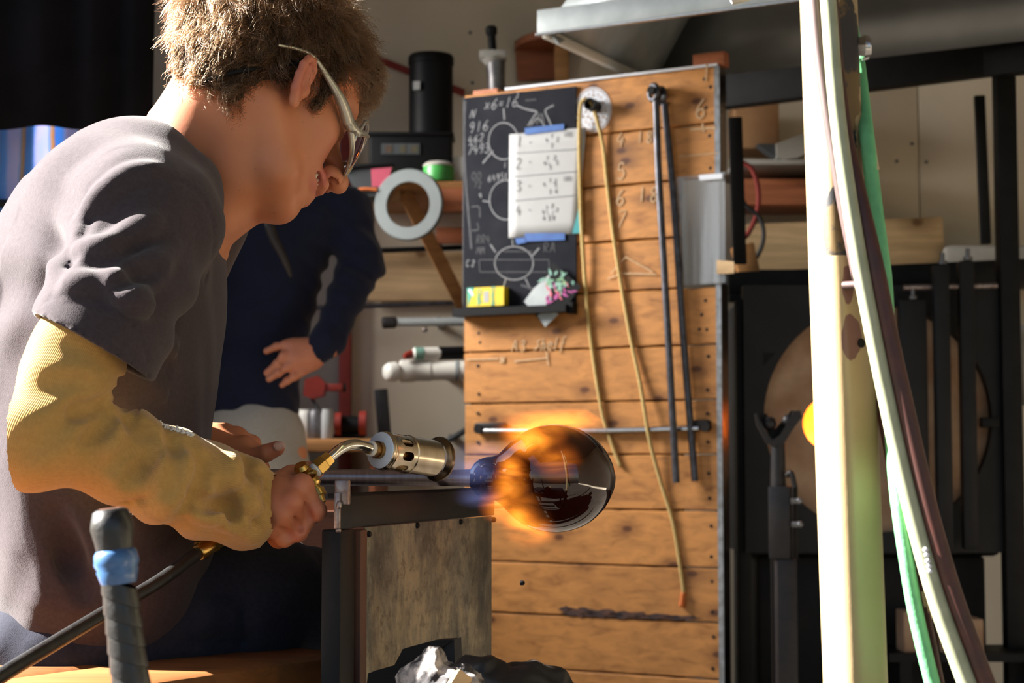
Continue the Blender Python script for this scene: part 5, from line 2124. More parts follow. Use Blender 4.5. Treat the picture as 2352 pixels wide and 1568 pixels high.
# burner barrel with slots cut by boolean
barrel = MB().lathe(ba, bb - bd * .004, [(0, Rb - .001), (.015, Rb), (.03, Rb), (.045, Rb + .0007), (.06, Rb + .0002), (.075, Rb + .0007), (.09, Rb), (.44, Rb), (.455, Rb + .0008), (.475, Rb + .0008), (.485, Rb), (.93, Rb), (.93, Rb - .0012), (.03, Rb - .0012)], 72, False)
# close the wall: last ring to first ring
nseg, nring = 72, 14
barrel.f += [((nring - 1) * nseg + j, (nring - 1) * nseg + (j + 1) % nseg, (j + 1) % nseg, j) for j in range(nseg)]
b_o = part('burner_barrel', barrel, M['nickel'], torch, 30)
e1_, e2_ = frame_of(bd)
cut = MB()
tocam = norm(-(ba + bb) / 2 + np.array([0, 0, CZ]))
th0 = math.atan2(tocam @ e2_, tocam @ e1_)
Lb = np.linalg.norm(bb - ba)
for k in range(8):
    th = th0 + math.radians(-6 + 45 * k)
    o = math.cos(th) * e1_ + math.sin(th) * e2_
    tg = np.cross(bd, o)
    c = ba + bd * Lb * .265
    poly = []
    for sgn, base_a in ((1, -90), (-1, 90)):
        for a in np.linspace(base_a, base_a + 180, 9):
            poly.append(c + bd * (sgn * .0035 + .0046 * math.cos(math.radians(a))) + tg * .0046 * math.sin(math.radians(a)) + o * (Rb - .006))
    cut.prism(poly, o * .012)
cme = mkmesh('tmp_cut', cut.arr() - root_loc(torch), cut.f, M['nickel'])
cob = bpy.data.objects.new('tmp_cut', cme)
col.objects.link(cob)
cob.location = torch.location
bo = b_o.modifiers.new('slots', 'BOOLEAN')
bo.operation = 'DIFFERENCE'
bo.object = cob
bo.solver = 'EXACT'
dg = bpy.context.evaluated_depsgraph_get()
dg.update()
newm = bpy.data.meshes.new_from_object(b_o.evaluated_get(dg))
b_o.modifiers.clear()
b_o.data = newm
bpy.data.objects.remove(cob)
part('inner_cup', MB().cyl(ba + bd * .004, bb - bd * .012, .0105, .0125, 24), M['brass_dark'], torch, 60)
part('end_disc', MB().lathe(ba - bd * .0006, ba + bd * .0016, [(0, Rb - .0018), (.35, Rb - .0006), (1, Rb - .0006)], 48), M['zinc_sky_tint'], torch, 40, label='zinc end disc tinted with sky reflection')
part('flared_rim', MB().lathe(bb - bd * .0075, bb + bd * .0015, [(0, Rb), (.15, Rb + .0008), (.45, Rb + .0034), (.8, Rb + .0046), (1, Rb + .0040), (.8, Rb + .0026), (.2, Rb - .001)], 56, False), M['burnt_steel'], torch, 60, label='heat-blued flared rim')
# connection at the disc
ad0 = ba - bd * .0115
part('adapter', MB().lathe(ad0, ba, [(0, .0062), (.1, .0078), (.55, .0078), (.55, .0090), (1, .0090)], 24), M['brass_dark'], torch, 40)
part('thread_tape', MB().lathe(ad0 - bd * .0042, ad0 + bd * .001, [(0, .0068), (.2, .0078), (.8, .0078), (1, .0070)], 24), M['ptfe'], torch, 40, label='white thread tape')
part('hex_collar', MB().lathe(ad0 - bd * .0075, ad0 - bd * .003, [(0, .0052), (.3, .0060), (1, .0060)], 6), M['brass'], torch, 20)
tb0 = P(745, 1062, 1.722)
tpts = [tb0, P(776, 1035, 1.730), P(800, 1022, 1.738), P(824, 1021, 1.748), P(848, 1028, 1.758), ad0 - bd * .003]
part('bent_tube', MB().tube(np.array(tpts), .0052, 18, 8), M['nickel_plain'], torch, 60)
hd = norm(P(756, 1050, 1.724) - P(690, 1105, 1.712))
n0 = P(728, 1076, 1.719)
n1 = P(758, 1050, 1.7245)
part('hex_nut', MB().lathe(n0, n1, [(0, .0088), (.55, .0088), (.6, .0080), (1, .0072)], 6, True, .3), M['brass'], torch, 25)
part('thread_tape', MB().lathe(P(719, 1084, 1.717), n0, [(0, .0060), (.5, .0076), (1, .0070)], 20), M['ptfe'], torch, 40)
v0, v1 = P(672, 1118, 1.708), P(718, 1085, 1.717)
part('valve_body', MB().lathe(v0, v1, [(0, .0080), (.12, .0096), (.35, .0086), (.5, .0098), (.8, .0098), (.86, .0072), (1, .0068)], 20), M['brass'], torch, 40)
vu = np.array([-hd[2], 0, hd[0]]) if abs(hd[1]) < .5 else EZ
vu = norm(P(695, 1066, 1.705) - P(706, 1096, 1.713))
vk = P(697, 1087, 1.709)
part('valve_knob', MB().lathe(vk, vk + vu * .0105, [(0, .0062), (.35, .0066), (.6, .0078), (1, .0058)], 16), M['brass'], torch, 40)
vd = norm(P(730, 1128, 1.709) - P(712, 1090, 1.713))
vk2 = P(713, 1097, 1.711)
part('needle_valve', MB().lathe(vk2, vk2 + vd * .028, [(0, .0072), (.25, .0078), (.36, .0055), (.5, .0060), (.5, .0082), (.75, .0082), (.75, .0050), (1, .0042)], 14), M['brass'], torch, 30)
part('jet_tip', MB().lathe(P(712, 1092, 1.705), P(724, 1083, 1.700), [(0, .0045), (.6, .0045), (1, .0025)], 12), M['brass'], torch, 30)
h0, h1 = v0, P(505, 1237, 1.690)
part('handle_tube', MB().lathe(h0, h1, [(0, .0062), (1, .0062)], 18), M['brass_dark'], torch, 40)
f0_, f1_ = P(520, 1228, 1.692), P(458, 1262, 1.672)
part('hose_fitting', MB().lathe(f0_, f1_, [(0, .0066), (.25, .0085), (.45, .0085), (.45, .0096), (1, .0090)], 6), M['brass'], torch, 25)
hose_p = [P(478, 1251, 1.680), P(440, 1280, 1.662), P(360, 1338, 1.620), P(240, 1408, 1.560), P(120, 1480, 1.50), P(-10, 1560, 1.44), P(-180, 1680, 1.38)]
gh = thing('gas_hose', 'black rubber hose running from the torch down to the lower left corner', 'hose', P(120, 1480, 1.50))
part('hose', MB().tube(np.array(hose_p), [.0062, .0066, .0066, .0066], 16, 8), M['rubber'], gh, 60)
part('ferrule', MB().lathe(P(492, 1243, 1.684), P(455, 1270, 1.668), [(0, .0080), (.1, .0086), (.9, .0086), (1, .0074)], 20), M['brass'], gh, 40)


# ================================================================== FLAME
def flame_mat(lobes, lo, hi, strength, name, blue=False):
    """soft burning gas: emission in a volume, lobes = (centre, radii) in object space"""
    m = bpy.data.materials.new(name)
    m.use_nodes = True
    nt = m.node_tree
    nt.nodes.clear()
    out = nd(nt, 'ShaderNodeOutputMaterial')
    tc = nd(nt, 'ShaderNodeTexCoord')
    tot = None
    for (c, r, w) in lobes:
        sub = nd(nt, 'ShaderNodeVectorMath', operation='SUBTRACT')
        nt.links.new(tc.outputs['Object'], sub.inputs[0])
        sub.inputs[1].default_value = tuple(c)
        dv = nd(nt, 'ShaderNodeVectorMath', operation='DIVIDE')
        nt.links.new(sub.outputs[0], dv.inputs[0])
        dv.inputs[1].default_value = tuple(r)
        ln = nd(nt, 'ShaderNodeVectorMath', operation='LENGTH')
        nt.links.new(dv.outputs[0], ln.inputs[0])
        mr = nd(nt, 'ShaderNodeMapRange', interpolation_type='SMOOTHSTEP')
        nt.links.new(ln.outputs['Value'], mr.inputs['Value'])
        for k, v in (('From Min', 0.0), ('From Max', 1.0), ('To Min', w), ('To Max', 0.0)):
            mr.inputs[k].default_value = v
        if tot is None:
            tot = mr.outputs[0]
        else:
            ad = nd(nt, 'ShaderNodeMath', operation='MAXIMUM')
            nt.links.new(tot, ad.inputs[0])
            nt.links.new(mr.outputs[0], ad.inputs[1])
            tot = ad.outputs[0]
    mp = nd(nt, 'ShaderNodeMapping')
    mp.inputs['Scale'].default_value = (11, 26, 34)
    mp.inputs['Rotation'].default_value = (0, .35, 0)
    nt.links.new(tc.outputs['Object'], mp.inputs['Vector'])
    n = noise(nt, mp.outputs[0], 1.0, 5, 0.62, 1.2)
    ma = nd(nt, 'ShaderNodeMath', operation='MULTIPLY')
    nt.links.new(tot, ma.inputs[0])
    nm = nd(nt, 'ShaderNodeMapRange')
    nt.links.new(n, nm.inputs['Value'])
    nm.inputs['From Min'].default_value = lo
    nm.inputs['From Max'].default_value = hi
    nt.links.new(nm.outputs[0], ma.inputs[1])
    st_ = nd(nt, 'ShaderNodeMath', operation='MULTIPLY')
    nt.links.new(ma.outputs[0], st_.inputs[0])
    st_.inputs[1].default_value = strength
    e = nd(nt, 'ShaderNodeEmission')
    if blue:
        e.inputs['Color'].default_value = (0.34, 0.42, 1.0, 1)
    else:
        nt.links.new(ramp(nt, ma.outputs[0], [(0.0, (1.0, 0.20, 0.02)), (0.35, (1.0, 0.30, 0.02)), (1.0, (1.0, 0.42, 0.06))]), e.inputs['Color'])
    nt.links.new(st_.outputs[0], e.inputs['Strength'])
    nt.links.new(e.outputs[0], out.inputs['Volume'])
    return m


FO = P(1200, 1100, YB)


def lobe(px, py, d, rx, ry, rd, w=1.0):
    k = d / F_PX
    return (P(px, py, d) - FO, (rx * k, rd, ry * k), w)


or_l = [lobe(1225, 1000, 1.900, 90, 70, .050, 1.0), lobe(1170, 1110, 1.890, 55, 90, .045, .95), lobe(1195, 1185, 1.900, 60, 70, .045, .95),
        lobe(1310, 968, 1.935, 135, 36, .05, .95), lobe(1230, 975, 1.99, 110, 45, .05, .8), lobe(1215, 1218, 1.92, 75, 52, .045, .8), lobe(1150, 1160, 1.93, 60, 50, .05, .6), lobe(1280, 1060, 1.885, 70, 60, .03, .45)]
bl_l = [lobe(1085, 1075, 1.91, 75, 50, .05, 1.0), lobe(1050, 1060, 1.90, 55, 34, .04, .8), lobe(1110, 1035, 1.95, 80, 32, .05, .5), lobe(1100, 1140, 1.92, 70, 34, .05, .55)]
fl = thing('flame', 'orange and blue gas flame licking around the amber glass bulb', 'flame', FO)


def ell_mesh(c, r):
    return MB().ball(c, r, 24)


M['flame'] = flame_mat(or_l, .40, .64, 82.0, 'orange_flame')
M['flame_blue'] = flame_mat(bl_l, .34, .75, 15.0, 'blue_flame', True)
k_ = YB / F_PX
part('orange_flame', ell_mesh(P(1225, 1095, 1.935), (215 * k_, .105, 190 * k_)), M['flame'], fl, 180)
part('blue_flame', ell_mesh(P(1080, 1090, 1.925), (125 * k_, .085, 110 * k_)), M['flame_blue'], fl, 180)

# ================================================================== WHITE POLE AND HOSES (near, right)
pole = thing('pole', 'white square pole with chipped paint and rust patches, right of the plank shield', 'pole', P(1960, 1568, 1.35) * [1, 1, 0])


def sq_prism(pt, pb, s, rad, rotd, nz=60):
    """rounded square tube from top to bottom"""
    mb = MB()
    a0 = math.radians(rotd)
    sec = []
    for cx_, cy_, st_ in ((1, 1, 0), (-1, 1, 90), (-1, -1, 180), (1, -1, 270)):
        for t in np.linspace(0, 90, 6):
            an = math.radians(st_ + t)
            sec.append(((s / 2 - rad) * cx_ + rad * math.cos(an), (s / 2 - rad) * cy_ + rad * math.sin(an)))
    # extra points along the flats
    full = []
    for i in range(len(sec)):
        p, q = np.array(sec[i]), np.array(sec[(i + 1) % len(sec)])
        n_ = 5 if np.linalg.norm(q - p) > rad else 1
        for t in range(n_):
            full.append(p + (q - p) * t / n_)
    full = np.array(full)
    R_ = np.array([[math.cos(a0), -math.sin(a0)], [math.sin(a0), math.cos(a0)]])
    full = full @ R_.T
    m = len(full)
    V = []
    for k in range(nz + 1):
        c = pt + (pb - pt) * k / nz
        V.append(np.c_[full + c[:2], np.full(m, c[2])])
    Fc = [(k * m + j, k * m + (j + 1) % m, (k + 1) * m + (j + 1) % m, (k + 1) * m + j) for k in range(nz) for j in range(m)]
    Fc += [tuple(range(m)), tuple(range((nz + 1) * m - 1, nz * m - 1, -1))]
    mb.add(np.vstack(V), Fc)
    return mb


DP = 1.35
jt = P(1924, 606, DP)
ptop, pbot = P(1903, 0, DP), P(1961, 1568, DP)
up_d = (ptop - jt) / (ptop[2] - jt[2])
dn_d = (pbot - jt) / (pbot[2] - jt[2])
top_e, bot_e = jt + up_d * (1.75 - jt[2]), jt + dn_d * (0 - jt[2])
po1 = part('upper_tube', sq_prism(top_e, jt, .0375, .0100, 30, 90), M['pole'], pole, 60)
po2 = part('lower_sleeve', sq_prism(jt + EZ * .004 + np.array([.002, 0, 0]), bot_e, .0408, .0105, 30, 90), M['pole'], pole, 60)


def wear_attr(o, spots, rusts):
    co = np.zeros(len(o.data.vertices) * 3, np.float32)
    o.data.vertices.foreach_get('co', co)
    V = co.reshape(-1, 3) + root_loc(o)
    for nm, sp in (('wear', spots), ('rust', rusts)):
        w = np.zeros(len(V))
        for p, r, s in sp:
            d = (V - P(*p)) / np.array(r)
            w = np.maximum(w, s * np.clip(1.5 - np.linalg.norm(d, axis=1), 0, 1))
        set_attr(o, nm, w)


wear_attr(po1, [((1958, 120, 1.325), (.016, .03, .075), .70), ((1950, 300, 1.325), (.013, .03, .10), .66), ((1922, 505, 1.330), (.012, .03, .034), .80), ((1945, 560, 1.325), (.010, .03, .03), .6)], [((1940, 50, 1.325), (.012, .02, .012), .3)])
wear_attr(po2, [], [((1952, 650, 1.32), (.0085, .03, .022), .62), ((1965, 780, 1.32), (.014, .03, .024), .68), ((1975, 870, 1.32), (.004, .02, .02), .35), ((1950, 1045, 1.32), (.010, .02, .003), .42)])
hp = P(1970, 788, 1.334)
hn = norm([.8, -.6, 0])
part('bolt_hole', MB().cyl(hp - hn * .004 + np.array([0, .004, 0]), hp + hn * .0035, .0036, seg=16), M['plastic_black'], pole, 40)
wp = P(1948, 655, 1.322)
part('wing_bolt', MB().cyl(wp + hn * -.004, wp + hn * .016, .0032, seg=12).ball(wp + hn * .012 + EZ * .0075, (.0034, .0034, .0058), 12).ball(wp + hn * .012 - EZ * .0075, (.0034, .0034, .0058), 12).ball(wp + hn * .010, .0052, 12), M['pink_hose'], pole, 60)
part('wing_washer', MB().lathe(wp + hn * .014, wp + hn * .020, [(0, .0065), (.5, .0078), (1, .006)], 18), M['bright_steel'], pole, 60)
np_ = P(1988, 110, 1.35)
part('nut', MB().lathe(np_ - [.012, 0, 0], np_ + [.004, -.002, 0], [(0, .0070), (.7, .0096), (1, .0070)], 6), M['bright_steel'], pole, 25)
part('nut_washer', MB().lathe(np_ - [.002, 0, 0], np_ + [.002, 0, 0], [(0, .0105), (1, .0095)], 20), M['bright_steel'], pole, 40)
part('bracket_arm', MB().tube(np.array([P(1895, -60, 1.36), P(1800, -62, 1.39), P(1716, -22, 1.40)]), .0045, 10, 4), M['pole'], pole, 40)
part('bracket_tip', MB().box(P(1700, -10, 1.40), (.018, .006, .012), np.stack([norm([1, 0, .25]), [0, 1, 0], norm([-.25, 0, 1])]), .003), M['paper'], pole, 40)


def hose(name, label, pts, r, mat, smooth=8):
    t = thing(name, label, 'hose', P(*pts[len(pts) // 2]))
    part('tube', MB().tube(PL(pts), r, 16, smooth), mat, t, 180)
    return t


hs = hose('hose', 'thick pale sage hose slanting down across the front of the white pole', [(1876, -900, 1.325), (1882, -500, 1.31), (1892, -140, 1.30), (1904, 20, 1.30), (1914, 160, 1.298), (1928, 300, 1.297), (1949, 450, 1.296), (1974, 600, 1.296), (2003, 750, 1.297), (2034, 900, 1.299), (2069, 1060, 1.30), (2108, 1220, 1.30), (2151, 1370, 1.30), (2200, 1510, 1.30), (2249, 1640, 1.30)], [.0062, .0062, .0062, .0066, .0072, .0078], M['sage_hose'])
dots = MB()
for i, (a, b) in enumerate(((2126, 1262), (2129, 1274), (2131, 1288), (2134, 1300), (2136, 1311))):
    dots.ball(P(a, b, 1.2925), (.0022, .001, .0018), 8)
part('printed_dot', dots, M['white_vinyl'], hs, 180, kind='stuff')
hose('hose', 'pink hose running down the top of the white pole into the sage hose', [(1862, -900, 1.325), (1864, -400, 1.318), (1866, -120, 1.315), (1872, 0, 1.315), (1882, 110, 1.315), (1898, 230, 1.314), (1916, 340, 1.314), (1940, 480, 1.314), (1972, 640, 1.315)], .0050, M['pink_hose'])
hr = hose('hose', 'dark red hose in the shade along the right side of the sage hose', [(1888, -900, 1.33), (1890, -400, 1.322), (1896, -120, 1.318), (1907, 30, 1.318), (1920, 180, 1.317), (1940, 320, 1.313), (1971, 450, 1.305), (2007, 600, 1.298), (2038, 750, 1.297), (2071, 900, 1.297), (2107, 1060, 1.297), (2147, 1220, 1.297), (2192, 1370, 1.297), (2243, 1510, 1.297), (2293, 1640, 1.297)], .0070, M['red_hose'])
hg = hose('hose', 'bright green hose bulging out behind the sage hose on both sides', [(1900, -900, 1.40), (1918, -400, 1.40), (1940, -60, 1.40), (1955, 60, 1.395), (1970, 140, 1.382), (1981, 230, 1.36), (1992, 320, 1.335), (2006, 440, 1.335), (2022, 560, 1.335), (2034, 660, 1.340), (2040, 800, 1.342), (2046, 940, 1.335), (2054, 1060, 1.322), (2064, 1160, 1.312), (2080, 1270, 1.308), (2098, 1380, 1.308), (2122, 1490, 1.308), (2155, 1620, 1.308)], .0058, M['green_hose'])
part('tape_wrap', MB().tube(PL([(1994, 335, 1.3345), (1998, 368, 1.3345), (2002, 392, 1.3345)]), .0060, 14, 4), M['tape_tan'], hg, 180)
h2 = hose('hose', 'red hose between the green and sage hoses, patched with tan tape', [(2000, 760, 1.345), (2014, 860, 1.345), (2030, 950, 1.342), (2052, 1070, 1.335), (2078, 1200, 1.33), (2104, 1320, 1.328), (2128, 1440, 1.326), (2152, 1560, 1.326), (2170, 1640, 1.326)], .0052, M['red_hose'])
part('tape_wrap', MB().tube(PL([(2113, 1358, 1.3275), (2119, 1390, 1.327), (2125, 1424, 1.327)]), .0055, 14, 4), M['tape_tan'], h2, 180)

# ================================================================== BLACK TAPED HANDLE (near, left)
hnd = thing('taped_handle', 'upright tool handle wrapped in black tape with a blue band, bottom left', 'handle', P(300, 1568, 1.15) * [1, 1, 0])
ka, kb = P(253, 1168, 1.15), P(305, 1600, 1.15)
kd = norm(kb - ka)
kp = 1.15 / F_PX
lnk = np.linalg.norm(kb - ka)
part('grip_end', MB().lathe(ka, ka + kd * 96 * kp, [(0, 30 * kp), (.06, 40 * kp), (.30, 47 * kp), (.45, 50 * kp), (.8, 44 * kp), (1, 42 * kp)], 28), M['rubber'], hnd, 50)
part('end_face', MB().lathe(ka - kd * 2 * kp, ka + kd * 3 * kp, [(0, 22 * kp), (.5, 30 * kp), (1, 31 * kp)], 24), M['edge_wood'], hnd, 40)
part('blue_band', MB().lathe(ka + kd * 93 * kp, ka + kd * 172 * kp, [(0, 42 * kp), (.12, 49 * kp), (.4, 52 * kp), (.55, 46 * kp), (.62, 48 * kp), (.9, 42 * kp), (1, 39 * kp)], 30), M['hvac_blue'], hnd, 60, label='shiny blue tape band')
grip = MB()
s0_ = ka + kd * 168 * kp
tot = (s0_[2] - .02) / -kd[2]
profg = []
nturn = int(tot / (44 * kp))
for i in range(nturn):
    for t, rr in ((0, 38.5), (.9, 41.5), (.96, 41.0)):
        u = (i + t) / nturn
        profg.append((u, (rr + 5 * min(1, u * 6)) * kp))
e1k, e2k = frame_of(kd)
segk = 28
V = []
for (u, r) in profg:
    for j in range(segk):
        th = 2 * math.pi * j / segk
        sh_u = u * tot + math.sin(th) * 20 * kp
        V.append(s0_ + kd * sh_u + r * (math.cos(th) * e1k + math.sin(th) * e2k))
Fc = [(i * segk + j, i * segk + (j + 1) % segk, (i + 1) * segk + (j + 1) % segk, (i + 1) * segk + j) for i in range(len(profg) - 1) for j in range(segk)]
grip.add(np.array(V), Fc)
part('tape_wrap', grip, M['rubber'], hnd, 25, label='spiral wound black tape')

# ================================================================== TOOLS ON THE SMALL TABLE (bottom centre)
tt = thing('tool_table', 'low dark steel tool table below the bench side, mostly out of frame', 'table', (-.09, 1.52, 0))
TZ = .525
part('table_top', MB().box((-.07, 1.49, TZ - .012), (.50, .34, .024), None, .002), M['black_iron'], tt, 40)
for x in (-.30, .16):
    for y in (1.34, 1.64):
        part('leg', MB().box((x, y, (TZ - .024) / 2), (.03, .03, TZ - .024), None, .002), M['black_iron'], tt, 40)


def lump(c, r, seed, h=.0032, rough=.012, f=60, flat=None):
    g = SDF(np.array(c) - np.array(r) * 1.5, np.array(c) + np.array(r) * 1.5, h)
    g.ell(c, r)

    def ds(x, y, z):
        return rough * smooth_noise(x, y, z, f, seed) + rough * .5 * smooth_noise(x, y, z, f * 2.3, seed + 2) + rough * .28 * smooth_noise(x, y, z, f * 5, seed + 5)
    g.displace(ds, .03)
    if flat is not None:
        g.half((0, 0, flat), (0, 0, -1), np.array(c) - np.array(r) * 1.6, np.array(c) + np.array(r) * 1.6)
    return g.mesh(0)


v_, f_ = lump(P(1012, 1590, 1.48), (.036, .032, .030), .7, .0022, .007, 75, TZ)
single('charred_block', 'grey and white burnt block catching the sun at the bottom edge', 'block', (v_, f_), M['rock'], 180)
v_, f_ = lump(P(1160, 1608, 1.56), (.064, .045, .036), 2.3, .003, .008, 40, TZ)
single('charred_paper_pad', 'black charred pad beside the burnt block at the bottom edge', 'pad', (v_, f_), M['wet_paper'], 180)
sa, sb = P(1010, 1640, 1.405), P(1066, 1548, 1.42)
sd = norm(sb - sa)
single('wood_stick', 'pale wooden stick with a square cut end poking up at the bottom edge', 'stick', MB().box((sa + sb) / 2, (np.linalg.norm(sb - sa), .014, .011), np.stack([sd, norm(np.cross(sd, [0.3, -1, .1])), norm(np.cross(sd, norm(np.cross(sd, [0.3, -1, .1]))))]), .0012), M['stick'], 40)
tg = thing('iron_trough', 'bent black iron trough with a raised corner in front of the stained sheet', 'trough', P(960, 1568, 1.60))
ip = [(838, 1600), (846, 1545), (905, 1528), (925, 1490), (1000, 1470), (1040, 1468), (1000, 1500), (975, 1520), (965, 1545), (880, 1600)]
part('bent_sheet', MB().prism([P(a, b, 1.60) for a, b in ip], np.array([.004, .016, 0])), M['black_iron'], tg, 30)
part('corner_wall', MB().prism([P(968, 1545, 1.606), P(1000, 1502, 1.606), P(1043, 1468, 1.606), P(1046, 1560, 1.606), P(1000, 1600, 1.606)], np.array([.006, .020, 0])), M['dark_steel'], tg, 30)
part('bright_edge', MB().prism([P(975, 1521, 1.6045), P(984, 1512, 1.6045), P(990, 1545, 1.6045), P(972, 1545, 1.6045)], np.array([0, .002, 0])), M['worn_steel'], tg, 30)


# ================================================================== STEEL HOOD (top right)
def Z(px, py, d):
    return P(px, py, d)


hood = thing('extraction_hood', 'large galvanised extraction hood hanging above the plank shield, dark inside', 'hood', P(1700, 0, 4.5))
HR, HD = ER, np.array([math.sin(BY), math.cos(BY), 0])      # along the front edge / into the depth
hz = P(1250, 72, 4.2)[2]
FL = P(1250, 72, 4.2)
HW, HL = 1.75, .66
FRc, BLc_, BRc_ = FL + HR * HW, FL + HD * HL, FL + HR * HW + HD * HL
up_ = EZ * .62
tin = .42
TL_, TR_ = FL + HR * tin + HD * .18 + up_, FRc - HR * tin + HD * .18 + up_
TBL, TBR = BLc_ + HR * tin - HD * .04 + up_, BRc_ - HR * tin - HD * .04 + up_


def sheet(name, q, mat, par, n=(10, 6), th=.003, lab=None):
    a, b, c, d = [np.asarray(x) for x in q]
    G = [[(1 - u) * ((1 - v) * a + v * b) + u * ((1 - v) * d + v * c) for v in np.linspace(0, 1, n[0])] for u in np.linspace(0, 1, n[1])]
    o = part(name, MB().grid(np.array(G)), mat, par, 40, lab)
    m_ = o.modifiers.new('thick', 'SOLIDIFY')
    m_.thickness = th
    m_.offset = 0
    return o


sheet('side_wall', (FL, BLc_, TBL, TL_), M['galv'], hood)
sheet('front_wall', (FL, FRc, TR_, TL_), M['galv'], hood)
sheet('back_wall', (BLc_, BRc_, TBR, TBL), M['hood_shaded'], hood)
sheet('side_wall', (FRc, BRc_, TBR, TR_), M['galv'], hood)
sheet('roof_plate', (TL_, TR_, TBR, TBL), M['hood_shaded'], hood)
lipn = -HD
lip = MB().box((FL + FRc) / 2 + EZ * .022 - HD * .006, (HW + .03, .006, .060), np.stack([HR, HD, EZ]), .001)
part('front_flange', lip, M['galv'], hood, 30)
part('flange_edge', MB().box((FL + FRc) / 2 - EZ * .010 - HD * .012, (HW + .03, .014, .005), np.stack([HR, HD, EZ]), .001), M['bright_steel'], hood, 30, label='bright folded lower edge')
part('side_flange', MB().box((FL + BLc_) / 2 + EZ * -.006 + HR * .004, (.016, HL, .022), np.stack([HR, HD, EZ]), .001), M['pvc'], hood, 30)
part('corner_gusset', MB().prism([FL + HR * .006 + HD * .004, FL + HR * .006 + HD * .10, FL + HR * .035 + HD * .004 + EZ * -.035], HR * .004), M['galv'], hood, 30)
part('rivet', MB().ball(FL + HR * .012 + HD * .02 + EZ * -.004, .005, 8), M['grey_steel'], hood, 60)
# black steel frame of the furnace carrying the hood
fr = thing('steel_rack', 'black steel frame with tall posts and beams around the furnace on the right', 'frame', P(2297, 1568, 4.55) * [1, 1, 0])
bl0, br0 = P(1660, 226, 5.0), P(2290, 146, 4.68)
dirb = norm(br0 - bl0)
part('back_beam', MB().box((bl0 + br0) / 2 + dirb * .2 + EZ * .035, (np.linalg.norm(br0 - bl0) + .9, .05, .132), np.stack([dirb, norm(np.cross(EZ, dirb)), EZ]), .003), M['black_paint'], fr)
pt = P(2297, 95, 4.5)
part('tall_post', MB().box((pt[0] + .008, 4.5, pt[2] / 2), (.050, .050, pt[2]), None, .002), M['black_paint'], fr)
bm0, bm1 = P(2274, 138, 4.5), P(2420, 120, 4.32)
bdv = norm(bm1 - bm0)
part('top_beam', MB().box((bm0 + bm1) / 2, (np.linalg.norm(bm1 - bm0), .05, .092), np.stack([bdv, norm(np.cross(EZ, bdv)), EZ]), .003), M['black_paint'], fr)
part('diagonal_strut', MB().tube(np.array([P(1380, 122, 5.0), P(1500, 185, 5.0)]), .020, 8, 1), M['black_paint'], fr)
part('cross_beam', MB().box((P(1680, 652, 4.72) + P(2420, 618, 4.72)) / 2, (.90, .05, .060), np.stack([norm(P(2420, 618, 4.72) - P(1680, 652, 4.72)), [0, 1, 0], EZ]), .003), M['black_paint'], fr)
part('lower_beam', MB().box((P(1680, 690, 4.66) + P(2300, 680, 4.66)) / 2, (.74, .04, .020), None, .002), M['furnace_steel'], fr)
rl0, rl1 = P(2075, 660, 4.42), P(2290, 656, 4.42)
part('slide_rail', MB().cyl(rl0, rl1, .0075, seg=14), M['worn_steel'], fr, 40)
for (x0, x1, ytop, ybot, d) in ((2062, 2132, 690, 1120, 4.42), (2142, 2188, 610, 1260, 4.40), (2200, 2246, 600, 1260, 4.42)):
    a, b = P(x0, ytop, d), P(x1, ybot, d)
    part('door_bar', MB().box(((a[0] + b[0]) / 2, d, (a[2] + b[2]) / 2), (b[0] - a[0], .035, a[2] - b[2]), None, .004), M['furnace_steel'], fr)
    c = P((x0 + x1) / 2, ytop - 8, d)
    part('guide_bolt', MB().lathe(c - EZ * .006, c + EZ * .024, [(0, .012), (.3, .012), (.3, .006), (1, .006)], 12), M['grey_steel'], fr)
for (x0, x1) in ((1688, 1726),):
    a, b = P(x0, 690, 4.55), P(x1, 1600, 4.55)
    part('front_post', MB().box(((a[0] + b[0]) / 2, 4.55, a[2] / 2), (b[0] - a[0], .05, a[2]), None, .002), M['black_paint'], fr)

# ---- furnace body with its round mouth
FD = 4.50
fur = thing('furnace', 'dark glass furnace with a round ceramic mouth and orange glow, behind the white pole', 'furnace', P(2010, 1300, FD + .3) * [1, 1, 0])
fc = P(2017, 960, FD)
RF = 262 / F_PX * FD
plate = MB()
half = .345
nA = 64
th_ = np.linspace(0, 2 * math.pi, nA, endpoint=False)
inner = [fc + RF * np.array([math.cos(t), 0, math.sin(t)]) for t in th_]
outer = []
for t in th_:
    c, s = math.cos(t), math.sin(t)
    k = half / max(abs(c), abs(s))
    outer.append(fc + np.array([c * k, 0, s * k]))
G = np.array([inner, outer])
V = np.concatenate([np.array(outer), np.array(inner), np.array(inner) + [0, .05, 0], np.array(outer) + [0, .05, 0]])
Fc = []
for r0 in range(4):
    r1_ = (r0 + 1) % 4
    for j in range(nA):
        k = (j + 1) % nA
        Fc.append((r0 * nA + j, r0 * nA + k, r1_ * nA + k, r1_ * nA + j))
plate.add(V, Fc)
part('front_plate', plate, M['furnace_steel'], fur, 30)
gc = P(1909, 972, FD)
RG = 60 / F_PX * FD
cer = MB()
inn = [gc + RG * np.array([math.cos(t), 0, math.sin(t)]) + [0, .030, 0] for t in th_]
inn2 = [gc + RG * .96 * np.array([math.cos(t), 0, math.sin(t)]) + [0, .11, 0] for t in th_]
out_ = [fc + RF * 1.02 * np.array([math.cos(t), 0, math.sin(t)]) + [0, .035, 0] for t in th_]
V = np.concatenate([out_, inn, inn2])
cer.add(V, [(r0 * nA + j, r0 * nA + (j + 1) % nA, (r0 + 1) * nA + (j + 1) % nA, (r0 + 1) * nA + j) for r0 in range(2) for j in range(nA)])
part('ceramic_face', cer, M['ceramic'], fur, 40, label='scorched tan ceramic face')
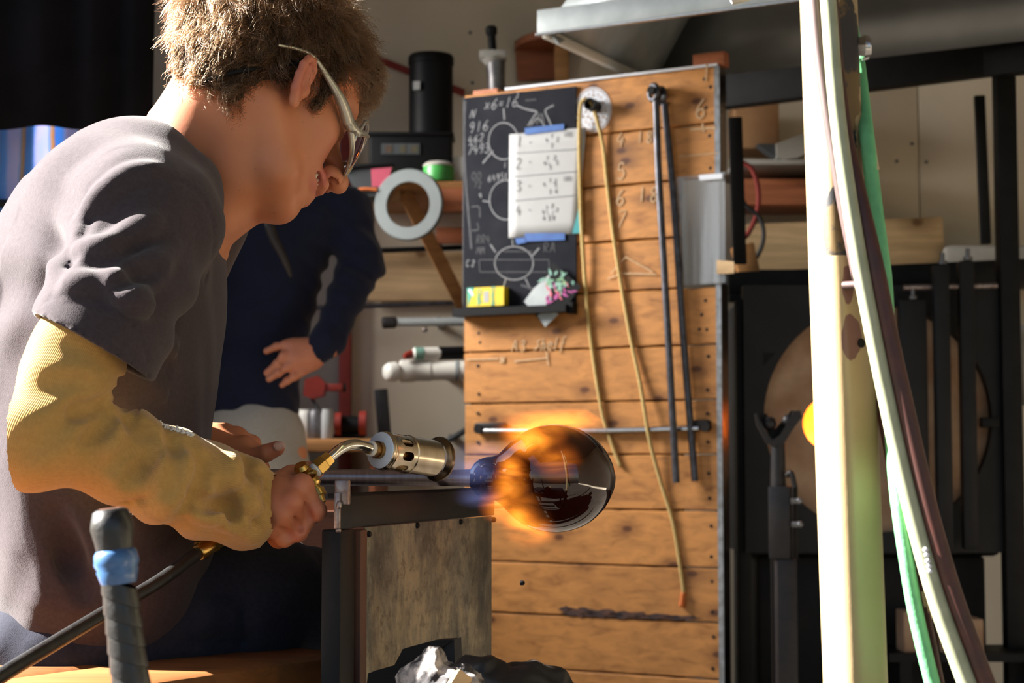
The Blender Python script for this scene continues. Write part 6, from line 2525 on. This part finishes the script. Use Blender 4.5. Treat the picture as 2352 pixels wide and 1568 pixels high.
part('glowing_mouth', MB().lathe(gc + [0, .055, 0], gc + [0, .065, 0], [(0, RG * .97), (1, RG * .97)], 40), M['glow'], fur, 60, label='orange glow of the furnace mouth')
part('furnace_body', MB().box(fc + [0, .40, -.02], (.68, .62, .68), None, .02), M['furnace_steel'], fur)
part('furnace_base', MB().box((fc[0], FD + .36, (fc[2] - .36) / 2), (.60, .5, fc[2] - .36), None, .01), M['black_paint'], fur)
for (a, b, c, d, e, f) in ((1752, 810, 1782, 810, 1752, 842), (2094, 792, 2076, 792, 2094, 830)):
    part('corner_slot', MB().prism([P(a, b, FD - .001), P(c, d, FD - .001), P(e, f, FD - .001)], np.array([0, .002, 0])), M['plastic_black'], fur)
part('mouth_bracket', MB().box(P(2272, 970, FD - .02), (.045, .03, .026), None, .003), M['black_paint'], fur)
# low shelf with firebricks beside the furnace
lowf = thing('firebrick_shelf', 'dark low shelf with two pale firebricks at the foot of the furnace', 'shelf', P(2200, 1500, 4.4) * [1, 1, 0])
a, b = P(2040, 1500, 4.36), P(2420, 1512, 4.36)
part('shelf_board', MB().box(((a[0] + b[0]) / 2, 4.46, a[2] - .01), (b[0] - a[0], .22, .02)), M['black_paint'], lowf)
for x in (2060, 2400):
    q = P(x, 1500, 4.46)
    part('leg', MB().box((q[0], 4.46, q[2] / 2), (.03, .2, q[2] - .02)), M['black_paint'], lowf)
for x0, x1, y0 in ((2066, 2130, 1400), (2150, 2250, 1418)):
    p0, p1 = P(x0, y0, 4.43), P(x1, 1500, 4.43)
    single('firebrick', 'wider brick on the low shelf by the furnace' if x0 > 2100 else 'narrow brick on the low shelf, nearest the white pole', 'brick', MB().box(((p0[0] + p1[0]) / 2, 4.43, (p0[2] + p1[2]) / 2), (p1[0] - p0[0], .09, p0[2] - p1[2]), None, .004), M['ceramic'])

# ---- pipe rest (yoke) in front of the furnace
yk = thing('pipe_rest', 'black iron pipe rest with forked roller head, in front of the furnace', 'stand', P(1796, 1568, 4.16) * [1, 1, 0])
YD = 4.16
a, b = P(1787, 1118, YD), P(1787, 1012, YD)
part('neck', MB().cyl(a - EZ * .03, b, .0185, .0165, 18), M['dark_steel'], yk, 40)
blk0, blk1 = P(1768, 1116, YD), P(1818, 1282, YD)
part('clamp_block', MB().box(((blk0[0] + blk1[0]) / 2, YD, (blk0[2] + blk1[2]) / 2), (blk1[0] - blk0[0], .052, blk0[2] - blk1[2]), np.stack([[.96, -.28, 0], [.28, .96, 0], [0, 0, 1]]), .003), M['dark_steel'], yk, 30)
part('side_bar', MB().box(P(1826, 1200, YD + .03), (.012, .02, .175), None, .002), M['black_iron'], yk, 30)
pz0 = P(1800, 1282, YD)
part('outer_post', MB().box((pz0[0] + .004, YD, pz0[2] / 2), (.048, .05, pz0[2]), None, .004), M['dark_steel'], yk, 30)
part('rear_bar', MB().box((P(1776, 1300, YD + .04)[0], YD + .04, pz0[2] / 2), (.010, .012, pz0[2]), None, .001), M['black_iron'], yk, 30)
for (x, y) in ((1822, 1150), (1824, 1204)):
    c = P(x, y, YD - .035)
    part('clamp_bolt', MB().cyl(c - [.006, 0, 0], c + [.012, -.004, 0], .0075, seg=6).ball(c + [.013, -.004, 0], .0085, 10), M['zinc'], yk, 40)
part('lever', MB().tube(np.array([P(1808, 1092, YD - .02), P(1818, 1086, YD - .03), P(1826, 1118, YD - .03)]), .0065, 10, 4), M['dark_steel'], yk, 60)
# forked head: a bent V strap with two ball rollers
vpts = [(1738, 946), (1742, 962), (1764, 998), (1774, 1010), (1790, 1000), (1812, 965), (1822, 944), (1838, 942), (1842, 958), (1822, 985), (1800, 1020), (1776, 1026), (1760, 1016), (1738, 975), (1734, 950)]
part('fork_cup', MB().prism([P(a_, b_, YD - .022) for a_, b_ in vpts], np.array([.006, .050, 0])), M['dark_steel'], yk, 40)
part('fork_back', MB().prism([P(a_, b_, YD + .018) for a_, b_ in ((1740, 948), (1772, 1014), (1782, 1018), (1836, 946), (1818, 942), (1780, 985), (1760, 950))], np.array([.002, .006, 0])), M['black_iron'], yk, 40)
for x, y in ((1768, 972), (1812, 966)):
    part('ball_roller', MB().ball(P(x, y, YD), .0165, 16), M['dark_steel'], yk, 180)

# ================================================================== THINGS ON THE WALL BEHIND, RIGHT OF THE SHIELD
SD = 5.30


def plank_box(name, label, cat, x0, y0, x1, y1, d, depth, mat, tilt=0.0, bev=.003):
    a_, b_ = P(x0, y0, d), P(x1, y1, d)
    c = (a_ + b_) / 2
    t = math.radians(tilt)
    ax_ = np.array([[math.cos(t), 0, math.sin(t)], [0, 1, 0], [-math.sin(t), 0, math.cos(t)]])
    mb = MB().box((c[0], d + depth / 2, c[2]), (abs(b_[0] - a_[0]), depth, abs(a_[2] - b_[2])), ax_, bev)
    return single(name, label, cat, mb, mat, 40)


plank_box('pale_board', 'pale knotty pine board leaning on the back wall behind the white pole', 'board', 1716, 506, 2170, 620, 5.36, .03, M['wood_pale'], 2.2)
plank_box('support_ledge', 'black ledge along the back wall carrying the pine board', 'ledge', 1676, 618, 2420, 650, 5.28, .20, M['black_paint'], 0)
plank_box('wall_shelf', 'dark reddish shelf board on the back wall between the shield and the white pole', 'shelf', 1700, 410, 1990, 470, 5.30, .22, M['wood_red'], 0)
plank_box('cardboard_box', 'brown cardboard box high up between the plank shield and the white pole', 'box', 1688, 232, 1790, 340, 5.32, .18, M['cardboard'], 0)
cbx = thing('paper_packet', 'crumpled pale paper packet below the cardboard box by the white pole', 'packet', P(1815, 370, 5.2))
part('packet', MB().prism([P(1782, 330, 5.2), P(1850, 304, 5.2), P(1852, 352, 5.2), P(1832, 362, 5.2), P(1800, 366, 5.2), P(1784, 362, 5.2)], np.array([0, .07, .0])), M['wall_grey'], cbx)
part('packet_end', MB().prism([P(1740, 330, 5.21), P(1782, 330, 5.21), P(1784, 362, 5.21), P(1760, 345, 5.21)], np.array([0, .06, 0])), M['plastic_grey'], cbx)
plank_box('packet_ledge', 'small pale ledge under the paper packet', 'ledge', 1688, 366, 1990, 378, 5.2, .34, M['wall_grey'], 0)
plank_box('black_strip', 'narrow black steel strip standing right of the plank shield', 'strip', 1678, 268, 1712, 606, 4.80, .02, M['black_paint'], 1.4)
plank_box('black_strip', 'narrow black steel strip hanging left of the tall black post', 'strip', 2244, 218, 2274, 560, 4.95, .02, M['black_paint'], 1.4)
plank_box('insulation_roll', 'pale roll of sheeting lying behind the tall black post', 'roll', 2170, 562, 2420, 612, 5.30, .05, M['wall_grey'], 0, .02)
lp = thing('cable_loop', 'black cable looping down beside the window in the plank shield', 'cable', P(1730, 600, 5.1))
part('cable', MB().tube(PL([(1690, 420), (1712, 470), (1745, 500), (1754, 545), (1738, 590), (1704, 618), (1664, 632), (1640, 632)], 5.1), .0065, 8, 6), M['cable'], lp, 180)
lp = thing('red_cable', 'dark red cable hanging between the shield and the pale board', 'cable', P(1730, 560, 5.15))
part('cable', MB().tube(PL([(1700, 370), (1728, 390), (1742, 440), (1738, 490), (1722, 530), (1700, 560), (1690, 590)], 5.15), .0075, 8, 6), M['red_strap'], lp, 180)
plank_box('timber_offcut', 'orange timber offcut standing behind the black strip, low beside the shield', 'timber', 1690, 560, 1740, 632, 5.0, .06, M['wood_warm'], 12)
# drum at the far right edge
single('grey_drum', 'pale grey ducting cylinder at the right edge behind the tall black post', 'duct', MB().lathe(P(2262, 840, 5.0), P(2460, 835, 5.0), [(0, .10), (.05, .115), (.2, .12), (.22, .115), (1, .118)], 28), M['wall_grey'], 40)

# ================================================================== THINGS LEFT OF THE SHIELD
WD = 5.30
rp = thing('red_post', 'red steel upright with black and white top fitting behind the seated man', 'post', P(795, 1000, 5.2) * [1, 1, 0])
a = P(798, 90, 5.515)
part('upright', MB().box((a[0], 5.515, a[2] / 2), (.038, .045, a[2]), None, .003), M['red_paint'], rp, 40)
part('collar', MB().box(P(792, 50, 5.51), (.040, .055, .055), None, .004), M['plastic_black'], rp, 40)
part('top_fitting', MB().box(P(788, 8, 5.51), (.038, .05, .065), None, .004), M['pvc'], rp, 40)
sp_ = thing('red_strap', 'thin dark red strap running across the cream wall behind the black tube', 'strap', P(900, 180, 5.52))
part('strap', MB().prism([P(790, 98, 5.53), P(1068, 205, 5.53), P(1066, 222, 5.53), P(790, 114, 5.53)], np.array([0, .004, 0])), M['red_strap'], sp_)
# shelf
shf = thing('wall_shelf', 'wooden shelf with a slanting brace carrying tubs left of the plank shield', 'shelf', P(950, 440, 5.25))
a, b = P(820, 416, 5.02), P(1120, 416, 5.02)
zsf = a[2]
part('shelf_board', MB().box(((a[0] + b[0]) / 2, 5.28, zsf - .011), (b[0] - a[0], .52, .022), None, .002), M['wood_warm'], shf)
part('front_rail', MB().box(((P(1000, 0, 5.03)[0] + b[0]) / 2, 5.03, zsf - .055), (b[0] - P(1000, 0, 5.03)[0], .03, .066), None, .002), M['wood_red'], shf)
part('shelf_rail', MB().box(((P(1000, 0, 5.3)[0] + b[0]) / 2, 5.40, zsf - .11), (b[0] - P(1000, 0, 5.3)[0], .03, .05), None, .002), M['wood_red'], shf)
b0_, b1_ = P(925, 432, 5.08), P(1062, 700, 5.42)
bv_ = norm(b1_ - b0_)
part('brace', MB().box((b0_ + b1_) / 2, (np.linalg.norm(b1_ - b0_), .05, .042), np.stack([bv_, norm(np.cross(bv_, np.cross([0, 1, 0], bv_))), norm(np.cross([0, 1, 0], bv_))]), .002), M['wood_warm'], shf)
part('brace_block', MB().box(P(905, 442, 5.06), (.040, .05, .055), None, .002), M['cardboard'], shf)
ring_c = P(937, 470, 4.925)
single('white_ring', 'flat pale enamel ring hanging from the front of the wall shelf', 'ring', MB().lathe(ring_c - [0, .006, 0], ring_c + [.004, .008, 0], [(0, .066), (0, .100), (.3, .103), (1, .103), (1, .066), (.0, .066)], 48, False), M['enamel'], 40)
rd_ = MB()
tube = thing('black_tube', 'tall black plastic tube with a small white label on the wall shelf', 'tube', P(990, 370, 5.28))
ta, tb_ = P(990, 128, 5.33), P(990, 400, 5.33)
tb_[2] = zsf
part('tube', MB().lathe(tb_, ta, [(0, .068), (.93, .068), (.935, .071), (.985, .071), (1, .066), (1, .060), (.6, .058)], 36, False), M['plastic_black'], tube, 40)
part('label', MB().box(P(957, 196, 5.262), (.022, .002, .026), np.stack([[.96, -.28, 0], [.28, .96, 0], [0, 0, 1]])), M['paper'], tube)
bin_ = thing('black_bin', 'black plastic bin with a dull picture label on the wall shelf under the black tube', 'bin', P(940, 390, 5.2))
a, b = P(848, 310, 5.14), P(1038, 400, 5.14)
c = (a + b) / 2
part('tub', MB().box((c[0], 5.18, (zsf + a[2]) / 2 + .0), (b[0] - a[0], .12, a[2] - zsf), None, .012), M['plastic_black'], bin_)
part('rim', MB().box((c[0], 5.18, a[2]), (b[0] - a[0] + .012, .13, .012), None, .005), M['plastic_black'], bin_)
part('picture_label', MB().box(P(920, 342, 5.118), (.115, .002, .032)), M['plastic_grey'], bin_)
lb = MB()
for x, w in ((893, .02), (925, .018), (952, .02)):
    lb.box(P(x, 342, 5.1165), (w, .001, .022))
part('label_print', lb, M['dull_print'], bin_, kind='stuff')
gt = thing('grey_tub', 'tilted grey plastic tub with a pink label at the left end of the wall shelf', 'tub', P(835, 450, 5.0))
part('tub', MB().prism([P(792, 394, 4.95), P(812, 384, 4.95), P(900, 376, 4.95), P(884, 450, 4.95), P(820, 452, 4.95), P(812, 432, 4.95)], np.array([.01, .12, 0])), M['plastic_grey'], gt, 30)
part('rim', MB().tube(PL([(790, 392), (812, 384), (906, 376)], 4.948), .007, 8, 4), M['plastic_black'], gt)
part('pink_label', MB().prism([P(852, 388, 4.946), P(900, 384, 4.946), P(888, 430, 4.946), P(854, 428, 4.946)], np.array([0, .002, 0])), M['pink'], gt)
part('handle_band', MB().tube(PL([(818, 438), (838, 434), (866, 436)], 4.944), .005, 8, 4), M['rope_end'], gt)
gb_ = thing('green_tin', 'round green tin with a pale lid beside the black bin on the wall shelf', 'tin', P(1008, 410, 5.06))
gcn = P(1008, 392, 5.06)
gcn[2] = zsf + .034
part('tin', MB().lathe(gcn - EZ * .034, gcn + EZ * .014, [(0, .036), (.1, .044), (.85, .046), (1, .044)], 28), M['green_plastic'], gb_, 40)
part('lid', MB().lathe(gcn + EZ * .014, gcn + EZ * .030, [(0, .046), (.3, .047), (.8, .036), (1, .02)], 28), M['wall_grey'], gb_, 40)
plank_box('cream_carton', 'cream carton squeezed between the tubs and the plank shield', 'carton', 1040, 320, 1080, 392, 5.14, .10, M['pvc'], 0)
bpy.data.objects['cream_carton'].location.z = zsf

# jack and half-round bracket on top
jk = thing('screw_jack', 'old steel screw jack standing above the chalkboard', 'jack', P(1140, 215, 5.2))
ja, jb = P(1146, 330, 5.2), P(1132, 60, 5.2)
ja[2] = P(0, 218, 5.2)[2] - .14
part('body', MB().lathe(ja, P(1138, 142, 5.2), [(0, .040), (.1, .030), (.75, .026), (1, .030)], 24), M['grey_steel'], jk, 40)
part('head_block', MB().box(P(1133, 128, 5.2), (.082, .06, .026), None, .005), M['wall_grey'], jk, 40)
part('head_base', MB().lathe(P(1135, 150, 5.2), P(1133, 134, 5.2), [(0, .024), (1, .038)], 20), M['wall_grey'], jk, 40)
part('screw', MB().cyl(P(1132, 120, 5.2), P(1129, 78, 5.2), .0125, seg=16), M['plastic_black'], jk, 40)
part('screw_cap', MB().lathe(P(1129, 82, 5.2), P(1128, 60, 5.2), [(0, .014), (.3, .018), (.8, .018), (1, .012)], 18), M['plastic_black'], jk, 40)
plank_box('jack_block', 'wooden block behind the chalkboard under the screw jack', 'block', 1110, 262, 1190, 330, 5.14, .12, M['wood_red'], 0)
bpy.data.objects['jack_block'].location.z = ja[2] - .09
hb_ = thing('corner_shelf', 'half-round reddish wooden corner shelf on a bracket above the plank shield', 'shelf', P(1270, 140, 5.4))
arc = [P(1182, 92, 5.50)] + [P(1270 + 92 * math.cos(t), 104, 5.50 - .22 * math.sin(t)) for t in np.linspace(math.pi, 0, 18)]
arc = np.array([[P(1182, 0, 5.5)[0] + (P(1364, 0, 5.5)[0] - P(1182, 0, 5.5)[0]) * (1 - math.cos(t)) / 2, 5.54 - .2 * math.sin(t), P(0, 104, 5.45)[2]] for t in np.linspace(0, math.pi, 24)])
part('half_round_top', MB().prism(arc, EZ * .022), M['wood_red'], hb_, 30)
part('back_board', MB().prism([P(1182, 92, 5.52), P(1300, 104, 5.52), P(1290, 180, 5.52), P(1188, 184, 5.52)], np.array([0, .02, 0])), M['wood_red'], hb_, 30)
part('bracket_post', MB().box(P(1290, 160, 5.45), (.045, .06, .15), None, .003), M['wood_warm'], hb_, 30)

# lower wall: rails, board, pipes
plank_box('wall_board', 'pale board panel on the wall between two thin rails, under the shelf', 'board', 846, 578, 1120, 690, 5.49, .03, M['wood_pale'], 0)
for (x0, y0, x1, y1, lab, mt, r_) in ((800, 578, 1120, 566, 'thin black rail on the wall just above the pale board panel', 'plastic_black', .0085), (690, 708, 1070, 694, 'thin dark rod on the wall just under the pale board panel', 'rod', .0075)):
    single('wall_rail', lab, 'rail', MB().cyl(P(x0, y0, 5.44), P(x1, y1, 5.44), r_, seg=12), M[mt], 40)
gp = thing('capped_pipe', 'grey steel pipe with a dark cap on the wall left of the chalk tray', 'pipe', P(965, 755, 5.3))
part('pipe', MB().cyl(P(905, 740, 5.3), P(1120, 738, 5.3), .0135, seg=20), M['galv'], gp, 40)
part('end_cap', MB().lathe(P(878, 741, 5.29), P(910, 740, 5.3), [(0, .016), (.1, .0185), (.9, .0185), (1, .0135)], 20), M['dark_steel'], gp, 40)
part('wall_bracket', MB().box(P(1010, 742, 5.43), (.02, .25, .02), None, .002), M['grey_steel'], gp, 40)
part('hook', MB().ball(P(976, 757, 5.3), (.009, .009, .008), 12), M['worn_steel'], gp, 180)
wpp = thing('pvc_pipe', 'white plastic pipe with a domed end cap sticking out beside the plank shield', 'pipe', P(970, 870, 5.2))
part('pipe', MB().cyl(P(940, 852, 5.2), P(1130, 850, 5.2), .0285, seg=28), M['pvc'], wpp, 40)
part('coupling', MB().lathe(P(918, 852, 5.2), P(990, 851, 5.2), [(0, .030), (.05, .034), (.45, .034), (.5, .031), (1, .031)], 28), M['pvc'], wpp, 40)
part('end_cap', MB().lathe(P(884, 855, 5.16), P(930, 852, 5.2), [(0, .012), (.06, .022), (.2, .028), (.5, .030), (.52, .022), (1, .022)], 28), M['pvc'], wpp, 60)
part('pipe_clip', MB().lathe(P(1046, 851, 5.2), P(1054, 851, 5.2), [(0, .031), (1, .031)], 28), M['galv'], wpp, 40)
part('wall_bracket', MB().box(P(1030, 858, 5.39), (.02, .33, .03), None, .002), M['galv'], wpp, 40)
can = thing('spray_can', 'spray can with a red tip and black lid lying on the white plastic pipe', 'can', P(985, 828, 5.2))
part('body', MB().lathe(P(948, 812, 5.18), P(1010, 811, 5.2), [(0, .014), (.06, .019), (1, .019)], 24), M['pvc'], can, 40)
part('printed_band', MB().lathe(P(952, 812, 5.179), P(972, 812, 5.186), [(0, .0193), (1, .0193)], 24), M['leaf_teal'], can, 40)
part('red_tip', MB().lathe(P(928, 818, 5.16), P(948, 812, 5.18), [(0, .007), (.4, .011), (1, .012)], 18), M['red_paint'], can, 40)
part('black_lid', MB().lathe(P(1006, 811, 5.2), P(1075, 810, 5.22), [(0, .020), (.9, .020), (1, .018)], 24), M['plastic_black'], can, 40)
single('dark_rod', 'short thick dark bar leaning against the wall above the workbench', 'bar', MB().box((P(874, 900, 5.40) + P(886, 1010, 5.34)) / 2, (.040, .035, .165), np.stack([norm([1, 0, .09]), [0, 1, 0], norm([-.09, 0, 1])]), .004), M['dark_steel'], 40)

# back workbench with clutter
wb_ = thing('workbench', 'wooden workbench against the back wall, behind the torch burner', 'workbench', P(800, 1400, 5.2) * [1, 1, 0])
ztop_ = P(760, 1012, 4.95)[2]
a, b = P(560, 0, 4.95), P(876, 0, 4.95)
part('worktop', MB().box(((a[0] + b[0]) / 2, 5.22, ztop_ - .012), (b[0] - a[0], .53, .036), None, .003), M['wood_warm'], wb_)
part('front_panel', MB().box(((a[0] + b[0]) / 2 + .0, 5.0, (ztop_ - .14) / 2 - .02), (b[0] - a[0] - .04, .02, ztop_ - .16), None, .003), M['wood_red'], wb_)
part('side_panel', MB().box((b[0] - .02, 5.22, (ztop_ - .03) / 2), (.02, .48, ztop_ - .03), None, .003), M['wood_red'], wb_)
clamp = thing('red_clamp', 'red pipe clamp fixed on the red upright, beside the standing person\'s hand', 'clamp', P(740, 915, 5.2))
part('jaw', MB().prism([P(700, 870, 5.18), P(730, 862, 5.18), P(748, 880, 5.18), P(744, 908, 5.18), P(716, 916, 5.18), P(696, 908, 5.18)], np.array([0, .05, 0])), M['red_paint'], clamp, 30)
part('bar', MB().box(P(766, 890, 5.2), (.060, .03, .022), None, .004), M['red_paint'], clamp, 30)
part('bar_tip', MB().cyl(P(784, 890, 5.2), P(794, 890, 5.2), .013, seg=14), M['plastic_black'], clamp, 30)
part('screw_rod', MB().cyl(P(716, 915, 5.2), P(738, 950, 5.18), .005, seg=8), M['dark_steel'], clamp, 30)
ct = [('paint_tin', 'small white tin standing left on the back workbench', 'tin', 706, 945, 24, 34, 'pvc', 5.1), ('metal_cup', 'squat grey steel cup on the back workbench', 'cup', 728, 978, 22, 34, 'grey_steel', 5.02),
      ('paint_tin', 'small pale jar at the front edge of the back workbench', 'jar', 752, 985, 14, 34, 'paper', 4.99)]
for nm, lab, cat_, x, y, w, h_, mt, d in ct:
    c = P(x, y, d)
    r_ = w / F_PX * d
    single(nm, lab, cat_, MB().lathe((c[0], d, ztop_ + .006), (c[0], d, ztop_ + .006 + h_ * 2 / F_PX * d), [(0, r_ * .92), (.05, r_), (.85, r_), (.9, r_ * .9), (1, r_ * .88)], 20), M[mt], 40)
cl2 = thing('bench_grinder', 'black and red bench grinder on the back workbench under the dark bar', 'grinder', P(812, 1010, 5.15))
part('motor', MB().lathe(P(782, 980, 5.15), P(830, 980, 5.15), [(0, .025), (.1, .032), (.9, .032), (1, .025)], 20), M['plastic_black'], cl2, 40)
part('guard', MB().lathe(P(826, 972, 5.12), P(842, 972, 5.12), [(0, .036), (1, .036)], 20), M['red_paint'], cl2, 40)
part('guard', MB().lathe(P(770, 974, 5.12), P(784, 974, 5.12), [(0, .034), (1, .034)], 20), M['red_paint'], cl2, 40)
part('base', MB().box((P(806, 0, 5.15)[0], 5.15, ztop_ + .014), (.10, .07, .016), None, .003), M['plastic_black'], cl2, 40)
blue = thing('air_line', 'grey blue air line slanting along the wall into the plank shield', 'hose', P(1040, 1000, 5.3))
part('tube', MB().tube(PL([(960, 1052), (1010, 1022), (1066, 990), (1110, 960)], 5.3), .0095, 10, 6), M['plastic_grey'], blue, 180)
part('wall_clip', MB().box(P(1040, 1005, 5.43), (.018, .25, .018), None, .002), M['grey_steel'], blue, 40)


# ================================================================== THE STANDING PERSON
SB = 4.15


def person2():
    t = thing('person', 'standing person in dark navy sweatshirt, hand on hip, behind the seated man', 'person', P(620, 1400, SB) * [1, 1, 0])
    hp2 = Pose(P(632, 300, SB), math.radians(-60), math.radians(18), 0)
    g = SDF(P(500, 470, SB - .25), P(760, 130, SB + .25), .004)
    head_sdf(g, hp2)
    g.cap(hp2(-.03, 0, -.04), P(628, 480, SB), .052, .058, .03)
    V1, Q1 = g.mesh()
    g = SDF(P(560, 930, SB - .30), P(790, 740, SB + .02), .0024)
    hd_ = SB - .13
    mcp = [P(655, 792, hd_ - .012), P(652, 816, hd_ - .022), P(662, 842, hd_ - .024), P(676, 864, hd_ - .018)]
    ch = [[mcp[0], P(635, 796, hd_ - .010), P(612, 806, hd_ - .004)],
          [mcp[1], P(636, 836, hd_ - .026), P(613, 856, hd_ - .016)],
          [mcp[2], P(640, 856, hd_ - .030), P(618, 870, hd_ - .020)],
          [mcp[3], P(660, 874, hd_ - .022), P(648, 884, hd_ - .014)]]
    hand_sdf(g, P(716, 815, hd_), mcp, ch, [.0095, .0098, .0095, .0085], wr=.026)
    g.cap(P(770, 790, hd_ + .005), P(716, 815, hd_), .026, .027, .02)
    g.cap(P(716, 800, hd_), mcp[0] * .5 + P(700, 800, hd_) * .5, .024, .018, .02)
    V2, Q2 = g.mesh()
    g = SDF((-1.0, SB - .4, 0), (-.2, SB + .4, 1.36), .011)
    g.cap(P(640, 520, SB), P(600, 1000, SB), .05, .05, .03, ax=(1, 0, 0), q=1.3)
    g.cap(P(790, 500, SB), P(835, 610, SB - .02), .035, .032, .02)
    g.cap(P(835, 610, SB - .02), P(745, 800, hd_), .030, .024, .02)
    for x in (545, 640):
        q0_ = P(x, 1050, SB)
        g.cap(q0_, (q0_[0], SB, .10), .07, .045, .02)
        g.cap((q0_[0], SB, .045), (q0_[0] + .05, SB - .14, .04), .045, .035, .02)
    V3, Q3 = g.mesh()
    V_, Q_ = merge([(V1, Q1), (V2, Q2), (V3, Q3)])
    o = part('body', (V_, Q_), M['skin'], t, 180)
    tn = np.concatenate([head_tint(hp2, V1), np.full(len(V2), .18), np.zeros(len(V3))])
    set_attr(o, 'tint', tn)
    # hair of the hidden head, with a thin braid over the chest
    g = SDF(P(500, 470, SB - .25), P(760, 110, SB + .25), .005)
    g.ell(hp2(-.026, 0, .062), (.106, .086, .092), hp2.M)
    g.cap(hp2(-.08, 0, 0), hp2(-.085, 0, -.10), .06, .03, .03)
    g.ell(hp2(.095, 0, .0), (.06, .10, .07), hp2.M, .008, 's')
    for q in (1, -1):
        g.ell(hp2(.04, q * .08, -.03), (.06, .05, .06), hp2.M, .008, 's')
    h_o = part('hair', g.mesh(), M['hair_dark'], t, 180)
    part('braid', MB().tube(PL([(610, 470, SB - .14), (618, 510, SB - .175), (628, 545, SB - .18), (646, 580, SB - .18), (660, 612, SB - .178), (668, 636, SB - .176)]), [.010, .012, .011, .009, .004], 10, 6), M['hair_dark'], t, 180)
    # sweatshirt
    g = SDF((-.98, SB - .36, .70), (-.22, SB + .34, 1.47), .0055)
    sec_ = [(640, 455, 70), (636, 500, 150), (622, 600, 122), (590, 720, 120), (572, 850, 110), (565, 960, 112), (562, 1010, 112)]
    p_ = [P(a_, b_, SB) for a_, b_, c_ in sec_]
    rr = [c_ / F_PX * SB for a_, b_, c_ in sec_]
    k2 = .72
    g.chain(p_, [r * k2 for r in rr], .04, ax=(1, 0, 0), q=1 / k2)
    g.cap(P(700, 450, SB), P(792, 488, SB), .055, .062, .04)
    a_ = SDF((-.98, SB - .36, .70), (-.22, SB + .34, 1.47), .0055)
    a_.cap(P(790, 490, SB), P(828, 606, SB - .02), .062, .054, .03)
    a_.cap(P(828, 606, SB - .02), P(752, 785, hd_ + .005), .053, .040, .02)
    a_.cap(P(752, 785, hd_ + .005), P(716, 815, hd_), .038, .034, .01)
    a_.half(P(722, 812, hd_), norm(P(716, 815, hd_) - P(770, 785, hd_)), a_.lo, a_.lo + a_.h * a_.n)
    g.join(a_, .02)
    g.cap(P(560, 455, SB), P(470, 500, SB), .055, .062, .04)
    g.cap(P(470, 500, SB), P(440, 700, SB), .060, .05, .03)
    g.cap(P(440, 700, SB), P(450, 900, SB - .05), .05, .042, .02)
    g.half(P(570, 1026, SB), (0, 0, -1), (-.98, SB - .36, .70), (-.22, SB + .34, .83))
    g.cap(hp2(-.03, 0, -.06), P(626, 440, SB - .01), .06, .066, .01, 's')

    def fo(x, y, z):
        el = P(832, 610, SB)
        w = np.exp(-(((x - el[0]) ** 2 + (z - el[2]) ** 2) / .02))
        return .004 * smooth_noise(x, y, z, 30, 1.2) + .003 * smooth_noise(x, y, z, 55, .3) + w * .005 * np.sin(z * 110 + x * 60)
    g.displace(fo, .03)
    part('sweatshirt', g.mesh(), M['navy'], t, 180, label='dark navy sweatshirt')
    g = SDF((-.95, SB - .25, .04), (-.25, SB + .25, .92), .007)
    g.cap(P(570, 1000, SB), P(575, 1090, SB), .115, .115, .03, ax=(1, 0, 0), q=1.15)
    for x in (515, 632):
        q0_ = P(x, 1080, SB)
        g.cap(q0_, (q0_[0] + (.02 if x > 600 else -.02), SB, .10), .082, .058, .012)

    def f2(x, y, z):
        return .004 * smooth_noise(x, y, z, 28, 2.2)
    g.displace(f2, .03)
    part('trousers', g.mesh(), M['pants_grey'], t, 180, label='light grey trousers')
    return t


person2()
